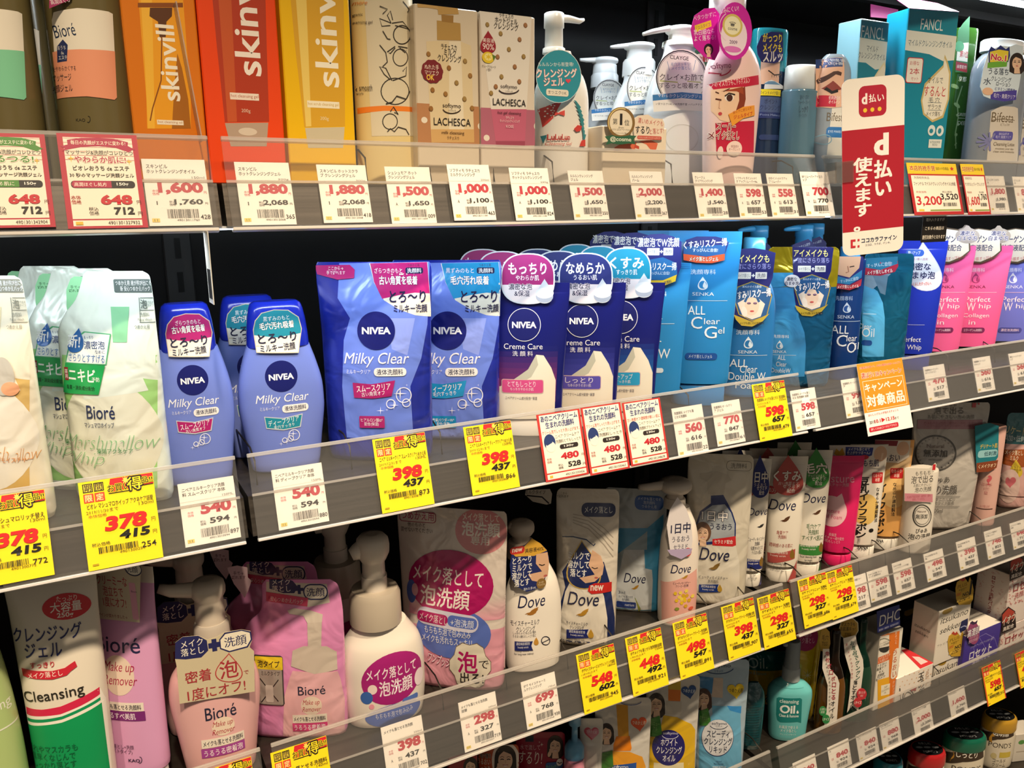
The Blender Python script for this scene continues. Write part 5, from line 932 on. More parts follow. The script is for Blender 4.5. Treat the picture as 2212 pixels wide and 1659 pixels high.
pink_tube((1010, 1712, 420), 0, 1395, 'bright pink tube beside the royal blue one', 'f0629c', .104, 'コラーゲンin洗顔料', 'a09088', None)
P2 = pink_tube((1345, 2098, 420), 0, 1720, 'bright pink tube between the other pink one and the lavender one', 'f0609a', .104, 'コラーゲンin洗顔料', '9a8a7e', None)
pink_tube((1765, 2480, 440), 0, 2105, 'lavender tube at the far end of the second shelf', '6f74cc', .104, '濃密泡洗顔料', 'b0a4a0', 'dfe0f2')
P2.copy('pink tube second in its row, only its cards showing', dy=.06, dx=-.01)
# ================================================================ third shelf
view(0, 1104)
p = Prod('cleansing_bottle', 'lime green bottle cut by the picture edge, leftmost on the third shelf', 'bottle', (-360, 168, 1500), 520, 3, 'bottle', 'b4cc86', yc=.08, D=.05, rough=.3, lean=-3, base=.001)
p.T('Cleansing', -80, 1300, 330, 'f0f2e4', h=90); p.R(-330, 1450, 140, 1460, 'eef2e0'); p.cap('9ab86a', .02); p.done()
p = Prod('cleansing_gel_tube', 'white and green tube with red ribbon stripe and red oval badge', 'face wash tube', (30, 638, 520), 398, 3, 'tube', 'e6ddcd', yc=.085, D=.05, sl=-.1, rough=.3, prof=[(.1, .86, 1, 2.2), (.13, .88, 1, 2.2), (.4, .9, .95, 2.2), (.65, .94, .7, 2.2), (.85, .97, .35, 2.2), (.95, 1, .08, 2.4), (.96, 1, .05, 3), (1, 1, .05, 3)])
p.P([(165, 1272), (260, 1292), (380, 1275), (520, 1215), (650, 1135), (690, 1190), (760, 1900), (180, 1900)], 'f3eee2'); p.P([(168, 1262), (270, 1282), (390, 1262), (520, 1205), (645, 1130), (648, 1178), (520, 1258), (390, 1312), (270, 1325), (172, 1310)], 'd2284e')
p.P([(175, 1330), (280, 1345), (400, 1325), (530, 1268), (650, 1195), (652, 1215), (530, 1288), (400, 1345), (280, 1365), (178, 1352)], '12955c'); p.P([(180, 1372), (280, 1383), (400, 1365), (540, 1305), (660, 1228), (760, 1900), (190, 1900)], '0f9a5a')
p.O(430, 615, 322, 172, 'd2242e'); p.T('たっぷり', 430, 562, 135, 'f6ece0', h=36, b=.01); p.T('大容量', 425, 615, 205, 'f8f0e6', h=66, b=.015); p.T('250g', 422, 672, 108, 'f8f0e6', h=40, b=.02)
p.T('クレンジング', 300, 790, 440, '232a66', h=100, b=.015); p.T('ジェル', 278, 898, 240, '232a66', h=92, b=.015); p.T('すっきり', 272, 993, 156, 'c22a38', h=38, b=.02)
p.P([(140, 1010), (240, 1030), (340, 1030), (420, 1010), (455, 985), (485, 965), (500, 1000), (460, 1030), (432, 1058), (340, 1085), (230, 1082), (150, 1060)], 'c8283a'); p.T('メイク落とし', 290, 1056, 225, 'f8ece0', h=38, rot=2, b=.01)
p.T('Cleansing', 340, 1195, 385, '2a2620', h=90, rot=4, b=.005); p.T('汚れやマスカラも\n素早くなじんで\nしっかり落とす', 335, 1590, 300, '0a6a40', h=150, b=.01)
p.cap('f0ece0', .1, .8); p.done()
p = Prod('cleansing_foam_tube', 'lilac pink tube with cream oval, between the white green tube and the pump', 'face wash tube', (440, 1020, 700), 332, 3, 'tube', 'dfa3d0', yc=.11, D=.045, sl=.12, rough=.3, prof=[(.1, .84, 1, 2.2), (.13, .86, 1, 2.2), (.4, .88, .95, 2.2), (.65, .92, .7, 2.2), (.85, .96, .35, 2.2), (.95, 1, .08, 2.4), (.96, 1, .05, 3), (1, 1, .05, 3)], bands=((.93, 1, 'e9dfd2'),))
p.T('Bioré', 752, 862, 285, '2a2a52', h=105, b=.005); p.O(762, 1062, 200, 260, 'ead6c4'); p.T('Make up\nRemover', 770, 1050, 215, 'b02a52', h=150, sh=.3); p.R(640, 1235, 915, 1290, 'efe4d6'); p.T('メイクも落とせる洗顔料', 770, 1265, 260, '2a2438', h=34, b=.02, res=1); p.R(640, 1292, 925, 1352, '7c2a78'); p.T('うるすべ美肌', 775, 1322, 190, 'f2e2ee', h=40, b=.02)
p.T('メイク落とし+洗顔\n(ペーストタイプ)', 765, 1535, 190, '5a3a58', h=62, res=1); p.T('KAO', 868, 1610, 75, '3a2a4a', h=20, b=.02); p.ring(905, 1605, 26, 40, 4, '3a2a4a', a0=-100, a1=120)
f = p.sheet('top_card', [(600, 330), (880, 330), (915, 370), (905, 430), (900, 720), (600, 690)], 'cdbfa6', gap=.004); f.O(860, 375, 110, 90, '23254e'); f.O(860, 373, 98, 78, 'efe8da'); f.T('洗顔', 850, 375, 76, '23254e', h=44, b=.01); f.T('クリーミーな\n泡立ちで\n1度にオフ!', 730, 520, 190, 'b02a3a', h=200, b=.01); f.T('デザインが変わりました→', 720, 675, 200, '8a2a34', h=24, res=1); f.R(845, 465, 885, 700, 'e4a2bc', r=.2); f.T('Bioré', 865, 520, 34, '3a2a4a', res=1)
p.cap('f0e6ea', .1, .8); p.done()
p = Prod('makeup_remover_pump', 'pale pink foam pump with cream card marked by a blue plus', 'pump bottle', (1092, 1692, 1180), 850, 3, 'bottle', 'e6b3b4', yc=.08, D=.058, sl=-.2, rough=.3, prof=[(0, .72, .8, 2.4), (.02, .76, .9, 2.4), (.3, .88, 1, 2.3), (.62, 1, 1, 2.2), (.78, .93, .95, 2.2), (.88, .72, .8, 2), (.95, .5, .6, 2), (1, .4, .5, 2)], group='pale pink foam pumps')
p.pump(1375, (850, 700, 572, 432), (235, 200, 235), (1020, 500), 'cfc2b2', ccol='b8aea2')
f = p.sheet('plus_card', [(1130, 955), (1132, 850), (1180, 812), (1280, 805), (1340, 830), (1400, 812), (1450, 782), (1560, 765), (1618, 775), (1628, 830), (1612, 880), (1640, 905), (1645, 1165), (1160, 1245), (1140, 1000)], 'cfc3a4', gap=.006)
f.P([(1130, 955), (1132, 850), (1180, 812), (1280, 805), (1335, 835), (1345, 900), (1300, 945), (1200, 958)], '23265e'); f.T('メイク\n落とし', 1240, 880, 150, 'f2ecde', h=100, b=.01, rot=0); f.P([(1415, 830), (1450, 785), (1560, 765), (1620, 778), (1628, 830), (1600, 880), (1480, 912), (1420, 890)], '23265e'); f.P([(1423, 832), (1455, 794), (1560, 773), (1612, 785), (1619, 828), (1594, 872), (1482, 903), (1428, 884)], 'f0e8d4'); f.T('洗顔', 1520, 838, 145, '23265e', h=66, b=.01)
f.R(1345, 848, 1425, 882, '23265e'); f.R(1368, 825, 1400, 905, '23265e'); f.drop(1478, 1010, 195, 190, 'b8383c'); f.drop(1478, 1012, 180, 175, 'cfc3a4'); f.T('密着', 1280, 1065, 170, 'a8303a', h=78, b=.015); f.T('泡', 1478, 1020, 120, 'a8303a', h=115, b=.015); f.T('で', 1590, 1040, 32, 'a8303a'); f.T('1度にオフ!', 1400, 1155, 380, 'a8303a', h=78, b=.01)
p.T('Bioré', 1425, 1298, 205, '2a2a42', h=84, b=.005); p.O(1442, 1388, 150, 120, 'efdcc6'); p.T('Make up\nRemover', 1442, 1392, 150, 'b02a42', h=84, sh=.3); p.R(1300, 1455, 1582, 1512, 'efe6d8'); p.T('メイクも落とせる洗顔料', 1442, 1484, 262, '2a2438', h=36, b=.02, res=1); p.R(1300, 1514, 1586, 1574, 'a84aa0'); p.T('うるうる密着泡', 1445, 1545, 255, 'f4e4f0', h=42, b=.02)
p.done(); p.copy('pale pink foam pump in shade behind the plus card one', dy=.1, dx=-.01)
p = Prod('makeup_remover_refill_pouch', 'pink refill pouch picturing a foam pump, front one', 'refill pouch', (1560, 2235, 1000), 440, 3, 'pouch', 'e592c8', yc=.105, D=.045, sl=0, rough=.25, fin='foil', prof=[(0, .9, .94, .75, 2.6), (.03, .94, .97, .95, 2.6), (.12, .95, .98, 1, 2.5), (.35, .96, .98, .9, 2.3), (.6, .97, 1, .6, 2.2), (.72, .8, 1, .4, 2.2), (.8, .55, 1, .2, 2.2), (.9, .5, .97, .06, 2.4), (.97, .48, .92, .03, 3), (1, .4, .8, .03, 3)], group='pink foam pump refill pouches')
p.P([(1720, 455), (2110, 470), (2130, 590), (1990, 620), (1720, 560)], 'ddd2c4'); p.P([(1738, 430), (1800, 420), (1890, 450), (1925, 490), (1900, 530), (1830, 530), (1740, 500)], '23265e'); p.T('メイク\n落とし', 1815, 480, 120, 'f0e8dc', h=82, b=.01); p.R(1905, 495, 1960, 515, '23265e'); p.R(1922, 475, 1942, 535, '23265e'); p.R(1958, 470, 2118, 572, '23265e', r=.45); p.R(1966, 478, 2110, 564, 'efe6d6', r=.45); p.T('洗顔', 2038, 522, 116, '23265e', h=56, b=.01)
p.P([(1718, 520), (1990, 560), (1985, 615), (1720, 580)], 'd8406a'); p.T('安心つめかえパック', 1852, 575, 210, 'f6e4e6', h=32, rot=-6, res=1)
p.P([(1830, 1450), (1836, 1200), (1870, 1080), (1890, 1030), (2180, 1030), (2200, 1080), (2230, 1200), (2235, 1500)], 'e8b4bc'); p.P([(1880, 1000), (1890, 900), (1960, 870), (2110, 870), (2175, 905), (2180, 1020), (2030, 1050)], 'd2c4b6'); p.P([(1985, 690), (2080, 690), (2075, 880), (1990, 880)], 'cfc2b4'); p.P([(1855, 640), (1900, 625), (2010, 640), (2085, 665), (2080, 715), (1985, 720), (1960, 675), (1870, 662)], 'd6cabc')
p.T('Bioré', 2012, 1158, 178, '2a2a42', h=58, b=.005); p.O(2012, 1255, 135, 120, 'ead8c8'); p.T('Make up\nRemover', 2012, 1255, 122, 'b02a42', h=76, sh=.3); p.R(1890, 1312, 2112, 1365, 'efe6d8'); p.T('メイクも落とせる洗顔料', 2000, 1340, 205, '2a2438', h=30, b=.02, res=1); p.R(1890, 1366, 2116, 1418, 'd84a86'); p.T('うるうる密着泡', 2002, 1393, 200, 'f6e4ee', h=36, b=.02)
p.R(1640, 932, 1830, 1252, '3a3a3a', r=.1); p.R(1646, 938, 1824, 1022, 'ecd22a', r=.1); p.R(1646, 1022, 1824, 1246, 'a59c94', r=.05); p.T('泡タイプ', 1735, 985, 140, '2a2420', h=44, b=.02); p.T('ミルクタイプ', 1748, 1045, 120, '2a2420', h=30, res=1); p.L([(1680, 1075), (1800, 1225)], 6, '1d1a18'); p.L([(1800, 1085), (1690, 1230)], 6, '1d1a18'); p.R(1718, 1120, 1768, 1230, 'cfc6be', r=.2)
f = p.sheet('tear_tab', [(1465, 365), (1530, 352), (1598, 365), (1600, 430), (1625, 450), (1600, 520), (1580, 560), (1510, 470)], 'dfc0c8', y=.0, ink='foil'); f.T('手で→\n切れます', 1540, 415, 90, '5a3040', h=52, res=1)
p.done(); p.copy('pink foam pump refill pouch standing taller behind the front one', dy=.066, dx=-.012, dz=.0)
view(736, 1000)
p = Prod('cleansing_foam_pump', 'big white foam pump with magenta oval print, front one', 'pump bottle', (-5, 538, 1250), 1008, 3, 'bottle', 'ece4d8', yc=.09, D=.085, sl=-.22, rough=.25, prof=[(0, .86, .86, 2.3), (.02, .92, .95, 2.3), (.3, 1, 1, 2.2), (.6, 1, 1, 2.1), (.8, .9, .92, 2.05), (.92, .72, .75, 2), (1, .6, .65, 2)], group='big white foam pumps')
p.pump(228, (1010, 800, 632, 452), (325, 150, 215), (66, 596), 'e2d8ca', ccol='b9ad9c', stem='d8cfc4')
p.O(345, 1395, 385, 330, 'a81f78', rot=8); p.O(205, 1465, 62, 62, 'f2e0d8'); p.O(168, 1518, 80, 80, '3a66b0'); p.O(200, 1575, 34, 34, 'f0a0b4'); p.O(350, 1625, 340, 130, '4a6ac0'); p.T('メイク落として', 335, 1350, 320, 'f6e6ee', h=74, b=.02); p.T('泡洗顔', 360, 1440, 215, 'f6e6ee', h=96, b=.025); p.T('もちもち泡で包み込み', 350, 1615, 240, 'dfe4f2', h=36, res=1); p.R(400, 1500, 500, 1540, '5a7ac8', r=.4); p.O(505, 1375, 56, 110, 'f4e2e8')
p.done(); p.copy('big white foam pump in shade behind the magenta oval one', dy=.11, dx=-.02)
p = Prod('foam_wash_refill_pouch', 'silver and pink refill pouch with large magenta oval and white foam cloud', 'refill pouch', (375, 1072, 700), 292, 3, 'pouch', 'ded2c8', yc=.105, D=.05, sl=.08, rough=.25, fin='foil', prof=[(0, .88, .75, 2.6), (.03, .92, .95, 2.6), (.12, .94, 1, 2.5), (.35, .95, .9, 2.3), (.6, .97, .6, 2.2), (.8, .99, .3, 2.2), (.9, 1, .1, 2.4), (.94, 1, .04, 3), (.985, .99, .035, 3), (1, .95, .035, 3)], bands=((0, .36, 'e5a0b2'),))
p.R(430, 850, 1050, 1010, 'ded2c8', col2='e5a0b2')
p.O(905, 440, 335, 295, 'd98a8e'); p.T('メイク落として', 905, 352, 235, 'f4e4da', h=52, b=.03); p.T('泡洗顔', 905, 428, 245, 'f6eadf', h=92, b=.04); p.T('専用', 900, 502, 118, 'f4e4da', h=56, b=.03)
p.R(378, 312, 615, 382, '9a2a4a', r=.3); p.R(383, 317, 610, 377, 'e0d4ca', r=.3); p.T('つめかえ用', 495, 342, 210, 'b02a5a', h=50, b=.015); p.T('他のものと\n混ぜないでください', 490, 415, 205, '4a3c38', h=66, res=1)
p.O(722, 1100, 480, 330, '5a72c4'); p.O(705, 782, 545, 440, 'b00f62'); p.O(458, 825, 60, 150, '4a66b4'); p.O(480, 815, 40, 80, 'e0a8b4')
p.T('メイク落として', 690, 730, 450, 'f4e6e2', h=110, rot=-3, b=.015); p.T('泡洗顔', 672, 868, 315, 'f4e6e2', h=130, rot=-3, b=.02)
p.R(490, 958, 885, 1070, 'd8d6ea', r=.45, rot=-6); p.R(494, 964, 690, 1035, 'b00f62', r=.4, rot=-5); p.R(690, 992, 880, 1066, '5a72c4', r=.4, rot=-5); p.T('メイク落とし', 600, 1003, 180, 'f4e2e8', h=52, rot=-5); p.T('+泡洗顔', 785, 1035, 150, 'e8ecf6', h=52, rot=-4)
p.T('もちもち泡で包み込み\nメイクも汚れもスッキリ', 685, 1118, 320, 'eef0f8', h=105, rot=-3, b=.01); p.T('ワンプッシュ!', 655, 1275, 185, 'f6e4ea', h=60, rot=-12, b=.03, oc='b00f62', ow=.06)
p.O(835, 1310, 270, 300, '7a6a5a', 36, wave=[1, 1.02, .93, .88, .93, 1.02]); p.O(835, 1310, 262, 292, 'e6decb', 36, wave=[1, 1.02, .93, .88, .93, 1.02]); p.T('泡', 820, 1285, 125, 'b00f62', h=135, b=.03); p.T('で', 925, 1300, 62, '2a2424', h=52, b=.01); p.T('出る!', 848, 1388, 150, '2a2424', h=70, b=.03)
p.done()
def dove_serum(p, x0, y0, x1, y1, col, k, dx=0):
    p.P([(x0, y0), (x1, y0), (x1-(x1-x0)*.08, (y0+y1)/2), (x1, y1), (x0, y1)], col); p.T('濃密美容液配合\nbeauty serum', (x0*1.05+x1*.95)/2, (y0+y1)/2, (x1-x0)*.75, 'eef0f4', h=(y1-y0)*.72, res=1)
p = Prod('milk_cleansing_pump', 'white pump bottle with navy and gold new sticker, next to the big pouch', 'pump bottle', (1060, 1418, 1080), 600, 3, 'bottle', 'f3ece0', yc=.09, D=.05, sl=-.19, rough=.28, prof=[(0, .88, .9, 2.4), (.02, .93, 1, 2.4), (.35, 1, 1, 2.3), (.6, .98, 1, 2.2), (.78, .84, .9, 2.2), (.92, .58, .65, 2), (1, .42, .55, 2)])
p.pump(1165, (600, 500, 470, 372), (170, 110, 165), (1082, 402), 'cdbfb0')
f = p.sheet('sticker', [(1105, 580), (1100, 560), (1180, 540), (1235, 487), (1290, 520), (1330, 560), (1345, 610), (1342, 690), (1310, 770), (1250, 820), (1200, 832), (1140, 800), (1100, 740), (1092, 660)], '1d2a66', gap=.003)
f.P([(1100, 580), (1180, 545), (1235, 487), (1290, 520), (1332, 565), (1250, 600), (1130, 605)], 'd8a63a'); f.T('美容液40%', 1250, 560, 120, '3a2a18', h=30, b=.02, res=1); f.R(1093, 540, 1188, 588, 'c8342a', r=.45); f.T('new', 1140, 563, 66, 'f6ece0', h=24, b=.02)
f.P([(1262, 590), (1335, 575), (1345, 640), (1338, 720), (1290, 770), (1235, 760), (1210, 720), (1300, 700), (1260, 650)], 'd9ae8e'); f.L([(1280, 655), (1300, 662), (1318, 655)], 7, '2a1a16'); f.O(1322, 728, 26, 14, 'b86058'); f.T('とろ〜り\nミルクで\n溶かして\n落とす', 1170, 700, 130, 'f2f0ea', h=190, b=.02, ls=.95); f.O(1295, 778, 62, 66, '8a6a34'); f.T('はっきり\nアイメイクも', 1296, 778, 46, 'f2e2c0', h=30, res=1); f.T('濡れた手OK', 1220, 810, 80, 'eef0f4', h=18, res=1)
p.T('Dove', 1235, 895, 178, '23264a', h=80, sh=.25, b=.0, res=3); p.dove(1232, 960, 92, 'a5702c'); p.T('モイスチャーミルク\nクレンジング', 1195, 1055, 185, '2a2a3e', h=74, res=2); p.T('しっかりメイクもとろけ落ち\nうるおい満ちるしっとり肌に', 1190, 1110, 150, '2a2a3e', h=40, res=1); dove_serum(p, 1122, 1150, 1240, 1210, '1d2a6e', 1); p.drop(1262, 1150, 34, 52, 'c8923a'); p.ring(1323, 1147, 54, 54, 5, '2a2a3e'); p.L([(1300, 1160), (1345, 1138)], 5, '2a2a3e'); p.T('makeup removal milk\nfor long-wear makeup', 1185, 1225, 125, '2a2a3e', h=38, res=1)
p.done()
p = Prod('milk_cleansing_refill_pouch', 'white refill pouch picturing a bottle with navy drop, red new ribbon', 'refill pouch', (1388, 1788, 700), 165, 3, 'pouch', 'dcd3c4', yc=.105, D=.045, sl=.03, rough=.25, fin='foil')
p.P([(1420, 900), (1450, 800), (1430, 700), (1520, 560), (1700, 640), (1740, 780), (1770, 1000), (1772, 1400), (1400, 1400)], '1d2c60'); p.P([(1412, 1390), (1420, 980), (1450, 830), (1480, 770), (1660, 770), (1700, 860), (1722, 1000), (1718, 1390)], 'eee7da'); p.L([(1430, 468), (1500, 470), (1590, 490), (1640, 530)], 20, '3a4a6a'); p.L([(1430, 464), (1500, 464), (1590, 484), (1636, 525)], 14, 'd6cfc4')
for i in range(4): p.L([(1500, 330+i*18), (1600, 350+i*25), (1700, 420+i*35), (1760, 480+i*42)], 5, 'b8ad9e')
p.R(1555, 258, 1775, 348, '23305e', r=.4); p.T('メイク落とし', 1665, 302, 180, 'eef0ee', h=44, b=.01); p.T('←ここから\n手で切れます', 1425, 205, 92, '4a443c', h=36, res=1)
p.drop(1575, 655, 246, 320, 'c8a850', -20); p.drop(1575, 657, 228, 304, '1d2a5e', -18); p.P([(1625, 560), (1680, 600), (1700, 660), (1690, 720), (1640, 765), (1580, 775), (1540, 740), (1640, 720), (1600, 660)], 'dfb594'); p.L([(1620, 672), (1640, 682), (1660, 676)], 6, '2a1a16'); p.O(1650, 740, 24, 12, 'b86058'); p.T('ミルクで\n溶かして\n落とす', 1535, 655, 140, 'f0f0ee', h=160, b=.02)
p.P([(1605, 790), (1640, 775), (1750, 765), (1750, 825), (1620, 845), (1595, 825)], 'cc2a26'); p.T('new', 1655, 806, 84, 'f6ece0', h=36, b=.02); p.T('Dove', 1565, 878, 205, '23264a', h=86, sh=.25, res=3); p.dove(1560, 965, 84, 'b8892e'); p.T('モイスチャーミルク\nクレンジング', 1525, 1048, 138, '2a2a3e', h=46, res=1); dove_serum(p, 1458, 1072, 1600, 1128, '1d2a7a', 1); p.drop(1615, 1100, 40, 60, 'd0a23a'); p.T('makeup removal milk\nfor long-wear makeup', 1515, 1150, 120, '2a2a3e', h=36, res=1)
f = p.sheet('tear_tab', [(1195, 175), (1350, 168), (1365, 200), (1358, 262), (1330, 270), (1240, 250), (1190, 205)], 'cfc5b6', y=.0, ink='foil'); f.T('ミルクタイプ', 1258, 188, 130, '2a2620', h=26, res=1); f.L([(1200, 210), (1300, 220), (1345, 262)], 9, '1d1a18')
p.done()
p = Prod('foam_wash_refill_pouch', 'pale blue refill pouch with sky blue edge and wheat spray print', 'refill pouch', (1690, 2096, 500), 165, 3, 'pouch', 'c4ccd0', yc=.155, D=.04, sl=.06, rough=.25, fin='foil')
p.P([(1690, 560), (1800, 420), (1980, 420), (2085, 330), (2075, 600), (2060, 1400), (1760, 1400)], '4aa4d4'); p.P([(1762, 1390), (1772, 760), (1800, 690), (1830, 560), (1960, 560), (1965, 680), (2010, 690), (2015, 760), (1985, 1390)], 'd6dce0'); p.P([(1770, 600), (1980, 440), (1978, 560), (1830, 560), (1800, 700), (1770, 760)], 'aabec8')
p.R(1898, 210, 2085, 305, '2460b4', r=.4); p.T('メイクも落とせる\n泡洗顔料\nつめかえ用', 1992, 257, 150, 'dfe8f2', h=72, res=1); p.T('Dove', 1898, 745, 142, '23264a', h=62, sh=.25, res=3); p.dove(1900, 803, 52, 'b8892e'); p.T('3in1', 1815, 835, 42, '3a4a6a', h=18, res=1); p.T('メイクも落とせる\n泡洗顔料', 1840, 873, 90, '3a4a6a', h=36, res=1); p.R(1780, 896, 1906, 936, '1d3a86', r=.2); p.T('nutrium', 1865, 916, 60, 'dfe8f2', h=16, res=1)
for i in range(6): p.L([(1900+i*4, 870+i*10), (1935-i*2, 940+i*6), (1920-i*6, 1020), (1850+i*3, 1078)], 3, 'b8b83a' if i % 2 else '8a9a3a')
p.T('うるおい化粧水入りで\nしっとり肌に', 1835, 962, 100, '3a4a6a', h=34, res=1)
p.done()
view(1472, 900)
p = Prod('foam_wash_pump', 'white foam pump with pale drop sticker and yellow flower print', 'pump bottle', (-140, 98, 980), 575, 3, 'bottle', 'efe4d8', yc=.085, D=.05, sl=-.1, rough=.28, prof=[(0, .9, .9, 2.3), (.02, .95, 1, 2.3), (.4, 1, 1, 2.3), (.7, .95, .97, 2.2), (.85, .78, .85, 2.1), (.95, .52, .6, 2), (1, .42, .55, 2)])
p.pump(-45, (580, 520, 490, 402), (130, 100, 200), (-275, 455), 'd6cbbe'); p.P([(-140, 1050), (98, 980), (98, 1300), (-140, 1300)], 'eab0a4'); p.T('Dove', 0, 985, 130, '23264a', h=56, sh=.25, res=3); p.dove(20, 1035, 46, 'b8892e'); p.T('ビューティモイスチャー\nクリーミー泡洗顔', 5, 1085, 110, '2a2a3e', h=36, res=1)
for i in range(14): a = i*2.4; r = 8+i*4.2; p.O(10+r*math.cos(a), 1170+r*math.sin(a), 26, 26, ('e8c22a', 'f0d85a', 'd8a82a')[i % 3], 12, wave=[1, .8])
p.O(-30, 1240, 30, 20, '8a9a3a'); p.O(60, 1235, 30, 22, 'd8604a')
f = p.sheet('sticker', [(-95, 700), (-75, 600), (-25, 520), (30, 590), (65, 690), (72, 800), (60, 880), (0, 920), (-70, 890)], 'eae4e6', gap=.003); f.T('1日中', -5, 720, 125, '23264a', h=66, b=.03); f.T('うるおう', -5, 790, 110, '2a2a4e', h=36, b=.01); f.T('セラミド', -5, 840, 90, '2a2a4e', h=28, b=.01, res=1); f.O(40, 875, 50, 56, 'd03a34'); f.P([(-92, 860), (70, 850), (60, 885), (0, 920), (-70, 892)], 'b8a8cc')
p.done()
p = Prod('foam_wash_refill_pouch', 'ivory refill pouch picturing a foam pump with navy blob', 'refill pouch', (28, 447, 600), 240, 3, 'pouch', 'dcd4c2', yc=.105, D=.045, sl=.04, rough=.25, fin='foil')
p.R(290, 285, 455, 350, '8a8474', r=.4); p.R(293, 288, 452, 347, 'dcd4c2', r=.4); p.T('洗顔料', 370, 318, 105, '5a564c', h=34)
p.P([(80, 1240), (85, 950), (95, 830), (350, 830), (375, 950), (370, 1240)], 'e9e3d4'); p.P([(120, 370), (230, 350), (300, 375), (325, 410), (285, 430), (275, 500), (170, 500), (165, 420), (120, 400)], 'cfc6b4')
p.P([(90, 700), (120, 610), (190, 560), (190, 510), (270, 505), (300, 560), (330, 620), (352, 690), (350, 800), (90, 830)], '1d2f6e'); p.P([(98, 720), (130, 620), (200, 572), (280, 565), (320, 620), (343, 690), (342, 780), (98, 815)], 'a8b0b8'); p.P([(200, 790), (350, 770), (352, 830), (330, 838), (200, 830)], 'd0282c'); p.T('セラミド配合', 272, 808, 120, 'f6ece4', h=26, b=.02, res=1); p.T('1日中', 215, 640, 165, 'f2f0ec', h=66, b=.03, oc='23264a', ow=.05); p.T('うるおう', 255, 710, 140, '23264a', h=40, b=.01)
p.woman(138, 748, 108, hair='6a4a34', long=False); p.T('Dove', 212, 888, 195, '23264a', h=82, sh=.25, res=3); p.dove(212, 966, 78, '8a6a2e'); p.T('ビューティモイスチャー\n泡洗顔料', 205, 1050, 186, '2a2a3e', h=46, res=1); dove_serum(p, 112, 1080, 240, 1130, '1d3a8a', 1); p.drop(247, 1104, 32, 50, 'c8a23a')
p.done()
def dove_tube(ext, top, lab, c, drop, t1, t2, tcol, serum, dv, yc, extra=''):
    p = Prod('face_wash_tube', lab, 'face wash tube', ext, top+30, 3, 'tube', 'efe8da', yc=yc, D=.04, sl=.0, rough=.28, group='slim white tubes with drop stickers')
    cx, y0 = (dv[0], dv[1])
    p.T('Dove', cx, y0, dv[2], '23264a', h=76*dv[2]/190, sh=.25, res=3); p.dove(cx+15, y0+90, dv[2]*.38, '5a3a22' if c != '23307a' else '2a2a2a'); p.T(t2, cx-5, y0+220, dv[2]*.85, tcol, h=110, res=1, b=.005)
    x0, x1, yy = serum; p.P([(x0, yy), (x1, yy-12), (x1-4, yy+50), (x0, yy+62)], c); p.T('濃密美容液配合\nbeauty serum', (x0+x1)/2-15, yy+24, (x1-x0)*.7, 'f2eee6', h=40, res=1); p.drop(x1-20, yy+18, 34, 66, '8a6a2a'); p.T('facial cleansing foam\nfor bright\nand radiant skin', (x0+x1)/2-20, yy+105, (x1-x0)*.66, '4a4a4e', h=60, res=1)
    p.P([(x1-60, yy+220), (x1+10, yy+60), (x1+12, yy+330), (x1-80, yy+330)], c if c != '23307a' else '6a6ab0')
    p.cap('f2ede2', .1, .74)
    x, y, w_, h_ = drop
    f = p.sheet('drop_sticker', [(x+w_*.64*math.sin(t)*math.sin(t/2)**1.4, y-h_/2*math.cos(t)) for t in [2*math.pi*i/36 for i in range(36)]], c, gap=.003)
    f.T(t1, x-w_*.03, y+h_*.02, w_*.82, 'f4ece4', h=h_*.25, b=.03, oc='3a3430', ow=.03); f.T(extra, x, y+h_*.2, w_*.6, 'f0e2da', h=h_*.08, res=1); f.T('セラミド\n配合', x+w_*.08, y+h_*.33, w_*.5, 'f6f0e8', h=h_*.2, b=.025)
    p.O(x-w_*.52, y+h_*.36, w_*.42, h_*.2, 'c4282e'); p.T('処方', x-w_*.5, y+h_*.36, w_*.28, 'f6ece4', h=h_*.11, b=.01)
    return p.done()
D1 = dove_tube((382, 580, 330), 240, 'slim white tube with blue drop sticker', '23307a', (508, 385, 130, 280), '1日中', 'ビューティモイスチャー\n洗顔料\n化粧水もなじむ\nうるおい肌に', '2a2a3e', (424, 538, 915), (495, 615, 125), .125, 'うるおう')
D2 = dove_tube((560, 815, 330), 225, 'slim white tube with red drop sticker', 'b8524e', (690, 378, 215, 262), 'くすみ', '角質ケア\n洗顔料\n\n透明感のある肌に', 'a8443e', (548, 735, 865), (655, 572, 178), .11, '古い角質オフ')
D3 = dove_tube((745, 972, 300), 185, 'slim white tube with green drop sticker', '3a8a3e', (872, 330, 182, 262), '毛穴', '毛穴ケア\n洗顔料\nすべすべ肌に', '3a6a3a', (758, 922, 822), (858, 528, 155), .1, 'サッパリつるん')
for D_, nm in ((D1, 'blue'), (D2, 'red'), (D3, 'green')):
    D_.copy(f'slim white tube with {nm} drop sticker, second in its row and in shade', dy=.052, dx=.004)
p = Prod('face_wash_tube', 'raspberry pink tube with pale blob print', 'face wash tube', (930, 1175, 340), 252, 3, 'tube', 'e2246a', yc=.105, D=.04, sl=.0, rough=.25)
p.T('moisture', 985, 400, 270, 'f0a0b8', h=50); p.T('モイスチャー洗顔', 995, 440, 180, 'f0b0c4', h=24, res=1); p.O(965, 610, 215, 200, 'f2c4cc'); p.P([(1000, 520), (1035, 495), (1050, 540), (1062, 600)], 'f2c4cc'); p.T('Moisture\nFacial Foam', 960, 625, 160, 'd04a7a', h=64); p.T('高保湿\nモイスチャー成分配合\n素肌もしっとり', 975, 785, 165, 'f4c4d2', h=66, res=1); p.cap('e2246a', .1, .74); p.done()
p = Prod('face_wash_tube', 'white soy milk tube with black brush lettering and red seal', 'face wash tube', (1080, 1325, 300), 178, 3, 'tube', 'ece5d8', yc=.105, D=.04, sl=.0, rough=.25)
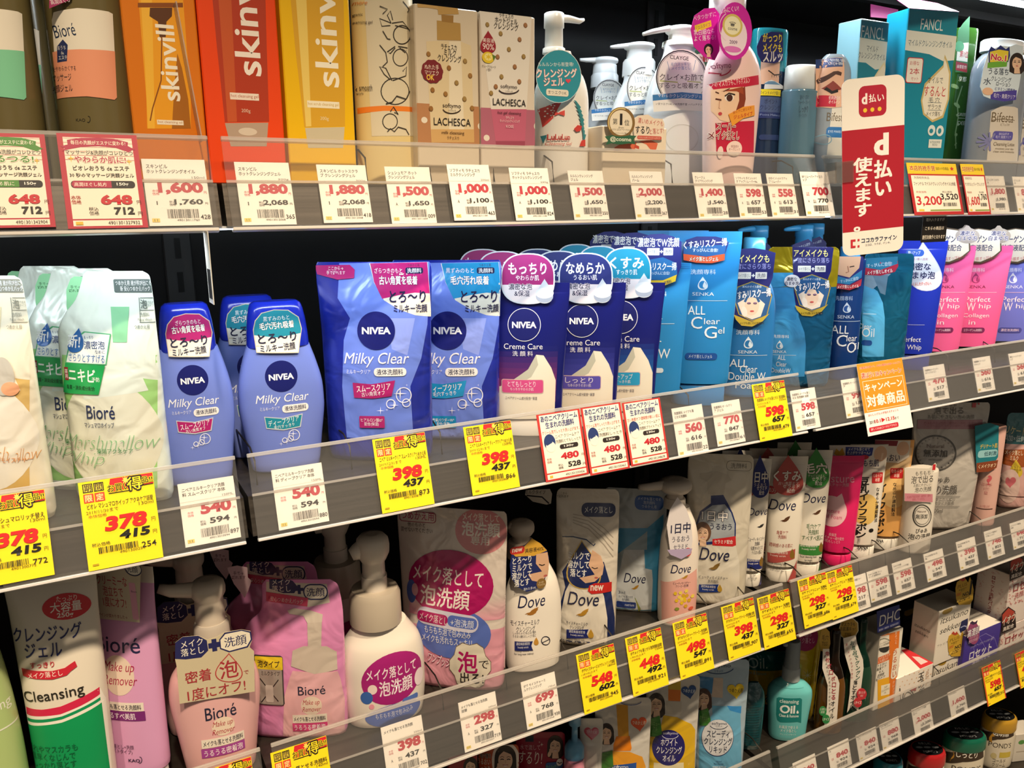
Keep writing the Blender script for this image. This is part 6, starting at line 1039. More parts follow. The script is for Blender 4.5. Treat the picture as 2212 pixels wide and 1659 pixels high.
p.O(1190, 600, 170, 200, 'e8c470'); p.T('豆\n乳\nイ\nソ\nフ\nラ\nボ\nン', 1172, 590, 66, '1a1614', h=390, b=.045, ls=.9); p.O(1122, 745, 46, 40, '1a1614'); p.O(1225, 735, 30, 26, '1a1614'); p.T('含有の', 1145, 795, 20, '1a1614', h=50, res=1); p.R(1232, 360, 1300, 428, 'c8282c', r=.1); p.T('なめらか\n本舗', 1266, 394, 58, 'f6e4d8', h=52, res=1); p.T('な\nめ\nら\nか\n濃\n縮\n製\n法', 1262, 570, 20, '2a2420', h=220, res=1, b=.02); p.T('SANA', 1172, 846, 72, '1a1614', h=22, b=.03); p.cap('f0ece2', .1, .74)
f = p.sheet('top_card', [(955, 185), (1335, 182), (1338, 235), (1305, 335), (1100, 330), (960, 300)], 'e6ded2', gap=.003); f.P([(1060, 195), (1240, 200), (1230, 250), (1160, 275), (1060, 262)], '2a3a8e'); f.T('メイクも落とせて\n仕上がりつる〜ん♪', 1145, 222, 150, 'f0eee8', h=44, b=.02, res=1); f.O(1285, 240, 84, 100, 'e2b898'); f.L([(1300, 235), (1290, 280)], 12, 'f0d2b8'); f.T('もちもち肌', 1190, 300, 170, '2a2a5e', h=44, b=.02); f.O(1180, 262, 60, 30, 'c8283a'); f.P([(985, 240), (1000, 205), (1020, 225), (1040, 200), (1055, 245), (1020, 262)], 'd8a82a')
p.done()
p = Prod('face_wash_tube', 'orange tinted tube beside the soy milk tube', 'face wash tube', (1240, 1495, 250), 150, 3, 'tube', 'eeb266', yc=.108, D=.04, sl=.0, rough=.25)
p.P([(1240, 200), (1490, 200), (1470, 340), (1240, 330)], 'e8c89a'); p.O(1380, 470, 190, 240, 'f2c884'); p.R(1348, 332, 1432, 400, 'c8282c', r=.1); p.T('なめらか\n本舗', 1390, 366, 70, 'f6e4d8', h=54, res=1); p.T('な\nめ\nら\nか\n濃\n縮\n製\n法', 1372, 535, 24, '2a2420', h=215, res=1, b=.02); p.T('イ\nソ\nフ\nラ\nボ\nン', 1290, 600, 58, '1a1614', h=330, b=.04, ls=.9); p.T('SANA', 1275, 800, 66, '1a1614', h=22, b=.03); p.cap('f0ece2', .1, .74)
f = p.sheet('top_card', [(1250, 150), (1480, 155), (1470, 260), (1400, 300), (1250, 290)], 'e6ded2', gap=.003); f.P([(1250, 152), (1400, 156), (1390, 190), (1250, 185)], '8a2434'); f.O(1430, 205, 80, 90, 'e2b898'); f.T('うるおい', 1340, 265, 140, '23204a', h=44, b=.02)
p.done()
p = Prod('foam_wash_bottle', 'short white foam bottle wrapped in a pink striped card', 'face wash bottle', (1425, 1612, 650), 335, 3, 'straight', 'e9e2d6', yc=.07, D=.045, sl=-.08, rough=.3)
p.ring(1553, 640, 118, 140, 6, '4a4844', 36); p.ring(1553, 640, 96, 112, 3, '6a6864', 36); p.T('Natural', 1553, 612, 54, '6a5a58', res=1); p.T('無添加', 1553, 645, 74, '3a3836', h=30, b=.01); p.T('ぴゅあ', 1552, 737, 72, '2a2826', h=30, b=.01); p.T('泡の洗顔', 1545, 775, 130, '2a2826', h=36, b=.01)
f = p.sheet('wrap_card', [(1440, 330), (1600, 335), (1640, 298), (1648, 310), (1640, 345), (1622, 345), (1622, 555), (1440, 545)], 'e6ded0', gap=.002); f.T('もちもち', 1560, 365, 96, '2a2826', h=28); f.T('泡で出る', 1555, 405, 140, '2a2826', h=48, b=.01); f.T('お肌にやさしい', 1555, 442, 110, '4a4844', h=20, res=1); f.T('泡の洗顔', 1560, 470, 105, '2a2826', h=32); f.P([(1442, 495), (1622, 500), (1622, 552), (1442, 545)], 'd08896'); f.T('石油系界面活性剤・着色料・香料\n使用していません', 1532, 524, 150, 'a84a5a', h=36, res=1); f.R(1622, 308, 1640, 345, 'd02a34')
p.done()
p = Prod('foam_wash_refill_pouch', 'tall silver refill pouch with a round stamp print', 'refill pouch', (1475, 1965, 150), -92, 3, 'pouch', 'c6c0b8', yc=.12, D=.05, sl=.0, rough=.22, fin='foil', prof=[(0, .76, .7, 2.6), (.03, .8, .95, 2.6), (.2, .84, 1, 2.4), (.45, .9, .85, 2.3), (.65, .95, .55, 2.2), (.82, .98, .28, 2.2), (.9, 1, .1, 2.4), (.94, 1, .045, 3), (.985, .98, .035, 3), (1, .93, .035, 3)])
p.ring(1640, 236, 265, 230, 7, '5a5652', 48); p.ring(1640, 236, 252, 218, 4, '5a5652', 48)
for i in range(26): a = 2*math.pi*i/26; p.T('ADDITIVEFREENATURALPACKAG'[i % 25], 1640+114*math.cos(a), 236+98*math.sin(a), 9, '6a6662', h=11, rot=-math.degrees(a)-90, res=1)
p.T('無添加', 1640, 236, 152, '4a4642', h=48, b=.01); p.T('Natural', 1640, 190, 110, '8a7470', h=24); p.T('SINCERE & SAFE', 1638, 278, 90, '6a6662', h=10, res=1)
p.R(1525, 20, 1945, 80, 'b07a84'); p.T('石油系界面活性剤・着色料・香料・鉱物油\nアルコール・パラベンは使用していません', 1735, 50, 340, '9a5a68', h=36, res=1); p.T('お肌にやさしい泡の洗顔', 1740, 0, 300, '5a5450', h=26, res=1); p.T('泡で出る', 1725, -40, 190, '5a5450', h=46); p.T('もちもち', 1720, -78, 110, '5a5450', h=22); p.R(1875, -90, 1900, -60, 'c03a42'); p.R(1912, -90, 1922, -78, 'c03a42')
p.T('ぴゅあ', 1670, 405, 120, '4a4642', h=40); p.T('泡の洗顔', 1680, 470, 200, '3a3632', h=60); p.R(1630, 512, 1800, 516, '8a8680'); p.T('ボタニカル成分\n&セラミド配合', 1690, 545, 150, '5a5652', h=44, res=1); p.R(1620, 576, 1795, 580, '8a8680'); p.T('300ml', 1650, 605, 70, '5a5652', h=26, res=1)
p.done()
p = Prod('cleansing_milk_bottle', 'slim clear pink bottle with teal card beside the silver pouch', 'face wash bottle', (1905, 2030, 450), 60, 3, 'straight', 'e6b8ac', yc=.085, D=.04, sl=-.1, rough=.2)
p.heart(1970, 405, 70, 'd8606a'); p.T('うるおいを守りながら\nメイクオフ\n無添加', 1965, 465, 95, 'b86a6a', h=80, res=1); p.T('メイク落としミルク', 1962, 580, 90, 'b86a6a', h=18, res=1); p.R(1905, 594, 2025, 600, '5a3a34')
f = p.sheet('top_card', [(1895, 60), (1990, 40), (2050, 60), (2045, 260), (2000, 330), (1905, 350)], '1f7f8e', gap=.003); f.T('デリケート肌', 1985, 190, 110, 'e8c23a', h=30, b=.02, res=1); f.P([(1905, 300), (2045, 280), (2035, 330), (1985, 355), (1905, 360)], '8a4426'); f.R(1915, 215, 2040, 262, '9ad0d8', r=.4); f.T('低刺激', 1995, 238, 80, '1d4a5a', h=28, b=.02); f.T('くメイクオフ', 1975, 318, 110, 'f0dcb8', h=24, b=.02, res=1)
p.done()
p = Prod('cleansing_milk_refill_pouch', 'pink refill pouch with teal foil top and brown band, far end of third shelf', 'refill pouch', (2050, 2330, 400), -25, 3, 'pouch', 'e4b4ae', yc=.105, D=.045, sl=.0, rough=.2, fin='foil', bands=((.68, 1, '1f6f78'),))
p.P([(2050, 210), (2330, 200), (2330, 300), (2180, 330), (2060, 300)], 'a8541e'); p.T('メイク落とし\nミルク', 2150, 250, 120, 'f4e2c4', h=66, b=.02); p.drop(2160, 335, 92, 120, 'e0c234'); p.T('セラミド\n植物由来\n配合', 2160, 345, 70, '4a3a18', h=48, res=1); p.T('デリケート肌', 2160, 90, 210, 'e0d8a0', h=56, rot=-6, b=.02); p.T('無添加×低刺激', 2150, 140, 200, 'd2e6e8', h=40, rot=-4, b=.02); p.O(2120, 450, 150, 220, 'e8c8be'); p.heart(2120, 420, 80, 'd8707a'); p.R(2050, 515, 2330, 520, '5a3a34')
p.done()
# ================================================================ fourth shelf
view(900, 1400, 2212/460)
p = Prod('sheet_mask_carton', 'red carton with half a woman portrait, low near the picture edge', 'carton', (330, 632, 1200), 1105, 4, 'box', '9a1f28', yc=.1, D=.04, rz=20, rough=.35); p.woman(560, 1230, 150, hair='2a1a14', hand=False); p.done()
p = Prod('face_wash_refill_pouch', 'orange pouch with white edged portrait of a woman', 'refill pouch', (640, 1062, 1150), 1000, 4, 'pouch', 'c4521f', yc=.12, D=.04, sl=0, rough=.3)
p.O(925, 1170, 290, 400, 'f2e6d8'); p.woman(922, 1150, 225, hair='231510'); p.T('毛穴落ち', 715, 1115, 110, '2a1410', h=50, b=.03, oc='f2d8c0', ow=.05); p.T('うるおい\nしっとり', 700, 1210, 130, 'f2e0c8', h=130, b=.02); p.done()
p = Prod('makeup_remover_refill_pouch', 'crimson pouch with smiling woman holding a blue round tag', 'refill pouch', (1030, 1540, 1100), 870, 4, 'pouch', '9c1434', yc=.13, D=.04, sl=0, rough=.3)
p.R(1130, 905, 1215, 970, '1d2a3a'); p.T('水で流して', 1180, 1030, 210, 'e4b8bc', h=56); p.T('するり!', 1185, 1140, 240, 'f0e4d8', h=130, sh=.15, b=.005); p.star(1300, 1000, 40, 'f4e8dc'); p.star(1275, 975, 22, 'f4e8dc'); p.woman(1440, 1010, 165, hair='2a1a12'); p.R(1340, 1180, 1520, 1260, '2a5a9a', r=.3); p.T('オイルinクリア', 1420, 1225, 150, '7ab86a', h=36, b=.02, res=1); p.O(1485, 1180, 66, 76, 'f2ece4'); p.L([(1462, 1180), (1485, 1192), (1508, 1180)], 10, '2a2a2a'); p.done()
p = Prod('cleansing_oil_pump', 'pump bottle with dusty blue cap and pink liquid', 'pump bottle', (1530, 1745, 1150), 1120, 4, 'bottle', 'd88aa0', yc=.09, D=.045, sl=0, rough=.2, prof=[(0, .95, .95, 2.2), (.02, 1, 1, 2.2), (.8, 1, 1, 2.2), (.92, .98, .98, 2.1), (1, .92, .92, 2)])
m = p.part('cap'); r = p.W/2; z1 = p.loc(1640, 960)[1]; loft(m, [(p.H-.001, 0, r*.95, 0, r*.8, 2.1), (p.H+(z1-p.H)*.6, 0, r*.95, 0, r*.8, 2.1), (z1, 0, r*.55, 0, r*.5, 2), (z1+.001, 0, r*.3, 0, r*.3, 2), (z1+.03, 0, r*.3, 0, r*.3, 2), (z1+.031, 0, r*.6, 0, r*.6, 2), (z1+.05, 0, r*.6, 0, r*.6, 2)], mat('5f9cc4', .25)); p.done()
def heart_pouch(ext, top, lab, liquid, cap, hc, hx, hy, lx, ly, lw, lh, lcol, ltx, yc, base='d4d0c8', wx=None):
    p = Prod('cleansing_oil_refill_pouch', lab, 'refill pouch', ext, top, 4, 'pouch', base, yc=yc, D=.034, sl=0, rough=.22, fin='foil', group='refill pouches with heart badges'); return p
view(900, 1400, 2212/460)
p = heart_pouch((1690, 1930, 1100), 728, 'silver refill pouch with pink heart badge', 0, 0, 0, 0, 0, 0, 0, 0, 0, 0, 0, .1)
p.heart(1815, 880, 155, 'c84a5e'); p.heart(1830, 885, 130, 'd8889a'); p.T('つめかえ用', 1815, 870, 110, 'f2dce0', h=34, rot=-8, res=1); p.P([(1760, 1180), (1870, 1080), (1880, 1260), (1740, 1260)], 'e6e0d6'); p.done()
view(1300, 1314, 2212/460)
p = heart_pouch((-75, 508, 1200), 925, 'silver refill pouch picturing an orange pump bottle, orange heart badge', 0, 0, 0, 0, 0, 0, 0, 0, 0, 0, 0, .08)
p.P([(150, 1000), (270, 1000), (280, 1330), (170, 1340)], 'd89a1e'); p.P([(120, 1420), (150, 1330), (290, 1325), (310, 1450), (300, 1480), (120, 1480)], 'ee8a1a'); p.P([(110, 1480), (290, 1490), (420, 1540), (455, 1640), (460, 1800), (80, 1800)], 'e8a02a'); p.P([(90, 1630), (360, 1600), (350, 1800), (90, 1800)], '2a56a8'); p.T('softymo', 190, 1650, 170, 'f0ece0', h=46); p.T('ディープ\nクレンジングオイル', 200, 1720, 230, 'f0ece0', h=80)
p.heart(385, 1195, 165, 'e85a2a', 8); p.T('つめかえ用', 385, 1190, 135, 'f8e4cc', h=44, rot=-6, b=.02, res=1); p.woman(50, 1290, 150, hair='231510'); p.P([(-30, 1500), (110, 1470), (120, 1640), (-30, 1660)], '3a7a2a'); p.ring(300, 960, 220, 80, 8, '2a4a8a', 16, 10, 170); p.done()
p = heart_pouch((455, 1008, 1000), 690, 'yellow and silver refill pouch with navy round label, blue heart badge', 0, 0, 0, 0, 0, 0, 0, 0, 0, 0, 0, .082)
p.P([(690, 700), (820, 700), (820, 860), (690, 860)], 'd8b82a'); p.P([(690, 840), (820, 850), (815, 965), (690, 960)], 'e07a1e'); p.P([(670, 960), (830, 970), (825, 1110), (670, 1100)], 'c8c2b6'); p.P([(640, 1110), (780, 1130), (930, 1200), (970, 1260), (960, 1800), (490, 1800), (500, 1340), (600, 1280)], 'e4b81e'); p.P([(540, 1600), (850, 1600), (850, 1800), (530, 1800)], 'f0e4b8')
p.O(695, 1450, 342, 372, '231f6e', 40); p.T('softymo', 715, 1300, 155, 'dcdcf0', h=36); p.ring(710, 1310, 170, 90, 7, 'dcdcf0', 16, 10, 170); p.T('ホワイト\nクレンジング\nオイル', 700, 1475, 265, 'f0eef4', h=230, b=.015)
p.heart(905, 862, 158, '1d4a8a', 10); p.T('つめかえ用', 905, 858, 125, 'dce8f4', h=40, rot=-8, b=.02, res=1); p.woman(568, 990, 172, hair='231510'); p.P([(500, 1140), (600, 1110), (625, 1300), (550, 1330), (495, 1320)], '3a8a2a'); p.T('リニュー\nアル', 555, 1220, 90, '9ad07a', h=90, res=1); p.done()
p = heart_pouch((985, 1512, 900), 530, 'sky blue refill pouch with white round label, yellow heart badge', 0, 0, 0, 0, 0, 0, 0, 0, 0, 0, 0, .082, base='a8c0d2')
p.P([(1000, 700), (1160, 720), (1160, 900), (1000, 800)], '3a84be'); p.P([(1160, 720), (1260, 725), (1255, 930), (1140, 920)], 'd0bfb0'); p.P([(1145, 1010), (1450, 1010), (1440, 1100), (1440, 1800), (1000, 1800), (1010, 1250), (1150, 1100)], '6fb8e0'); p.P([(1300, 1010), (1450, 1020), (1445, 1090), (1330, 1060)], '3a94dc'); p.ring(1210, 600, 330, 160, 9, '2a4a7a', 16, 20, 160); p.T('リキッド', 1215, 652, 90, '3a5a8a', h=30, res=1); p.T('softymo', 1215, 600, 250, '2a3a5a', h=50)
p.O(1205, 1350, 335, 385, '1d2f6a', 40); p.O(1205, 1346, 325, 375, 'e6e8ee', 40); p.T('softymo', 1220, 1200, 155, '23304e', h=38, b=.01); p.ring(1215, 1210, 180, 90, 7, '23304e', 16, 10, 170); p.T('ソフティモ', 1215, 1225, 62, '23304e', h=14, res=1); p.T('スピーディ\nクレンジング\nリキッド', 1210, 1385, 290, '23304e', h=235, b=.02); p.T('Natural\nPlant Extract', 1215, 1600, 100, '3a6a9a', h=44, res=1); p.T('SPEEDY', 1220, 1655, 140, 'e8eef4', h=34, b=.01)
p.heart(1390, 850, 175, 'f0cf1e', 6); p.T('つめかえ用', 1392, 852, 142, '4a3a10', h=44, rot=-4, b=.02, res=1); p.woman(1062, 930, 155, hair='4a2a1c'); p.P([(1010, 1060), (1100, 1030), (1130, 1160), (1090, 1210), (1010, 1210)], '3a8a2a'); p.T('ナチュラル', 1065, 1130, 95, '9ad07a', h=40, rot=6, res=1); p.done()
p = Prod('cleansing_oil_refill_pouch', 'dark teal pouch with crinkled gathers, beside the sky blue one', 'refill pouch', (1425, 1672, 1200), 765, 4, 'pouch', '0e4a52', yc=.1, D=.03, sl=0, rough=.12, fin='foil', prof=[(0, .8, .8, 2.4), (.1, .86, 1, 2.4), (.4, .95, .95, 2.3), (.7, 1, .8, 2.2), (.85, .9, .5, 2.2), (.95, .6, .3, 2.2), (1, .4, .2, 2.2)])
for i in range(22): p.L([(1480, 1000+i*26), (1560, 1006+i*26+(i % 3)*3), (1635, 1000+i*26)], 4, '0a363c')
p.done()
p = Prod('cleansing_oil_refill_pouch', 'yellow pouch with teal header card standing behind the teal oil pump', 'refill pouch', (1500, 1885, 800), 445, 4, 'pouch', 'd2aa1e', yc=.19, D=.04, sl=0, rough=.2, fin='foil', bands=((.66, 1, '0f6a6e'),))
p.T('Oil.', 1620, 570, 210, 'cfe0dc', h=110); p.T('Clean & Remove', 1600, 672, 230, '9ac4c0', h=36); p.T('洗える\n落とし\nオイル', 1640, 1010, 190, '0f4a4e', h=260, b=.015); p.done()
p = Prod('cleansing_oil_pump', 'teal oil pump bottle with white lettering in a teal speech label', 'pump bottle', (1712, 2168, 1000), 718, 4, 'bottle', '6cc4c6', yc=.09, D=.05, sl=0, rough=.15, prof=[(0, .78, .85, 2.4), (.02, .82, .95, 2.4), (.3, .88, 1, 2.4), (.7, 1, 1, 2.3), (.82, .97, .98, 2.2), (.92, .72, .8, 2.1), (.97, .5, .6, 2), (1, .4, .5, 2)])
p.pump(1962, (722, 600, 520, 330), (180, 160, 150), (1880, 380), '8a9498', ccol='a8b2b4', style='long')
p.P([(1815, 930), (1840, 922), (2060, 932), (2080, 945), (2070, 1190), (2030, 1180), (1850, 1182), (1822, 1160), (1810, 1100)], '14807e'); p.T('cleansing', 1950, 975, 200, 'dff0ec', h=52, b=.01); p.T('Oil', 1930, 1050, 160, 'f4f6f2', h=86, b=.03); p.drop(2033, 1075, 26, 36, 'f4f6f2'); p.T('Clean & Remove', 1945, 1118, 205, 'dff0ec', h=30, b=.02, res=1); p.T('お風呂で使える\nメイク落とし', 1940, 1255, 195, 'e8f4f2', h=70, b=.01); p.T('クレンジングオイル', 1935, 1312, 170, 'd0ece8', h=22, res=1); p.O(1935, 1410, 92, 92, 'f2ece0'); p.T('弱酸性', 1935, 1412, 76, '5a6a66', h=28, b=.02); p.R(1745, 818, 2110, 824, '4aa0a2'); p.done()
view(1472, 1104)
p = Prod('cleansing_oil_refill_pouch', 'bright yellow pouch with sparkle and a magenta round card', 'refill pouch', (690, 912, 800), 680, 4, 'pouch', 'e2c01c', yc=.12, D=.04, sl=0, rough=.18, fin='foil', prof=[(0, .7, .8, 2.5), (.05, .75, 1, 2.5), (.5, .88, .9, 2.3), (.75, .97, .5, 2.2), (.9, 1, .1, 2.4), (1, 1, .04, 3)])
p.star(815, 1060, 90, 'fbf2c0', 8, .12); p.L([(880, 800), (850, 1000), (800, 1300)], 8, 'c89a14'); f = p.round_card('round_card', 800, 810, 165, 190, 'b0206a', gap=.006); f.T('毛穴落ち\nメイク落とし', 800, 815, 125, 'f0b8d4', h=80, b=.02, res=1); p.done()
view(1700, 1314, 2212/512)
def tiss(ext, top, c, lab, ribbon, seal, cards, txt, dark):
    p = Prod('deep_oil_bottle', lab, 'bottle', ext, top, 4, 'bottle', c, yc=.06, D=.032, sl=0, rough=.1, fin='liquid', ink='plastic', prof=[(0, .9, .9, 2.4), (.02, .98, 1, 2.4), (.3, 1, 1, 2.4), (.45, .97, 1, 2.3), (.6, .7, .8, 2.1), (.7, .42, .55, 2), (.85, .34, .5, 2), (.97, .34, .5, 2), (1, .25, .4, 2)], bands=((.55, 1, dark),))
    f = p.sheet('ribbon_label', ribbon, 'f0e8dc', gap=.003); return p, f
p, f = tiss((258, 515, 1000), 196, '8a5a22', 'amber oil bottle with white ribbon label and green seal', [(335, 380), (395, 380), (400, 560), (470, 640), (490, 700), (465, 1050), (345, 1110), (375, 900), (380, 720), (330, 560)], 0, 0, 0, '2a1a10')
for i, ch in enumerate('角栓ポロポロとるオイル'): f.T(ch, (375, 380, 392, 412, 430, 438, 436, 432, 428, 424, 420)[i], 425+i*58, 36, 'a8283a' if i < 8 else '2a2a2a', h=44, b=.03)
for i, ch in enumerate('黒ずみ気になる毛穴すっきり溶かす'): f.T(ch, 352+min(i*7, 45), 450+i*34, 16, '2a2a2a', h=22, res=1)
g = p.sheet('card_head', [(322, 190), (360, 180), (398, 220), (405, 330), (385, 400), (320, 400), (300, 300)], 'c8a040', gap=.006); g.T('毛穴\nTISS', 355, 300, 60, '4a3a18', h=100, res=1)
g = p.round_card('seal', 335, 960, 70, 90, '2f8a4a', gap=.006); g.T('お得な\n詰替', 335, 955, 54, 'e4f0d8', h=50, res=1); g = p.round_card('seal', 365, 1035, 72, 84, '2f8a4a', gap=.0065); g.T('Lサイズ', 365, 1035, 60, 'f0f4e4', h=28, b=.02, res=1); p.done()
p, f = tiss((505, 762, 900), 92, '2f5a44', 'green oil bottle with white ribbon label and red seal', [(525, 280), (640, 250), (655, 330), (710, 480), (715, 560), (665, 960), (610, 910), (560, 975), (585, 800), (595, 620), (540, 430)], 0, 0, 0, '0c3a2c')
for i, ch in enumerate('お風呂でグングン落とすオイル'): f.T(ch, (610, 622, 634, 646, 656, 662, 664, 660, 640, 632, 624, 616, 608, 602)[i], 325+i*46, 36, '1d5a4a' if i < 8 else '2a2a2a', h=40, b=.03)
for i, ch in enumerate('黒いメイクもすっきり'): f.T(ch, 556+min(i*9, 50), 340+i*34, 18, 'a8283a', h=24, res=1)
g = p.sheet('card_head', [(485, 190), (505, 120), (560, 88), (620, 92), (665, 135), (668, 210), (630, 280), (560, 300), (500, 260)], 'e4d8b0', gap=.006); g.P([(490, 190), (510, 128), (562, 97), (616, 100), (656, 140), (660, 208), (625, 270), (560, 290), (506, 254)], 'c2983a'); g.T('マスカラも\nお肌落ちっ!', 570, 172, 140, '2a2414', h=80, b=.02, res=1); g.T('TISS', 568, 242, 62, '4a3a18', h=28)
g = p.round_card('seal', 698, 800, 92, 105, 'c8323c', gap=.006); g.T('濡れた手\nOK!', 698, 800, 66, 'f4e0dc', h=54, res=1); g = p.round_card('seal', 662, 880, 76, 90, 'c8323c', gap=.0065); g.T('Lサイズ', 662, 880, 62, 'f6ece4', h=30, b=.02, res=1); p.done()
p = Prod('cleansing_oil_carton', 'white and orange tall carton with navy header flap', 'carton', (838, 1042, 600), 236, 4, 'box', 'e9e2d4', yc=.088, D=.065, rough=.4)
p.P([(955, 235), (1052, 210), (1040, 900), (948, 900)], 'e2761e'); p.P([(838, 236), (955, 218), (955, 245), (838, 262)], 'e2761e'); p.R(845, 440, 960, 500, 'd8641e'); p.T('まつげエクステ\nにも使える!', 900, 470, 120, 'f8ecdc', h=50, res=1); p.ring(905, 350, 110, 120, 6, '3a3a3a', 16, 15, 165); p.P([(860, 372), (955, 352), (945, 395), (905, 415), (870, 405)], '2a2a2a'); p.T('オリーブバージン\nオイン天然素材', 908, 330, 105, '3a3a34', h=40, res=1)
for i in range(9): p.O(862+i*12, 300-18*math.sin(i/8*3.14), 9, 12, '3a4a2a', 8)
p.T('うるおい\n角質ケア\nキメ\n透明感\n毛穴ケア', 878, 590, 84, '3a342c', h=150, res=1); p.P([(845, 670), (952, 640), (948, 960), (845, 960)], 'eeb01e'); p.P([(878, 720), (960, 700), (955, 800), (876, 818)], 'f2ead2'); p.T('DEEP\nCLEANSING\nOIL', 917, 760, 68, '6a5a3a', h=66, res=1); p.R(980, 380, 1035, 650, 'f4ead8', r=.45)
for i, ch in enumerate('うるおい'): p.T(ch, 1006-i*2, 415+i*66, 34, 'c0581a', h=50, b=.02)
for i, ch in enumerate('クレンジング'): p.T(ch, 992, 690+i*30, 16, 'f8e4c8', h=24, res=1)
for i, ch in enumerate('まるごと'): p.T(ch, 1015, 230+i*30, 18, 'f8e4c8', h=24, res=1)
f = p.sheet('header_flap', [(838, 30), (1050, -35), (1056, 160), (845, 232)], '23307e', y=-p.D/2-.0004); f.T('DHC', 962, 85, 185, 'f2f0ec', h=100); f.T('無香料・無着色・天然成分配合', 950, 172, 175, 'd8dcf0', h=20, res=1)
p.D2 = p.D
# printing on the side that faces the aisle end
o = p
p.done('carton_body')
def low_box(ext, top, D, lab, col, yc, base=0, rough=.4, **k): return Prod('soap_carton', lab, 'carton', ext, top, 4, 'box', col, yc=yc, D=D, base=base, rough=rough, **k)
p = low_box((1022, 1345, 720), 590, .085, 'white dotted carton with red corner ribbon, lid seen from above', 'f2eae0', .095)
for i in range(7):
    for j in range(5): p.O(1055+i*44+(j % 2)*22, 640-i*12+j*44, 9, 12, 'e0b48a', 8)
for i, ch in enumerate('玉の肌'): p.T(ch, 1250+i*3, 635+i*72, 52, '231f1c', h=66, b=.005)
for i, ch in enumerate('石けん'): p.T(ch, 1308, 600+i*40, 24, 'b88a6a', h=32)
p.ring(1130, 830, 100, 150, 7, '231f1c'); p.ring(1130, 840, 74, 120, 5, '231f1c'); p.P([(1150, 740), (1175, 725), (1205, 735), (1200, 770), (1170, 765), (1158, 780)], 'a82a34')
m = p.part('lid_print'); a, d = p.W/2, p.D/2
def top(m, pts, col, z): m.add([(x*a, y*d, z) for x, y in pts], [tuple(range(len(pts)))], mat('ink', .55, 'card'), hexc(col), False)
top(m, [(-.45+.42*math.cos(t*.26), .15+.6*math.sin(t*.26)) for t in range(24)], 'eac0b4', p.H+.0002); top(m, [(.25, -1), (1, -1), (1, .5), (.75, .55)], 'd03038', p.H+.0002); top(m, [(.5, -.8), (.9, -.8), (.9, -.3), (.7, -.1)], 'f0c8c4', p.H+.0004)
for i in range(4): top(m, [(-.75+.03*i, -.25+i*.16), (-.2, -.25+i*.16), (-.2, -.19+i*.16), (-.75+.03*i, -.19+i*.16)], 'b0606a', p.H+.0004)
p.done('carton_body')
view(1780, 1180, 2212/432)
def medal(p, x, y, w_, h_, nm='award_card'):
    q = lambda a, b: (x+a*w_, y+b*h_); f = p.sheet(nm, [q(-.5, -.1), q(-.42, -.32), q(-.2, -.42), q(.05, -.44), q(.2, -.3), q(.3, -.5), q(.42, -.3), q(.5, -.05), q(.46, .3), q(.3, .48), q(-.3, .5), q(-.46, .3)], 'caa232', gap=.004)
    f.T('PLUS', *q(-.12, -.2), w_*.5, '8a6a14', h=h_*.12, b=.01); f.T('医薬部外\n売上', *q(-.1, -.05), w_*.42, '5a4a14', h=h_*.1, res=1); f.T('OOO', *q(-.32, .12), w_*.24, 'c8502a', h=h_*.1, b=.03); f.T('NO.', *q(.08, .1), w_*.36, '2a2010', h=h_*.13, b=.03); f.T('1', *q(.34, -.12), w_*.1, '17130c', h=h_*.5, b=.0); f.R(*q(-.4, .2), *q(.44, .3), 'e0b84a'); f.T('石鹸部門\n売上第一位', *q(0, .27), w_*.6, '4a3a14', h=h_*.12, b=.02, res=1); f.P([q(-.3, -.4), q(-.2, -.5), q(-.1, -.42), q(0, -.5), q(.05, -.4), q(-.1, -.34)], 'b8402a')
    return f
def itsu(p, k=0):
    p.T('itsukano', 1445-k*70, 770+k*560, 290, '4a4642', h=68, sh=.2, res=3); p.T('sekken', 1405-k*80, 895+k*545, 230, '4a4642', h=62, sh=.2, res=3)
p = low_box((1224, 1545, 1400), 1245, .06, 'cream carton with slanted grey lettering, lower one of the stacked pair', 'eee6d8', .10, group='cream soap cartons with slanted lettering')
itsu(p, 1); p.R(1460, 1350, 1525, 1410, '23305e'); p.L([(1465, 1390), (1490, 1370), (1520, 1395)], 8, 'aab4d8'); p.drop(1290, 1225, 130, 190, 'a8862e', 20); p.T('無添加', 1292, 1240, 80, '5a4414', h=40, res=1)
medal(p, 1470, 1080, 200, 280); p.done('carton_body'); base = p.H+.0008
q = low_box((1262, 1598, 900), 668, .06, 'cream carton with slanted grey lettering, upper one of the stacked pair', 'eee6d8', .097, base=base, group='cream soap cartons with slanted lettering')
itsu(q); q.P([(1520, 830), (1592, 795), (1590, 850), (1570, 920), (1510, 960), (1495, 920)], '23305e'); q.L([(1510, 900), (1550, 880), (1585, 890)], 10, 'aab4d8'); q.O(1365, 715, 110, 60, 'b89a4a'); q.T('アトリア', 1310, 1085, 110, '6a625a', h=26, res=1)
medal(q, 1555, 495, 200, 310)
m = q.part('side_print'); v, f_, *_b = text_mesh('itsukano\nsekken', 0, .2, 2, 1.3)
m.add([(-q.W/2-.0003, q.D/2*.75-(x-_b[0])/(_b[1]-_b[0])*q.D*.62, q.H*.45+(y-_b[2])/(_b[3]-_b[2])*q.H*.16) for x, y in v], [tuple(t)[::1] for t in f_], mat('ink', .55, 'card'), hexc('6a645c'), False)
q.done('carton_body')
p = low_box((1552, 1925, 1150), 930, .08, 'violet carton with white lettering and pink berry card', '4a3a9e', .10, rough=.35)
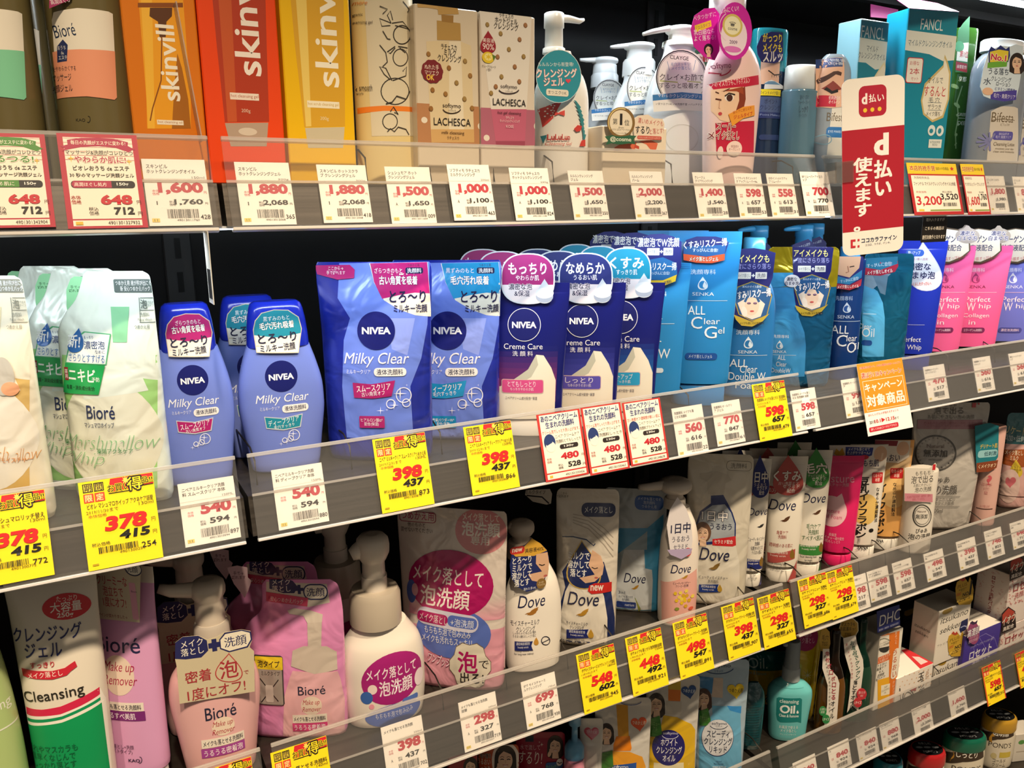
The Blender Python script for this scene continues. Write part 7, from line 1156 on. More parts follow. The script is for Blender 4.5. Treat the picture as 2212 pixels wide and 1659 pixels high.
p.ring(1790, 1130, 270, 330, 5, '8a80cc', 8); p.L([(1700, 980), (1790, 1130), (1880, 990)], 4, '8a80cc'); p.L([(1700, 1270), (1790, 1130), (1890, 1260)], 4, '8a80cc'); p.T('ロセット', 1732, 1165, 230, 'f2f0f4', h=88, b=.03); p.T('洗顔パスタ', 1735, 1250, 185, 'e4e0f0', h=62, b=.005); p.T('ブライトアップクリアパウダー配合', 1750, 1068, 240, 'cac4ea', h=28, res=1)
f = p.round_card('berry_card', 1655, 960, 130, 250, '9c4a78', gap=.004); f.T('高澄肌', 1655, 945, 124, 'f4eaf2', h=80, b=.03, oc='3a2a4a', ow=.05); f.T('ベリーオイル\n泡立ちきめ細か', 1655, 1020, 100, 'e8c8d8', h=70, res=1); f.P([(1610, 850), (1640, 825), (1660, 845), (1700, 815), (1690, 850), (1650, 868)], '3a2a4a')
m = p.part('lid_paper'); a, d = p.W/2, p.D/2; m.add([(-a, -d, p.H+.0003), (a, -d, p.H+.0003), (a, d, p.H+.0003), (-a, d, p.H+.0003)], [(0, 1, 2, 3)], mat('efe8dc', .55, 'card'), smooth=False)
p.done('carton_body')
def rosette(ext, top, lab, base, yc):
    p = low_box(ext, top, .075, lab, 'f0e2da', yc, base=base, group='pink patterned soap cartons'); x0, x1, v = ext; w_ = x1-x0; rr = random.Random(5)
    for i in range(90):
        a, b = rr.random(), rr.random()
        if .2 < a < .9 and .15 < b < .85: continue
        p.ring(x0+a*w_, top+20+b*w_*1.05-a*w_*.38, 18, 20, 4, 'd88a88', 8, 40*i, 40*i+240)
    p.T('ロセット', x0+w_*.48, top+w_*.42, w_*.66, 'a84a50', h=w_*.25, b=.02); p.T('洗顔パスタ', x0+w_*.48, top+w_*.66, w_*.6, 'c0686a', h=w_*.17); p.T('自然成分タイプ 薬用', x0+w_*.5, top+w_*.22, w_*.5, '8a5a58', h=w_*.07, res=1)
    f = p.sheet('flag_card', [(x0+w_*.02, top-90), (x0+w_*.22, top-170), (x0+w_*.42, top-120), (x0+w_*.45, top+60), (x0+w_*.02, top+130)], '2a1c1a', gap=.004); f.P([(x0+w_*.04, top-80), (x0+w_*.22, top-155), (x0+w_*.4, top-115), (x0+w_*.42, top-50), (x0+w_*.04, top+20)], 'b84434'); f.T('イオウ', x0+w_*.23, top-30, w_*.36, 'f0d8c8', h=90, b=.03, oc='3a1a14', ow=.05); f.T('高配合', x0+w_*.22, top+58, w_*.3, 'f2e6dc', h=44, b=.02)
    m = p.part('side_print'); v, f_, *_b = text_mesh('ロ\nセ\nッ\nト\n洗\n顔\nパ\nス\nタ', .02, 0, 2, 1); W, D, H = p.W, p.D, p.H
    m.add([(-W/2-.0003, D*.06-(x-_b[0])/(_b[1]-_b[0])*D*.14, H*.14+(y-_b[2])/(_b[3]-_b[2])*H*.72) for x, y in v], [tuple(t) for t in f_], mat('ink', .55, 'card'), hexc('a8484e'), False)
    for i in range(110):
        a, b = rr.random(), rr.random()
        if .25 < a < .72 and .1 < b < .9: continue
        cy, cz, r = D*(.5-a), H*b, .0022; n = 8; vs = []
        for k in range(n+1):
            t = k/n*4.2+i
            for s_ in (r, r*.75): vs.append((-W/2-.0003, cy+s_*math.cos(t), cz+s_*math.sin(t)))
        m.add(vs, [(2*k, 2*k+2, 2*k+3, 2*k+1) for k in range(n)], mat('ink', .55, 'card'), hexc('d88a88'), False)
    p.done('carton_body'); return p
p = rosette((1958, 2330, 1050), 838, 'pink patterned carton with black flag card, lower one at the far end', 0, .1)
rosette((2048, 2420, 500), 258, 'pink patterned carton with black flag card, upper one at the far end', p.H+.0008, .1)
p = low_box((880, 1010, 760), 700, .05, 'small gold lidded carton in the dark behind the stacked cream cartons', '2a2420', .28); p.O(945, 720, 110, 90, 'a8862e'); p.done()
# ================================================================ base shelf: jars
view(1700, 1314, 2212/512)
def jar(cx, w_, lid_y, body_y, col, lab, yc, txt, bandc):
    p = Prod('cream_jar', lab, 'cream jar', (cx-w_/2, cx+w_/2, body_y+60), body_y, 5, 'round', 'ece2cc', yc=yc, D=.06, sl=0, rough=.2, group='cream jars with coloured lids', prof=[(0, .88, .88, 2), (.06, .97, .97, 2), (.3, 1, 1, 2), (.8, 1, 1, 2), (.93, .97, .97, 2), (1, .93, .93, 2)])
    r = p.W/2*1.0; k = r/(p.D/2); z0 = p.H; z1 = z0+.031
    m = p.part('lid'); d = p.D/2
    loft(m, [(z0-.002, 0, r*.99, 0, d*.99, 2), (z0+.002, 0, r*1.02, 0, d*1.02, 2), (z0+.022, 0, r*1.0, 0, d*1.0, 2), (z1-.003, 0, r*.95, 0, d*.95, 2), (z1, 0, r*.87, 0, d*.87, 2)], mat(col, .2), 40)
    m = p.part('lid_label'); ink = mat('ink', .4, 'plastic')
    m.add([(r*.82*math.cos(i*.157), d*.82*math.sin(i*.157), z1+.0003) for i in range(40)], [tuple(range(40))], ink, hexc('14161a'), False)
    for t, yy, ww, cc in (("POND'S", -.42, .7, 'c8ccd0'), ('わたしに', .5, .62, 'e2e4e6')):
        v, f_, *b = text_mesh(t); m.add([(((x-b[0])/(b[1]-b[0])-.5)*r*1.1*ww, d*yy+((y-b[2])/(b[3]-b[2])-.5)*d*.24, z1+.0006) for x, y in v], [tuple(q) for q in f_], ink, hexc(cc), False)
    for i in (-1, 0, 1): m.add([(r*.45*i+r*.2*math.cos(j*.4), d*.05+d*.11*math.sin(j*.4), z1+.0006) for j in range(16)], [tuple(range(16))], ink, hexc('9aa0a6'), False)
    X = lambda a: cx+a*w_; Y = lambda b: body_y+b*w_
    f = p.sheet('band', [(X(-.5), Y(.12)), (X(.0), Y(.16)), (X(.5), Y(.06)), (X(.5), Y(.3)), (X(.0), Y(.42)), (X(-.5), Y(.36))], '3a2a1c', gap=.0004, ink='plastic', curved=True); f.T(txt, X(.12), Y(.26), w_*.5, 'f4f0e4', h=w_*.15, b=.02); f.drop(X(-.3), Y(.2), w_*.2, w_*.28, 'c8902a')
    p.T("POND'S", X(.12), Y(.62), w_*.66, '4a4238', h=w_*.15); p.O(X(-.12), Y(.92), w_*.2, w_*.18, 'd8c890'); p.R(X(.08), Y(.82), X(.4), Y(.98), bandc); p.T('コールド\nクリーム', X(.05), Y(1.15), w_*.4, '5a5246', h=w_*.24, res=1)
    p.done(); return p
JG = jar(1965, 305, 960, 1095, 'c89a2e', 'cream jar with gold lid and brown band, tallest placed on the base shelf', .08, '透明感', 'd8c04a')
jar(1640, 390, 1130, 1270, '0f6a52', 'cream jar with dark green lid', .075, 'しっとり', 'e4dcc0')
jar(1290, 330, 1290, 1415, 'b81f24', 'cream jar with red lid', .075, 'ハリ', 'e0c8b0')
jar(930, 250, 1395, 1500, '1f7a8e', 'cream jar with blue and green lid, only its top showing', .075, 'クリア', 'd0dce0')
p = Prod('sachet_carton', 'white carton with green leaf print at the far end of the base shelf', 'carton', (2120, 2330, 1300), 1170, 5, 'box', 'e4ddd0', yc=.07, D=.05, rz=20); p.O(2190, 1250, 60, 40, '5a9a4a'); p.R(2140, 1330, 2300, 1336, 'a89a88'); p.done()
m = MB()
for i in range(24): sweep(m, [(2.02, .06, ZB[5]+BOARD+.012+i*.006), (2.02+.34, .06, ZB[5]+BOARD+.012+i*.006)], .0012, mat('b8a888', .4, 'metal'), 6)
for k in range(4): sweep(m, [(2.03+k*.105, .062, ZB[5]+BOARD), (2.03+k*.105, .062, ZB[5]+BOARD+.156)], .002, mat('8a7a5c', .4, 'metal'), 6)
o = m.build('wire_basket_front'); tag(o, 'pale wire basket front beyond the gold lidded jar', 'wire basket')
# ================================================================ price cards, signs and dividers
view(0, 0)
def pop(tl, tr, bl, rib, col, l2, vol, code, where, code_lbl):
    c = Card(1, tl, tr, bl, 'b8283e', -.0022, 'feature_card', f'red bordered card reading 648 with {where}', 'price card', 'red bordered feature cards on the top rail')
    c.R(.07, .04, .93, .9, 'f6ecd8'); c.R(.07, .915, .93, .975, 'f6ecd8')
    for i in range(6): c.R(.07, .05+i*.045, .93, .054+i*.045, 'b8283e')
    c.P([(.12, .07), (.3, .045), (.5, .04), (.7, .045), (.88, .08), (.87, .12), (.96, .16), (.9, .17), (.93, .2), (.84, .18), (.7, .14), (.5, .13), (.3, .14), (.13, .17), (.05, .19), (.08, .16), (.03, .14), (.12, .12)], col)
    c.T(rib, .5, .095, .68, 'f4ecd8', h=.045, b=.02, res=1); c.T('マッサージ&洗顔がコレひとつ', .5, .2, .84, '2a2420', h=.05, b=.02, oc='f6ecd8', ow=.08); c.T(l2, .5, .275, .64, col, h=.07, b=.03, oc='f6ecd8', ow=.09)
    c.star(.14, .265, .09, 'e8b83a'); c.star(.86, .29, .08, 'e8b83a')
    c.T('ビオレおうち de エステ', .5, .365, .7, '2a2420', h=.05, b=.015); c.T('30 秒のマッサージ洗顔ジェル', .5, .44, .8, '2a2420', h=.045, b=.015, res=1)
    c.R(.1, .5, .9, .575, '231a1c', r=.45); c.P([(.13, .502), (.6, .502), (.6, .573), (.13, .573), (.105, .538)], col); c.T(vol, .34, .538, .4, 'f6e8dc', h=.042, res=1, b=.01); c.T('150g', .74, .538, .15, 'f6f0e8', h=.04, b=.02)
    c.T('本体\n価格', .14, .7, .12, 'a8382e', h=.09, res=1, b=.01); c.T('648', .64, .7, .4, 'c4202e', h=.105, b=.045); c.T('円', .92, .73, .055, '5a2420', h=.04); c.T('税込\n価格', .34, .82, .12, '3a2a28', h=.085, res=1); c.T('712', .72, .82, .26, '231d1c', h=.08, b=.04); c.T('円', .92, .85, .055, '231d1c', h=.04)
    c.T(code, .7, .945, .4, '3a2a28', h=.035, res=1); c.R(.1, .93, .19, .962, 'e4b83a')
    return c.done()
pop((-233, 852), (285, 858), (-160, 1474), '毎日の洗顔がエステに変わる!', '4a8a34', 'つるつる!', 'つるつる肌に', '4901301342904', 'a green ribbon, under the mint label bottle', 0)
pop((362, 858), (880, 872), (438, 1478), '毎日の洗顔がエステに変わる!', 'b0204a', 'やわらか肌に!', '高潤ほぐし処方', '4901301327932', 'a crimson ribbon, under the peach label bottle', 0)
white(1, (910, 1025), (1318, 1030), (955, 1460), 'スキンビル/ホットクレンジングオイル', '1,600', '1,760', 'under the orange amber bottle carton', '150ml', '1', '428')
white(1, (1510, 1045), (1862, 1052), (1560, 1455), 'スキンビル/ホットクレンジングジェル', '1,880', '2,068', 'under the red orange carton', '300g', '1', '365')
view(736, 0)
white(1, (-160, 1062), (158, 1072), (-105, 1440), 'スキンビル ホットスクラ/ブ クレンジングジェル', '1,880', '2,068', 'under the yellow carton', '300g', '1', '418')
white(1, (280, 1075), (570, 1080), (330, 1445), 'シュシュモア ホット/クレンジングジェル', '1,500', '1,650', 'under the cream tube with fruit outlines', '200g', 'A', '009')
white(1, (682, 1060), (955, 1075), (718, 1425), 'ソフティモ ラチェスカ/ミルククレンジング', '1,000', '1,100', 'under the cream and brown carton', '200ml', 'A', '463', off=-.0022)
white(1, (1083, 1082), (1335, 1092), (1120, 1425), 'ソフティモ ラチェスカ/ホットジェルクレンジング', '1,000', '1,100', 'under the cream and pink carton', '200g', 'A', '824', off=-.0022)
white(1, (1462, 1100), (1688, 1105), (1495, 1420), 'ルルルンクレンジング/ジェル', '1,500', '1,650', 'under the pump with the teal round card', '200ml', '', '350')
white(1, (1860, 1105), (2070, 1108), (1895, 1420), 'ルルルンクレンジング/バーム', '2,000', '2,200', 'under the award badge carton', '90g', '', '367')
view(1472, 0)
white(1, (68, 1112), (262, 1115), (100, 1415), 'クレージュ/クリアクレンジング', '1,400', '1,540', 'under the biggest white foam pump', '', '', '28')
white(1, (335, 1118), (510, 1118), (365, 1410), 'ソフティモ ポイントメイ/ク アップリムーバーNa', '598', '657', 'under the red woman bottle', '230ml', 'A', '53')
white(1, (545, 1120), (715, 1118), (575, 1405), 'CFポイントメイクアッ/プ リムーバー', '558', '613', 'under the slim navy bottle', '145ml', 'A', '31')
white(1, (762, 1108), (945, 1100), (800, 1398), 'BPリムーバーアイロリ/ップ', '700', '770', 'at the end of the middle rail near the red sign', '145ml', 'A', '', off=-.0022)
def gold_pop(tl, tr, bl, name, price, tax, where):
    c = Card(1, tl, tr, bl, 'b8282c', -.0022, 'feature_card', f'red card with yellow banner reading {price} {where}', 'price card', 'red cards with yellow banners')
    c.R(.0, .0, 1, .21, 'e8c82a'); c.T('本店的抢手货', .3, .1, .5, 'b02a20', h=.1, b=.03, oc='f4e48a', ow=.06); c.T('当店の人気商品', .7, .1, .26, '4a3a14', h=.06, res=1); c.star(.9, .1, .09, 'c8342a', 5, .5)
    c.R(.05, .24, .95, .94, 'f4ecda'); c.T('洗顔相类商品', .25, .285, .3, '3a2a24', h=.05, res=1); c.T(name, .5, .4, .84, '2a201c', h=.075, b=.015, res=1); c.T('税抜価格', .2, .56, .2, 'a82a24', h=.04, res=1); c.T('税込価格', .72, .56, .2, '3a2a24', h=.04, res=1)
    c.T(price, .33, .74, .5, 'c4202a', h=.2, b=.02); c.T(tax, .75, .66, .36, '231c1a', h=.14, b=.02); c.bars(.6, .88, .77, .84, 7); c.R(.32, .9, .95, .93, '8a9a4a'); c.R(.1, .89, .2, .93, 'e0c04a')
    return c.done()
gold_pop((1450, 1050), (1770, 1055), (1470, 1390), 'ファンケル マイルドクレンジングオイル2本組', '3,200', '3,520', 'under the large teal twin carton')
gold_pop((1798, 1058), (1945, 1058), (1820, 1388), 'サンタマルシェ ディープクレンジング', '1,600', '1,760', 'under the clear bottles at the far end')
white(1, (1960, 1135), (2080, 1132), (1990, 1370), 'ビフェスタ うるおち/水', '1,800', '1,980', 'beside the red 1,600 banner card', '', '', '')
white(1, (2135, 1140), (2255, 1138), (2162, 1370), 'ビフェスタ/水', '880', '968', 'at the far end of the top shelf', '', '', '')
view(0, 552)
yellow(2, (-198, 1580), (285, 1508), (-135, 2155), 'ビオレ マシュマロリッチ替え', '130ml', '2019/11/30まで', '378', '415', '772', 'under the gold and cream pouch')
yellow(2, (502, 1470), (985, 1400), (570, 2042), 'ビオレ マシュマロホイップ アクネケア詰替', '130ml', '2019/11/30まで', '378', '415', '254', 'under the green and white pouch')
white(2, (1145, 1478), (1505, 1425), (1182, 1890), 'ニベアミルキークリア洗顔/料 スムースクリア 本体', '540', '594', 'under the blue flask with pink label', '150ML', '', '897')
white(2, (1750, 1387), (2075, 1338), (1785, 1780), 'ニベアミルキークリア洗顔/料 ディープクリア 本体', '540', '594', 'under the blue flask with teal label', '150ML', '', '880')
view(736, 500)
yellow(2, (203, 1345), (540, 1290), (262, 1825), 'ニベア ミルキークリア スムースクリアつめかえ用', '130ML', '2019/12/31まで', '398', '437', '873', 'under the magenta cornered pouch')
yellow(2, (790, 1265), (1095, 1215), (840, 1710), 'ニベア ミルキークリア ディープクリアつめかえ用', '130ML', '2019/12/31まで', '398', '437', '866', 'under the sky blue cornered pouch')
def blue_pop(tl, tr, bl, l3, n2, code, where):
    c = Card(2, tl, tr, bl, 'c8342e', -.0022, 'feature_card', f'red bordered card with blue heading reading 480, {where}', 'price card', 'red bordered cards with blue headings')
    c.R(.05, .02, .95, .88, 'f6eeda'); c.R(.05, .9, .95, .975, 'f6eeda'); c.T('あのニベアクリーム\n生まれの洗顔料', .5, .13, .84, '23306e', h=.19, b=.045); c.T(l3, .5, .285, .86, 'b8342e', h=.055, b=.02, res=1)
    c.T('ニベア クリームケア', .63, .365, .56, '3a3430', h=.055, b=.01, res=1); c.T(n2, .64, .44, .58, '2a2420', h=.055, b=.01, res=1); c.R(.42, .49, .85, .56, '2a2220', r=.45); c.T('130g', .63, .525, .22, 'f2ece0', h=.04, b=.02)
    c.O(.21, .43, .26, .24, '24386e'); c.O(.22, .5, .22, .16, 'e8e4da'); c.R(.12, .4, .26, .46, '24386e', rot=20)
    c.T('本体\n価格', .14, .7, .11, 'a8382e', h=.08, res=1); c.T('480', .62, .665, .42, 'c4202e', h=.1, b=.04); c.T('円', .92, .69, .055, '5a2420', h=.04); c.T('税込\n価格', .38, .81, .11, '3a2a28', h=.08, res=1); c.T('528', .7, .8, .3, '231d1c', h=.08, b=.035); c.T('円', .92, .83, .055, '231d1c', h=.04); c.T(code, .68, .94, .44, '3a2a28', h=.035, res=1); c.R(.1, .92, .17, .955, 'e4b83a')
    return c.done()
blue_pop((1262, 1185), (1540, 1140), (1310, 1623), 'クリーム泡でしっとり洗い上げます。', '洗顔料とてもしっとり', '4901301335456', 'nearest the yellow cards')
blue_pop((1548, 1140), (1805, 1108), (1600, 1580), 'クリーム泡でしっとり洗い上げます。', '洗顔料しっとり', '4901301335463', 'in the middle of the three')
blue_pop((1815, 1108), (2060, 1075), (1862, 1520), '古い角質オフ!透明感が欲しい肌に', '洗顔料ブライトアップ', '4901301348678', 'nearest the sky blue tubes')
view(1472, 450)
white(2, (-65, 1294), (130, 1258), (-25, 1615), '洗顔専科 メイクも落/とせる洗顔料', '560', '616', 'under the sky blue tubes, beside the 770 card', '150g', '', '22')
white(2, (192, 1260), (372, 1230), (230, 1540), '洗顔専科 オールクリ/ア ジェル', '770', '847', 'under the sky blue gel tube', '160g', '', '61')
yellow(2, (452, 1140), (662, 1112), (492, 1512), '洗顔専科 メイクも落とせる 泡洗顔料', '150ml', '2019/11/30まで', '598', '657', '479', 'under the gold topped blue pouch')
white(2, (700, 1180), (860, 1158), (725, 1445), '洗顔専科 メイクも落と/せる 泡洗顔料 詰替', '598', '657', 'at the end of the second middle rail', '', '', '')
white(2, (1028, 1110), (1180, 1090), (1030, 1365), '洗顔専科 オールクリ/ア', '990', '1,089', 'half behind the orange campaign card', '', '', '')
white(2, (1560, 1025), (1695, 1008), (1555, 1260), '洗顔専科パーフェクト/ホイップモイスト', '470', '517', 'under the pink tubes', '', '', '')
white(2, (1878, 970), (1992, 957), (1875, 1200), '洗顔専科 パーフェク/トホイップ', '560', '616', 'between the 470 card and the far end', '', '', '')
white(2, (2110, 940), (2225, 920), (2112, 1155), '専科パーフェクトホイ/ップ', '560', '616', 'under the lavender tube', '', '', '')
view(0, 1104)
c = yellow(3, (1745, 1565), (2105, 1450), (1800, 2090), 'メイクも落とせる洗顔料', '140ml', '11月30日まで', '448', '492', '213', 'x'); c.root['label'] = 'yellow sale card cut by the lower picture edge, below the pink refill pouch'
c = yellow(3, (1255, 1700), (1622, 1598), (1300, 2220), 'ビオレ メイクも落とせる洗顔料', '150ml', '11月30日まで', '548', '602', '206', 'x'); c.root['label'] = 'yellow sale card of which only the top shows, below the pink foam pump'
view(900, 1400, 2212/460)
white(3, (-375, 830), (50, 705), (-325, 1400), 'メイクも落とせる泡洗顔', '398', '437', 'under the big white foam pump', '250ml', 'A', '702')
white(3, (430, 572), (815, 450), (485, 1095), 'メイクも落とせる泡洗顔/詰替', '298', '327', 'under the silver and pink pouch', '200ml', 'A', '719')
white(3, (1080, 357), (1430, 235), (1132, 858), 'ダヴ モイスチャーミ/ルククレンジング', '699', '768', 'under the white milk pump', '195ml', 'A', '938')
yellow(3, (1655, 75), (2045, -45), (1730, 700), 'ダヴモイスチャーミルククレンジング詰替', '180ml', '11月30日(土)まで', '548', '602', '945', 'under the white pouch with red ribbon')
view(1300, 1314, 2212/460)
yellow(3, (240, 315), (610, 205), (312, 928), 'ダヴメイクも落とせる泡洗顔料詰替', '120ml', '11月30日(土)まで', '448', '492', '921', 'under the pale blue pouch')
yellow(3, (733, 158), (1085, 62), (800, 755), 'ダヴ BTモイスチャー クリーミー泡洗顔料', '160ml', '2019/12/31まで', '498', '547', '891', 'under the flower printed pump')
view(1472, 900)
yellow(3, (255, 1232), (465, 1182), (295, 1585), 'ダヴ BTモイスチャー クリーミー泡洗顔料 詰替', '140ml', '2019/12/31まで', '398', '437', '907', 'under the ivory pouch')
yellow(3, (487, 1175), (692, 1118), (528, 1512), 'ダヴ BTモイスチャー 洗顔料', '130g', '2019/12/31まで', '298', '327', '655', 'at the end of the third middle rail')
yellow(3, (748, 1060), (930, 1012), (775, 1380), 'ダヴ クリアリニュー 洗顔料', '130g', '2019/12/31まで', '298', '327', '686', 'first on the far third rail')
yellow(3, (930, 1010), (1100, 965), (950, 1325), 'ダヴ ディープピュア 洗顔料', '130g', '2019/12/31まで', '298', '327', '679', 'second on the far third rail')
white(3, (1055, 1052), (1188, 1008), (1062, 1285), 'モイスチャー洗顔フォー/ム', '198', '217', 'partly behind the last yellow card')
white(3, (1195, 1005), (1328, 955), (1195, 1215), 'なめらか本舗 クレン/ジング 洗顔料NA', '598', '657', 'under the raspberry tube')
white(3, (1358, 950), (1480, 905), (1350, 1165), 'なめらか本舗/しっとりクレンジング洗顔', '598', '657', 'under the soy milk tubes')
white(3, (1562, 890), (1685, 848), (1552, 1085), 'ぴゅあ泡洗顔 泡の洗/顔', '498', '547', 'under the short white foam bottle')
white(3, (1772, 812), (1892, 770), (1768, 1008), 'ぴゅあ泡洗顔 泡の洗/顔詰替', '398', '437', 'under the tall silver pouch')
white(3, (1952, 745), (2062, 715), (1948, 938), 'カウブランド 無添加メ/イク落としミルク', '748', '822', 'under the slim pink bottle')
white(3, (2118, 692), (2215, 660), (2108, 875), 'カウブランド 無添加/詰替', '648', '712', 'at the far end of the third shelf')
view(1700, 1314, 2212/512)
c = white(4, (50, 1450), (265, 1388), (55, 1700), 'クレンジングオイ/ル', '840', '924', 'x'); c.root['label'] = 'white shelf price card cut by the lower picture edge, first on the far fourth rail'
white(4, (375, 1302), (575, 1240), (380, 1565), 'TS ディープオフオイ/ル', '840', '924', 'under the amber oil bottle')
white(4, (640, 1190), (830, 1120), (638, 1450), 'TS ニークワイオフオ/イル', '840', '924', 'under the green oil bottle')
white(4, (860, 1090), (1040, 1020), (860, 1350), 'DHC 薬用ディープ/クレンジングオイル', '880', '968', 'under the white and orange carton')
white(4, (1160, 950), (1335, 880), (1155, 1235), 'ローランドパック 洗顔/石けん', '2,000', '2,200', 'under the cream cartons')
white(4, (1498, 790), (1652, 720), (1485, 1065), 'いつかの石けん', '1,600', '1,760', 'under the violet carton')
yellow(4, (1815, 560), (1990, 495), (1835, 940), 'ロゼット洗顔 ホワイトパスタ', '90g', '2019/12/31', '598', '657', '312', 'red edged, near the gold lidded jar', edge=True)
c = yellow(4, (2125, 430), (2265, 375), (2145, 770), 'ロゼット洗顔', '90g', '2019/12/31', '498', '547', '305', 'x', edge=True); c.root['label'] = 'yellow card with red edge, cut by the picture edge on the fourth rail'
# ---- hanging signs
view(1472, 450)
M_ = rail_M(2) @ Matrix.Rotation(R_(3), 4, 'Y')
c = Card(2, (1130, 1008), (1428, 998), (1185, 1478), 'f3efe6', -.006, 'campaign_card', 'orange campaign card with rounded corners hanging from the second far rail', 'sign', None)
c.R(.0, .0, 1, .68, 'f0921e'); c.R(.0, .68, 1, 1, 'f6f2ea')
c.T('対象商品を買って、大切に資源を未来へつなごう!', .5, .06, .9, 'c8282a', h=.03, b=.03, res=1, oc='f8e8c8', ow=.05); c.T('選ぼう! 3Rキャンペーン', .5, .17, .88, 'b8342a', h=.075, b=.03, oc='fbeed0', ow=.07)
for a, b, d, e in ((.06, .245, .95, .252), (.06, .655, .95, .662), (.06, .245, .068, .662), (.942, .245, .95, .662)): c.R(a, b, d, e, 'fbeed0')
c.T('キャンペーン', .5, .345, .82, 'fbf2e2', h=.11, b=.04); c.T('対象商品', .5, .53, .82, 'fbf2e2', h=.16, b=.045); c.T('おいしいグルメが当たるチャンス', .4, .72, .66, 'c8342a', h=.035, b=.01, res=1); c.T('2019', .13, .82, .12, '3a2a24', h=.04, b=.01); c.T('10.1▶12.15', .4, .815, .44, 'c8282a', h=.065, b=.025); c.T('まで', .67, .825, .09, '3a2a24', h=.035); c.R(.04, .885, .68, .95, 'c8283a', r=.3); c.T('詳しくはQRコードにアクセス', .36, .917, .56, 'f8e8e0', h=.035, b=.01, res=1)
c.done()
view(1472, 0)
class Sign(Face): pass
P = at(1238, 1080, -.035); a = R_(24)
M_ = Matrix.Translation(P) @ Matrix.Rotation(-a, 4, 'Z') @ Matrix.Rotation(R_(-5.5), 4, 'Y')
m = MB(); f = Face(); f.setup(M_, lambda u, z: 0, m, 'card', False)
q = [f.uz(*k) for k in ((1040, 590), (1425, 500), (1446, 1625), (1050, 1690))]; W = (q[1][0]-q[0][0]+q[2][0]-q[3][0])/2; H = (q[0][1]-q[3][1]+q[1][1]-q[2][1])/2; W *= 1.02; H *= 1.02
def rr(w_, h_, r, y):
    o = []
    for cx, cz, st in ((w_/2-r, r, 270), (w_/2-r, h_-r, 0), (-w_/2+r, h_-r, 90), (-w_/2+r, r, 180)):
        for i in range(7): t = R_(st+i*15); o.append((cx+r*math.cos(t), y, cz+r*math.sin(t)))
    return o
M_ = M_ @ Matrix.Translation((0, 0, -H/2)); n = 28; A, B = rr(W, H, .013, 0), rr(W, H, .013, .0009); mt = mat('f4efe6', .25)
m.add(A+B, [tuple(range(n)), tuple(range(2*n-1, n-1, -1))]+[((i+1) % n, i, n+i, n+(i+1) % n) for i in range(n)], mt, smooth=False)
f = Face(); f.setup(M_, lambda u, z: 0, m, 'plastic', False, frac=(W, H))
f.R(0, .28, 1, .86, 'b01e30'); f.R(.27, .045, .71, .215, 'b5203a', r=.2); f.T('d', .36, .115, .09, 'f8f0ea', h=.06, b=.04); f.T('払い', .55, .115, .24, 'f8f0ea', h=.045, b=.025)
for i in range(3): f.O(.37+i*.115, .178, .062, .024, 'f0c83a')
f.T('d', .63, .375, .24, 'faf4ee', h=.125, b=.05); f.T('払\nい', .66, .565, .28, 'faf4ee', h=.2, b=.05); f.T('使\nえ\nま\nす\n。', .33, .65, .3, 'faf4ee', h=.42, b=.045, ls=1.0)
f.R(.13, .905, .165, .955, 'c8303c'); f.R(.13, .905, .21, .918, 'c8303c'); f.R(.13, .942, .21, .955, 'c8303c'); f.R(.245, .905, .275, .918, 'c8303c'); f.R(.245, .942, .275, .955, 'c8303c'); f.T('ココカラファイン', .6, .918, .58, '2a3a5a', h=.028, b=.03); f.T('ココロ、カラダ、ゲンキ。', .58, .945, .42, '3a4a66', h=.014, res=1)
r = bpy.data.objects.new('hanging_sign', None); COL.objects.link(r); r.matrix_world = M_; tag(r, 'tall red and white hanging sign with rounded corners, big white lettering', 'sign'); m.build('panel', r)
k = MB(); box_mesh(k, -W*.62, -W*.32, -.002, -.0008, H*.43, H*.55, mat('ece8e4', .12, 'clear')); box_mesh(k, -W*.62, -W*.6, -.002, .03, H*.43, H*.55, mat('ece8e4', .12, 'clear')); k.build('clear_holder', r)
view(1472, 0)
c = Card(1, (1562, 1398), (1722, 1396), (1585, 1565), '1a1614', 0, 'notice_card', 'small black notice card with white lettering hanging under the far top rail', 'sign', None, M=Matrix.Translation((0, .012, ZB[1]-.1)))
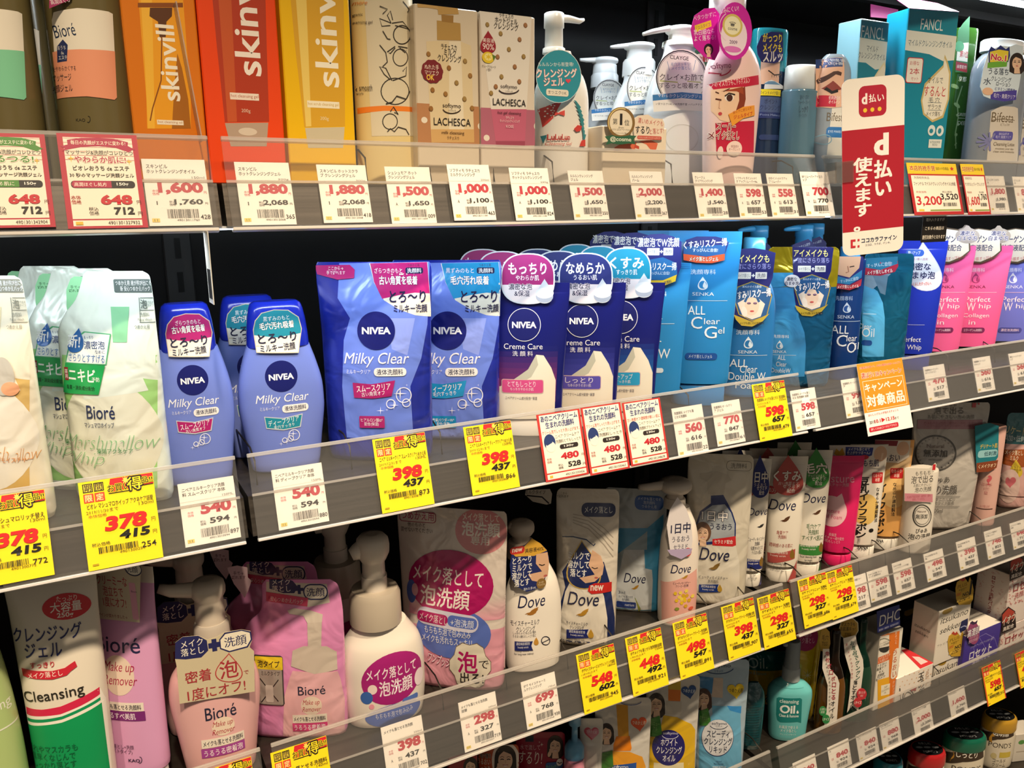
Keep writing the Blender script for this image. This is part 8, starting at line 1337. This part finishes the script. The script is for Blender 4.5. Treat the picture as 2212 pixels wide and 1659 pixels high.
c.T('取れ入りますが', .5, .13, .74, 'e8e0d0', h=.13, b=.02, res=1); c.T('こちらの商品は', .5, .46, .76, 'e8e0d0', h=.14, b=.02, res=1); c.T('割引対象外となります', .5, .8, .9, 'e8e0d0', h=.16, b=.03, res=1); c.done()
view(0, 0)
P = at(1337, 1500, -.01); m = MB(); box_mesh(m, P.x, P.x+.0008, -.012, .016, ZB[1]-.075, ZB[1]-.002, mat('e8e4da', .4)); box_mesh(m, P.x-.0004, P.x, -.008, .010, ZB[1]-.07, ZB[1]-.04, mat('1d1a1a', .5))
o = m.build('edge_flag_card'); tag(o, 'thin white flag card seen edge on, hanging at the bay joint under the top shelf', 'sign')
view(0, 0, 1)
a_, b_ = at(436, 305, .03), at(379, 2, .03); m = MB()
v = [(p.x+dx, p.y+dy, p.z) for p in (a_, b_) for dx in (0, .0012) for dy in (0, .09)]
m.add(v, [(0, 1, 3, 2), (4, 6, 7, 5), (0, 4, 5, 1), (2, 3, 7, 6), (0, 2, 6, 4), (1, 5, 7, 3)], mat('f4f0ea', .1, 'clear'), smooth=False)
o = m.build('clear_divider_panel'); tag(o, 'clear acrylic panel standing before the orange amber bottle carton, seen edge on', 'divider panel')
# ---- wire dividers
DV = [(1, 736, 0, (160, 575, 985, 1370, 1710, 2140), 1010), (1, 1472, 0, (305, 725), 1060), (2, 736, 500, (45, 640, 1465, 1790), 1090), (2, 1472, 450, (60, 1725, 2020), 960), (2, 0, 552, (1640,), 1250), (3, 736, 1000, (650, 1065, 1462, 1755), 1250), (3, 1472, 900, (190, 425, 615, 790, 970, 1145, 1310, 1460, 1905), 950), (4, 1472, 1104, (540, 1405, 1640), 1250)]
NTH = ('first', 'second', 'third', 'fourth', 'fifth', 'sixth', 'seventh', 'eighth', 'ninth', 'tenth', 'eleventh', 'twelfth', 'thirteenth')
cnt = {}
for sh, a, b, xs, row in DV:
    view(a, b)
    for x in xs: cnt.setdefault(sh, []).append(at(x, row, .05).x)
for sh in cnt:
    for i, x in enumerate(sorted(cnt[sh])): divider(x, sh, f'bent wire divider behind the rail, {NTH[i]} along the {ORD[sh]} shelf')
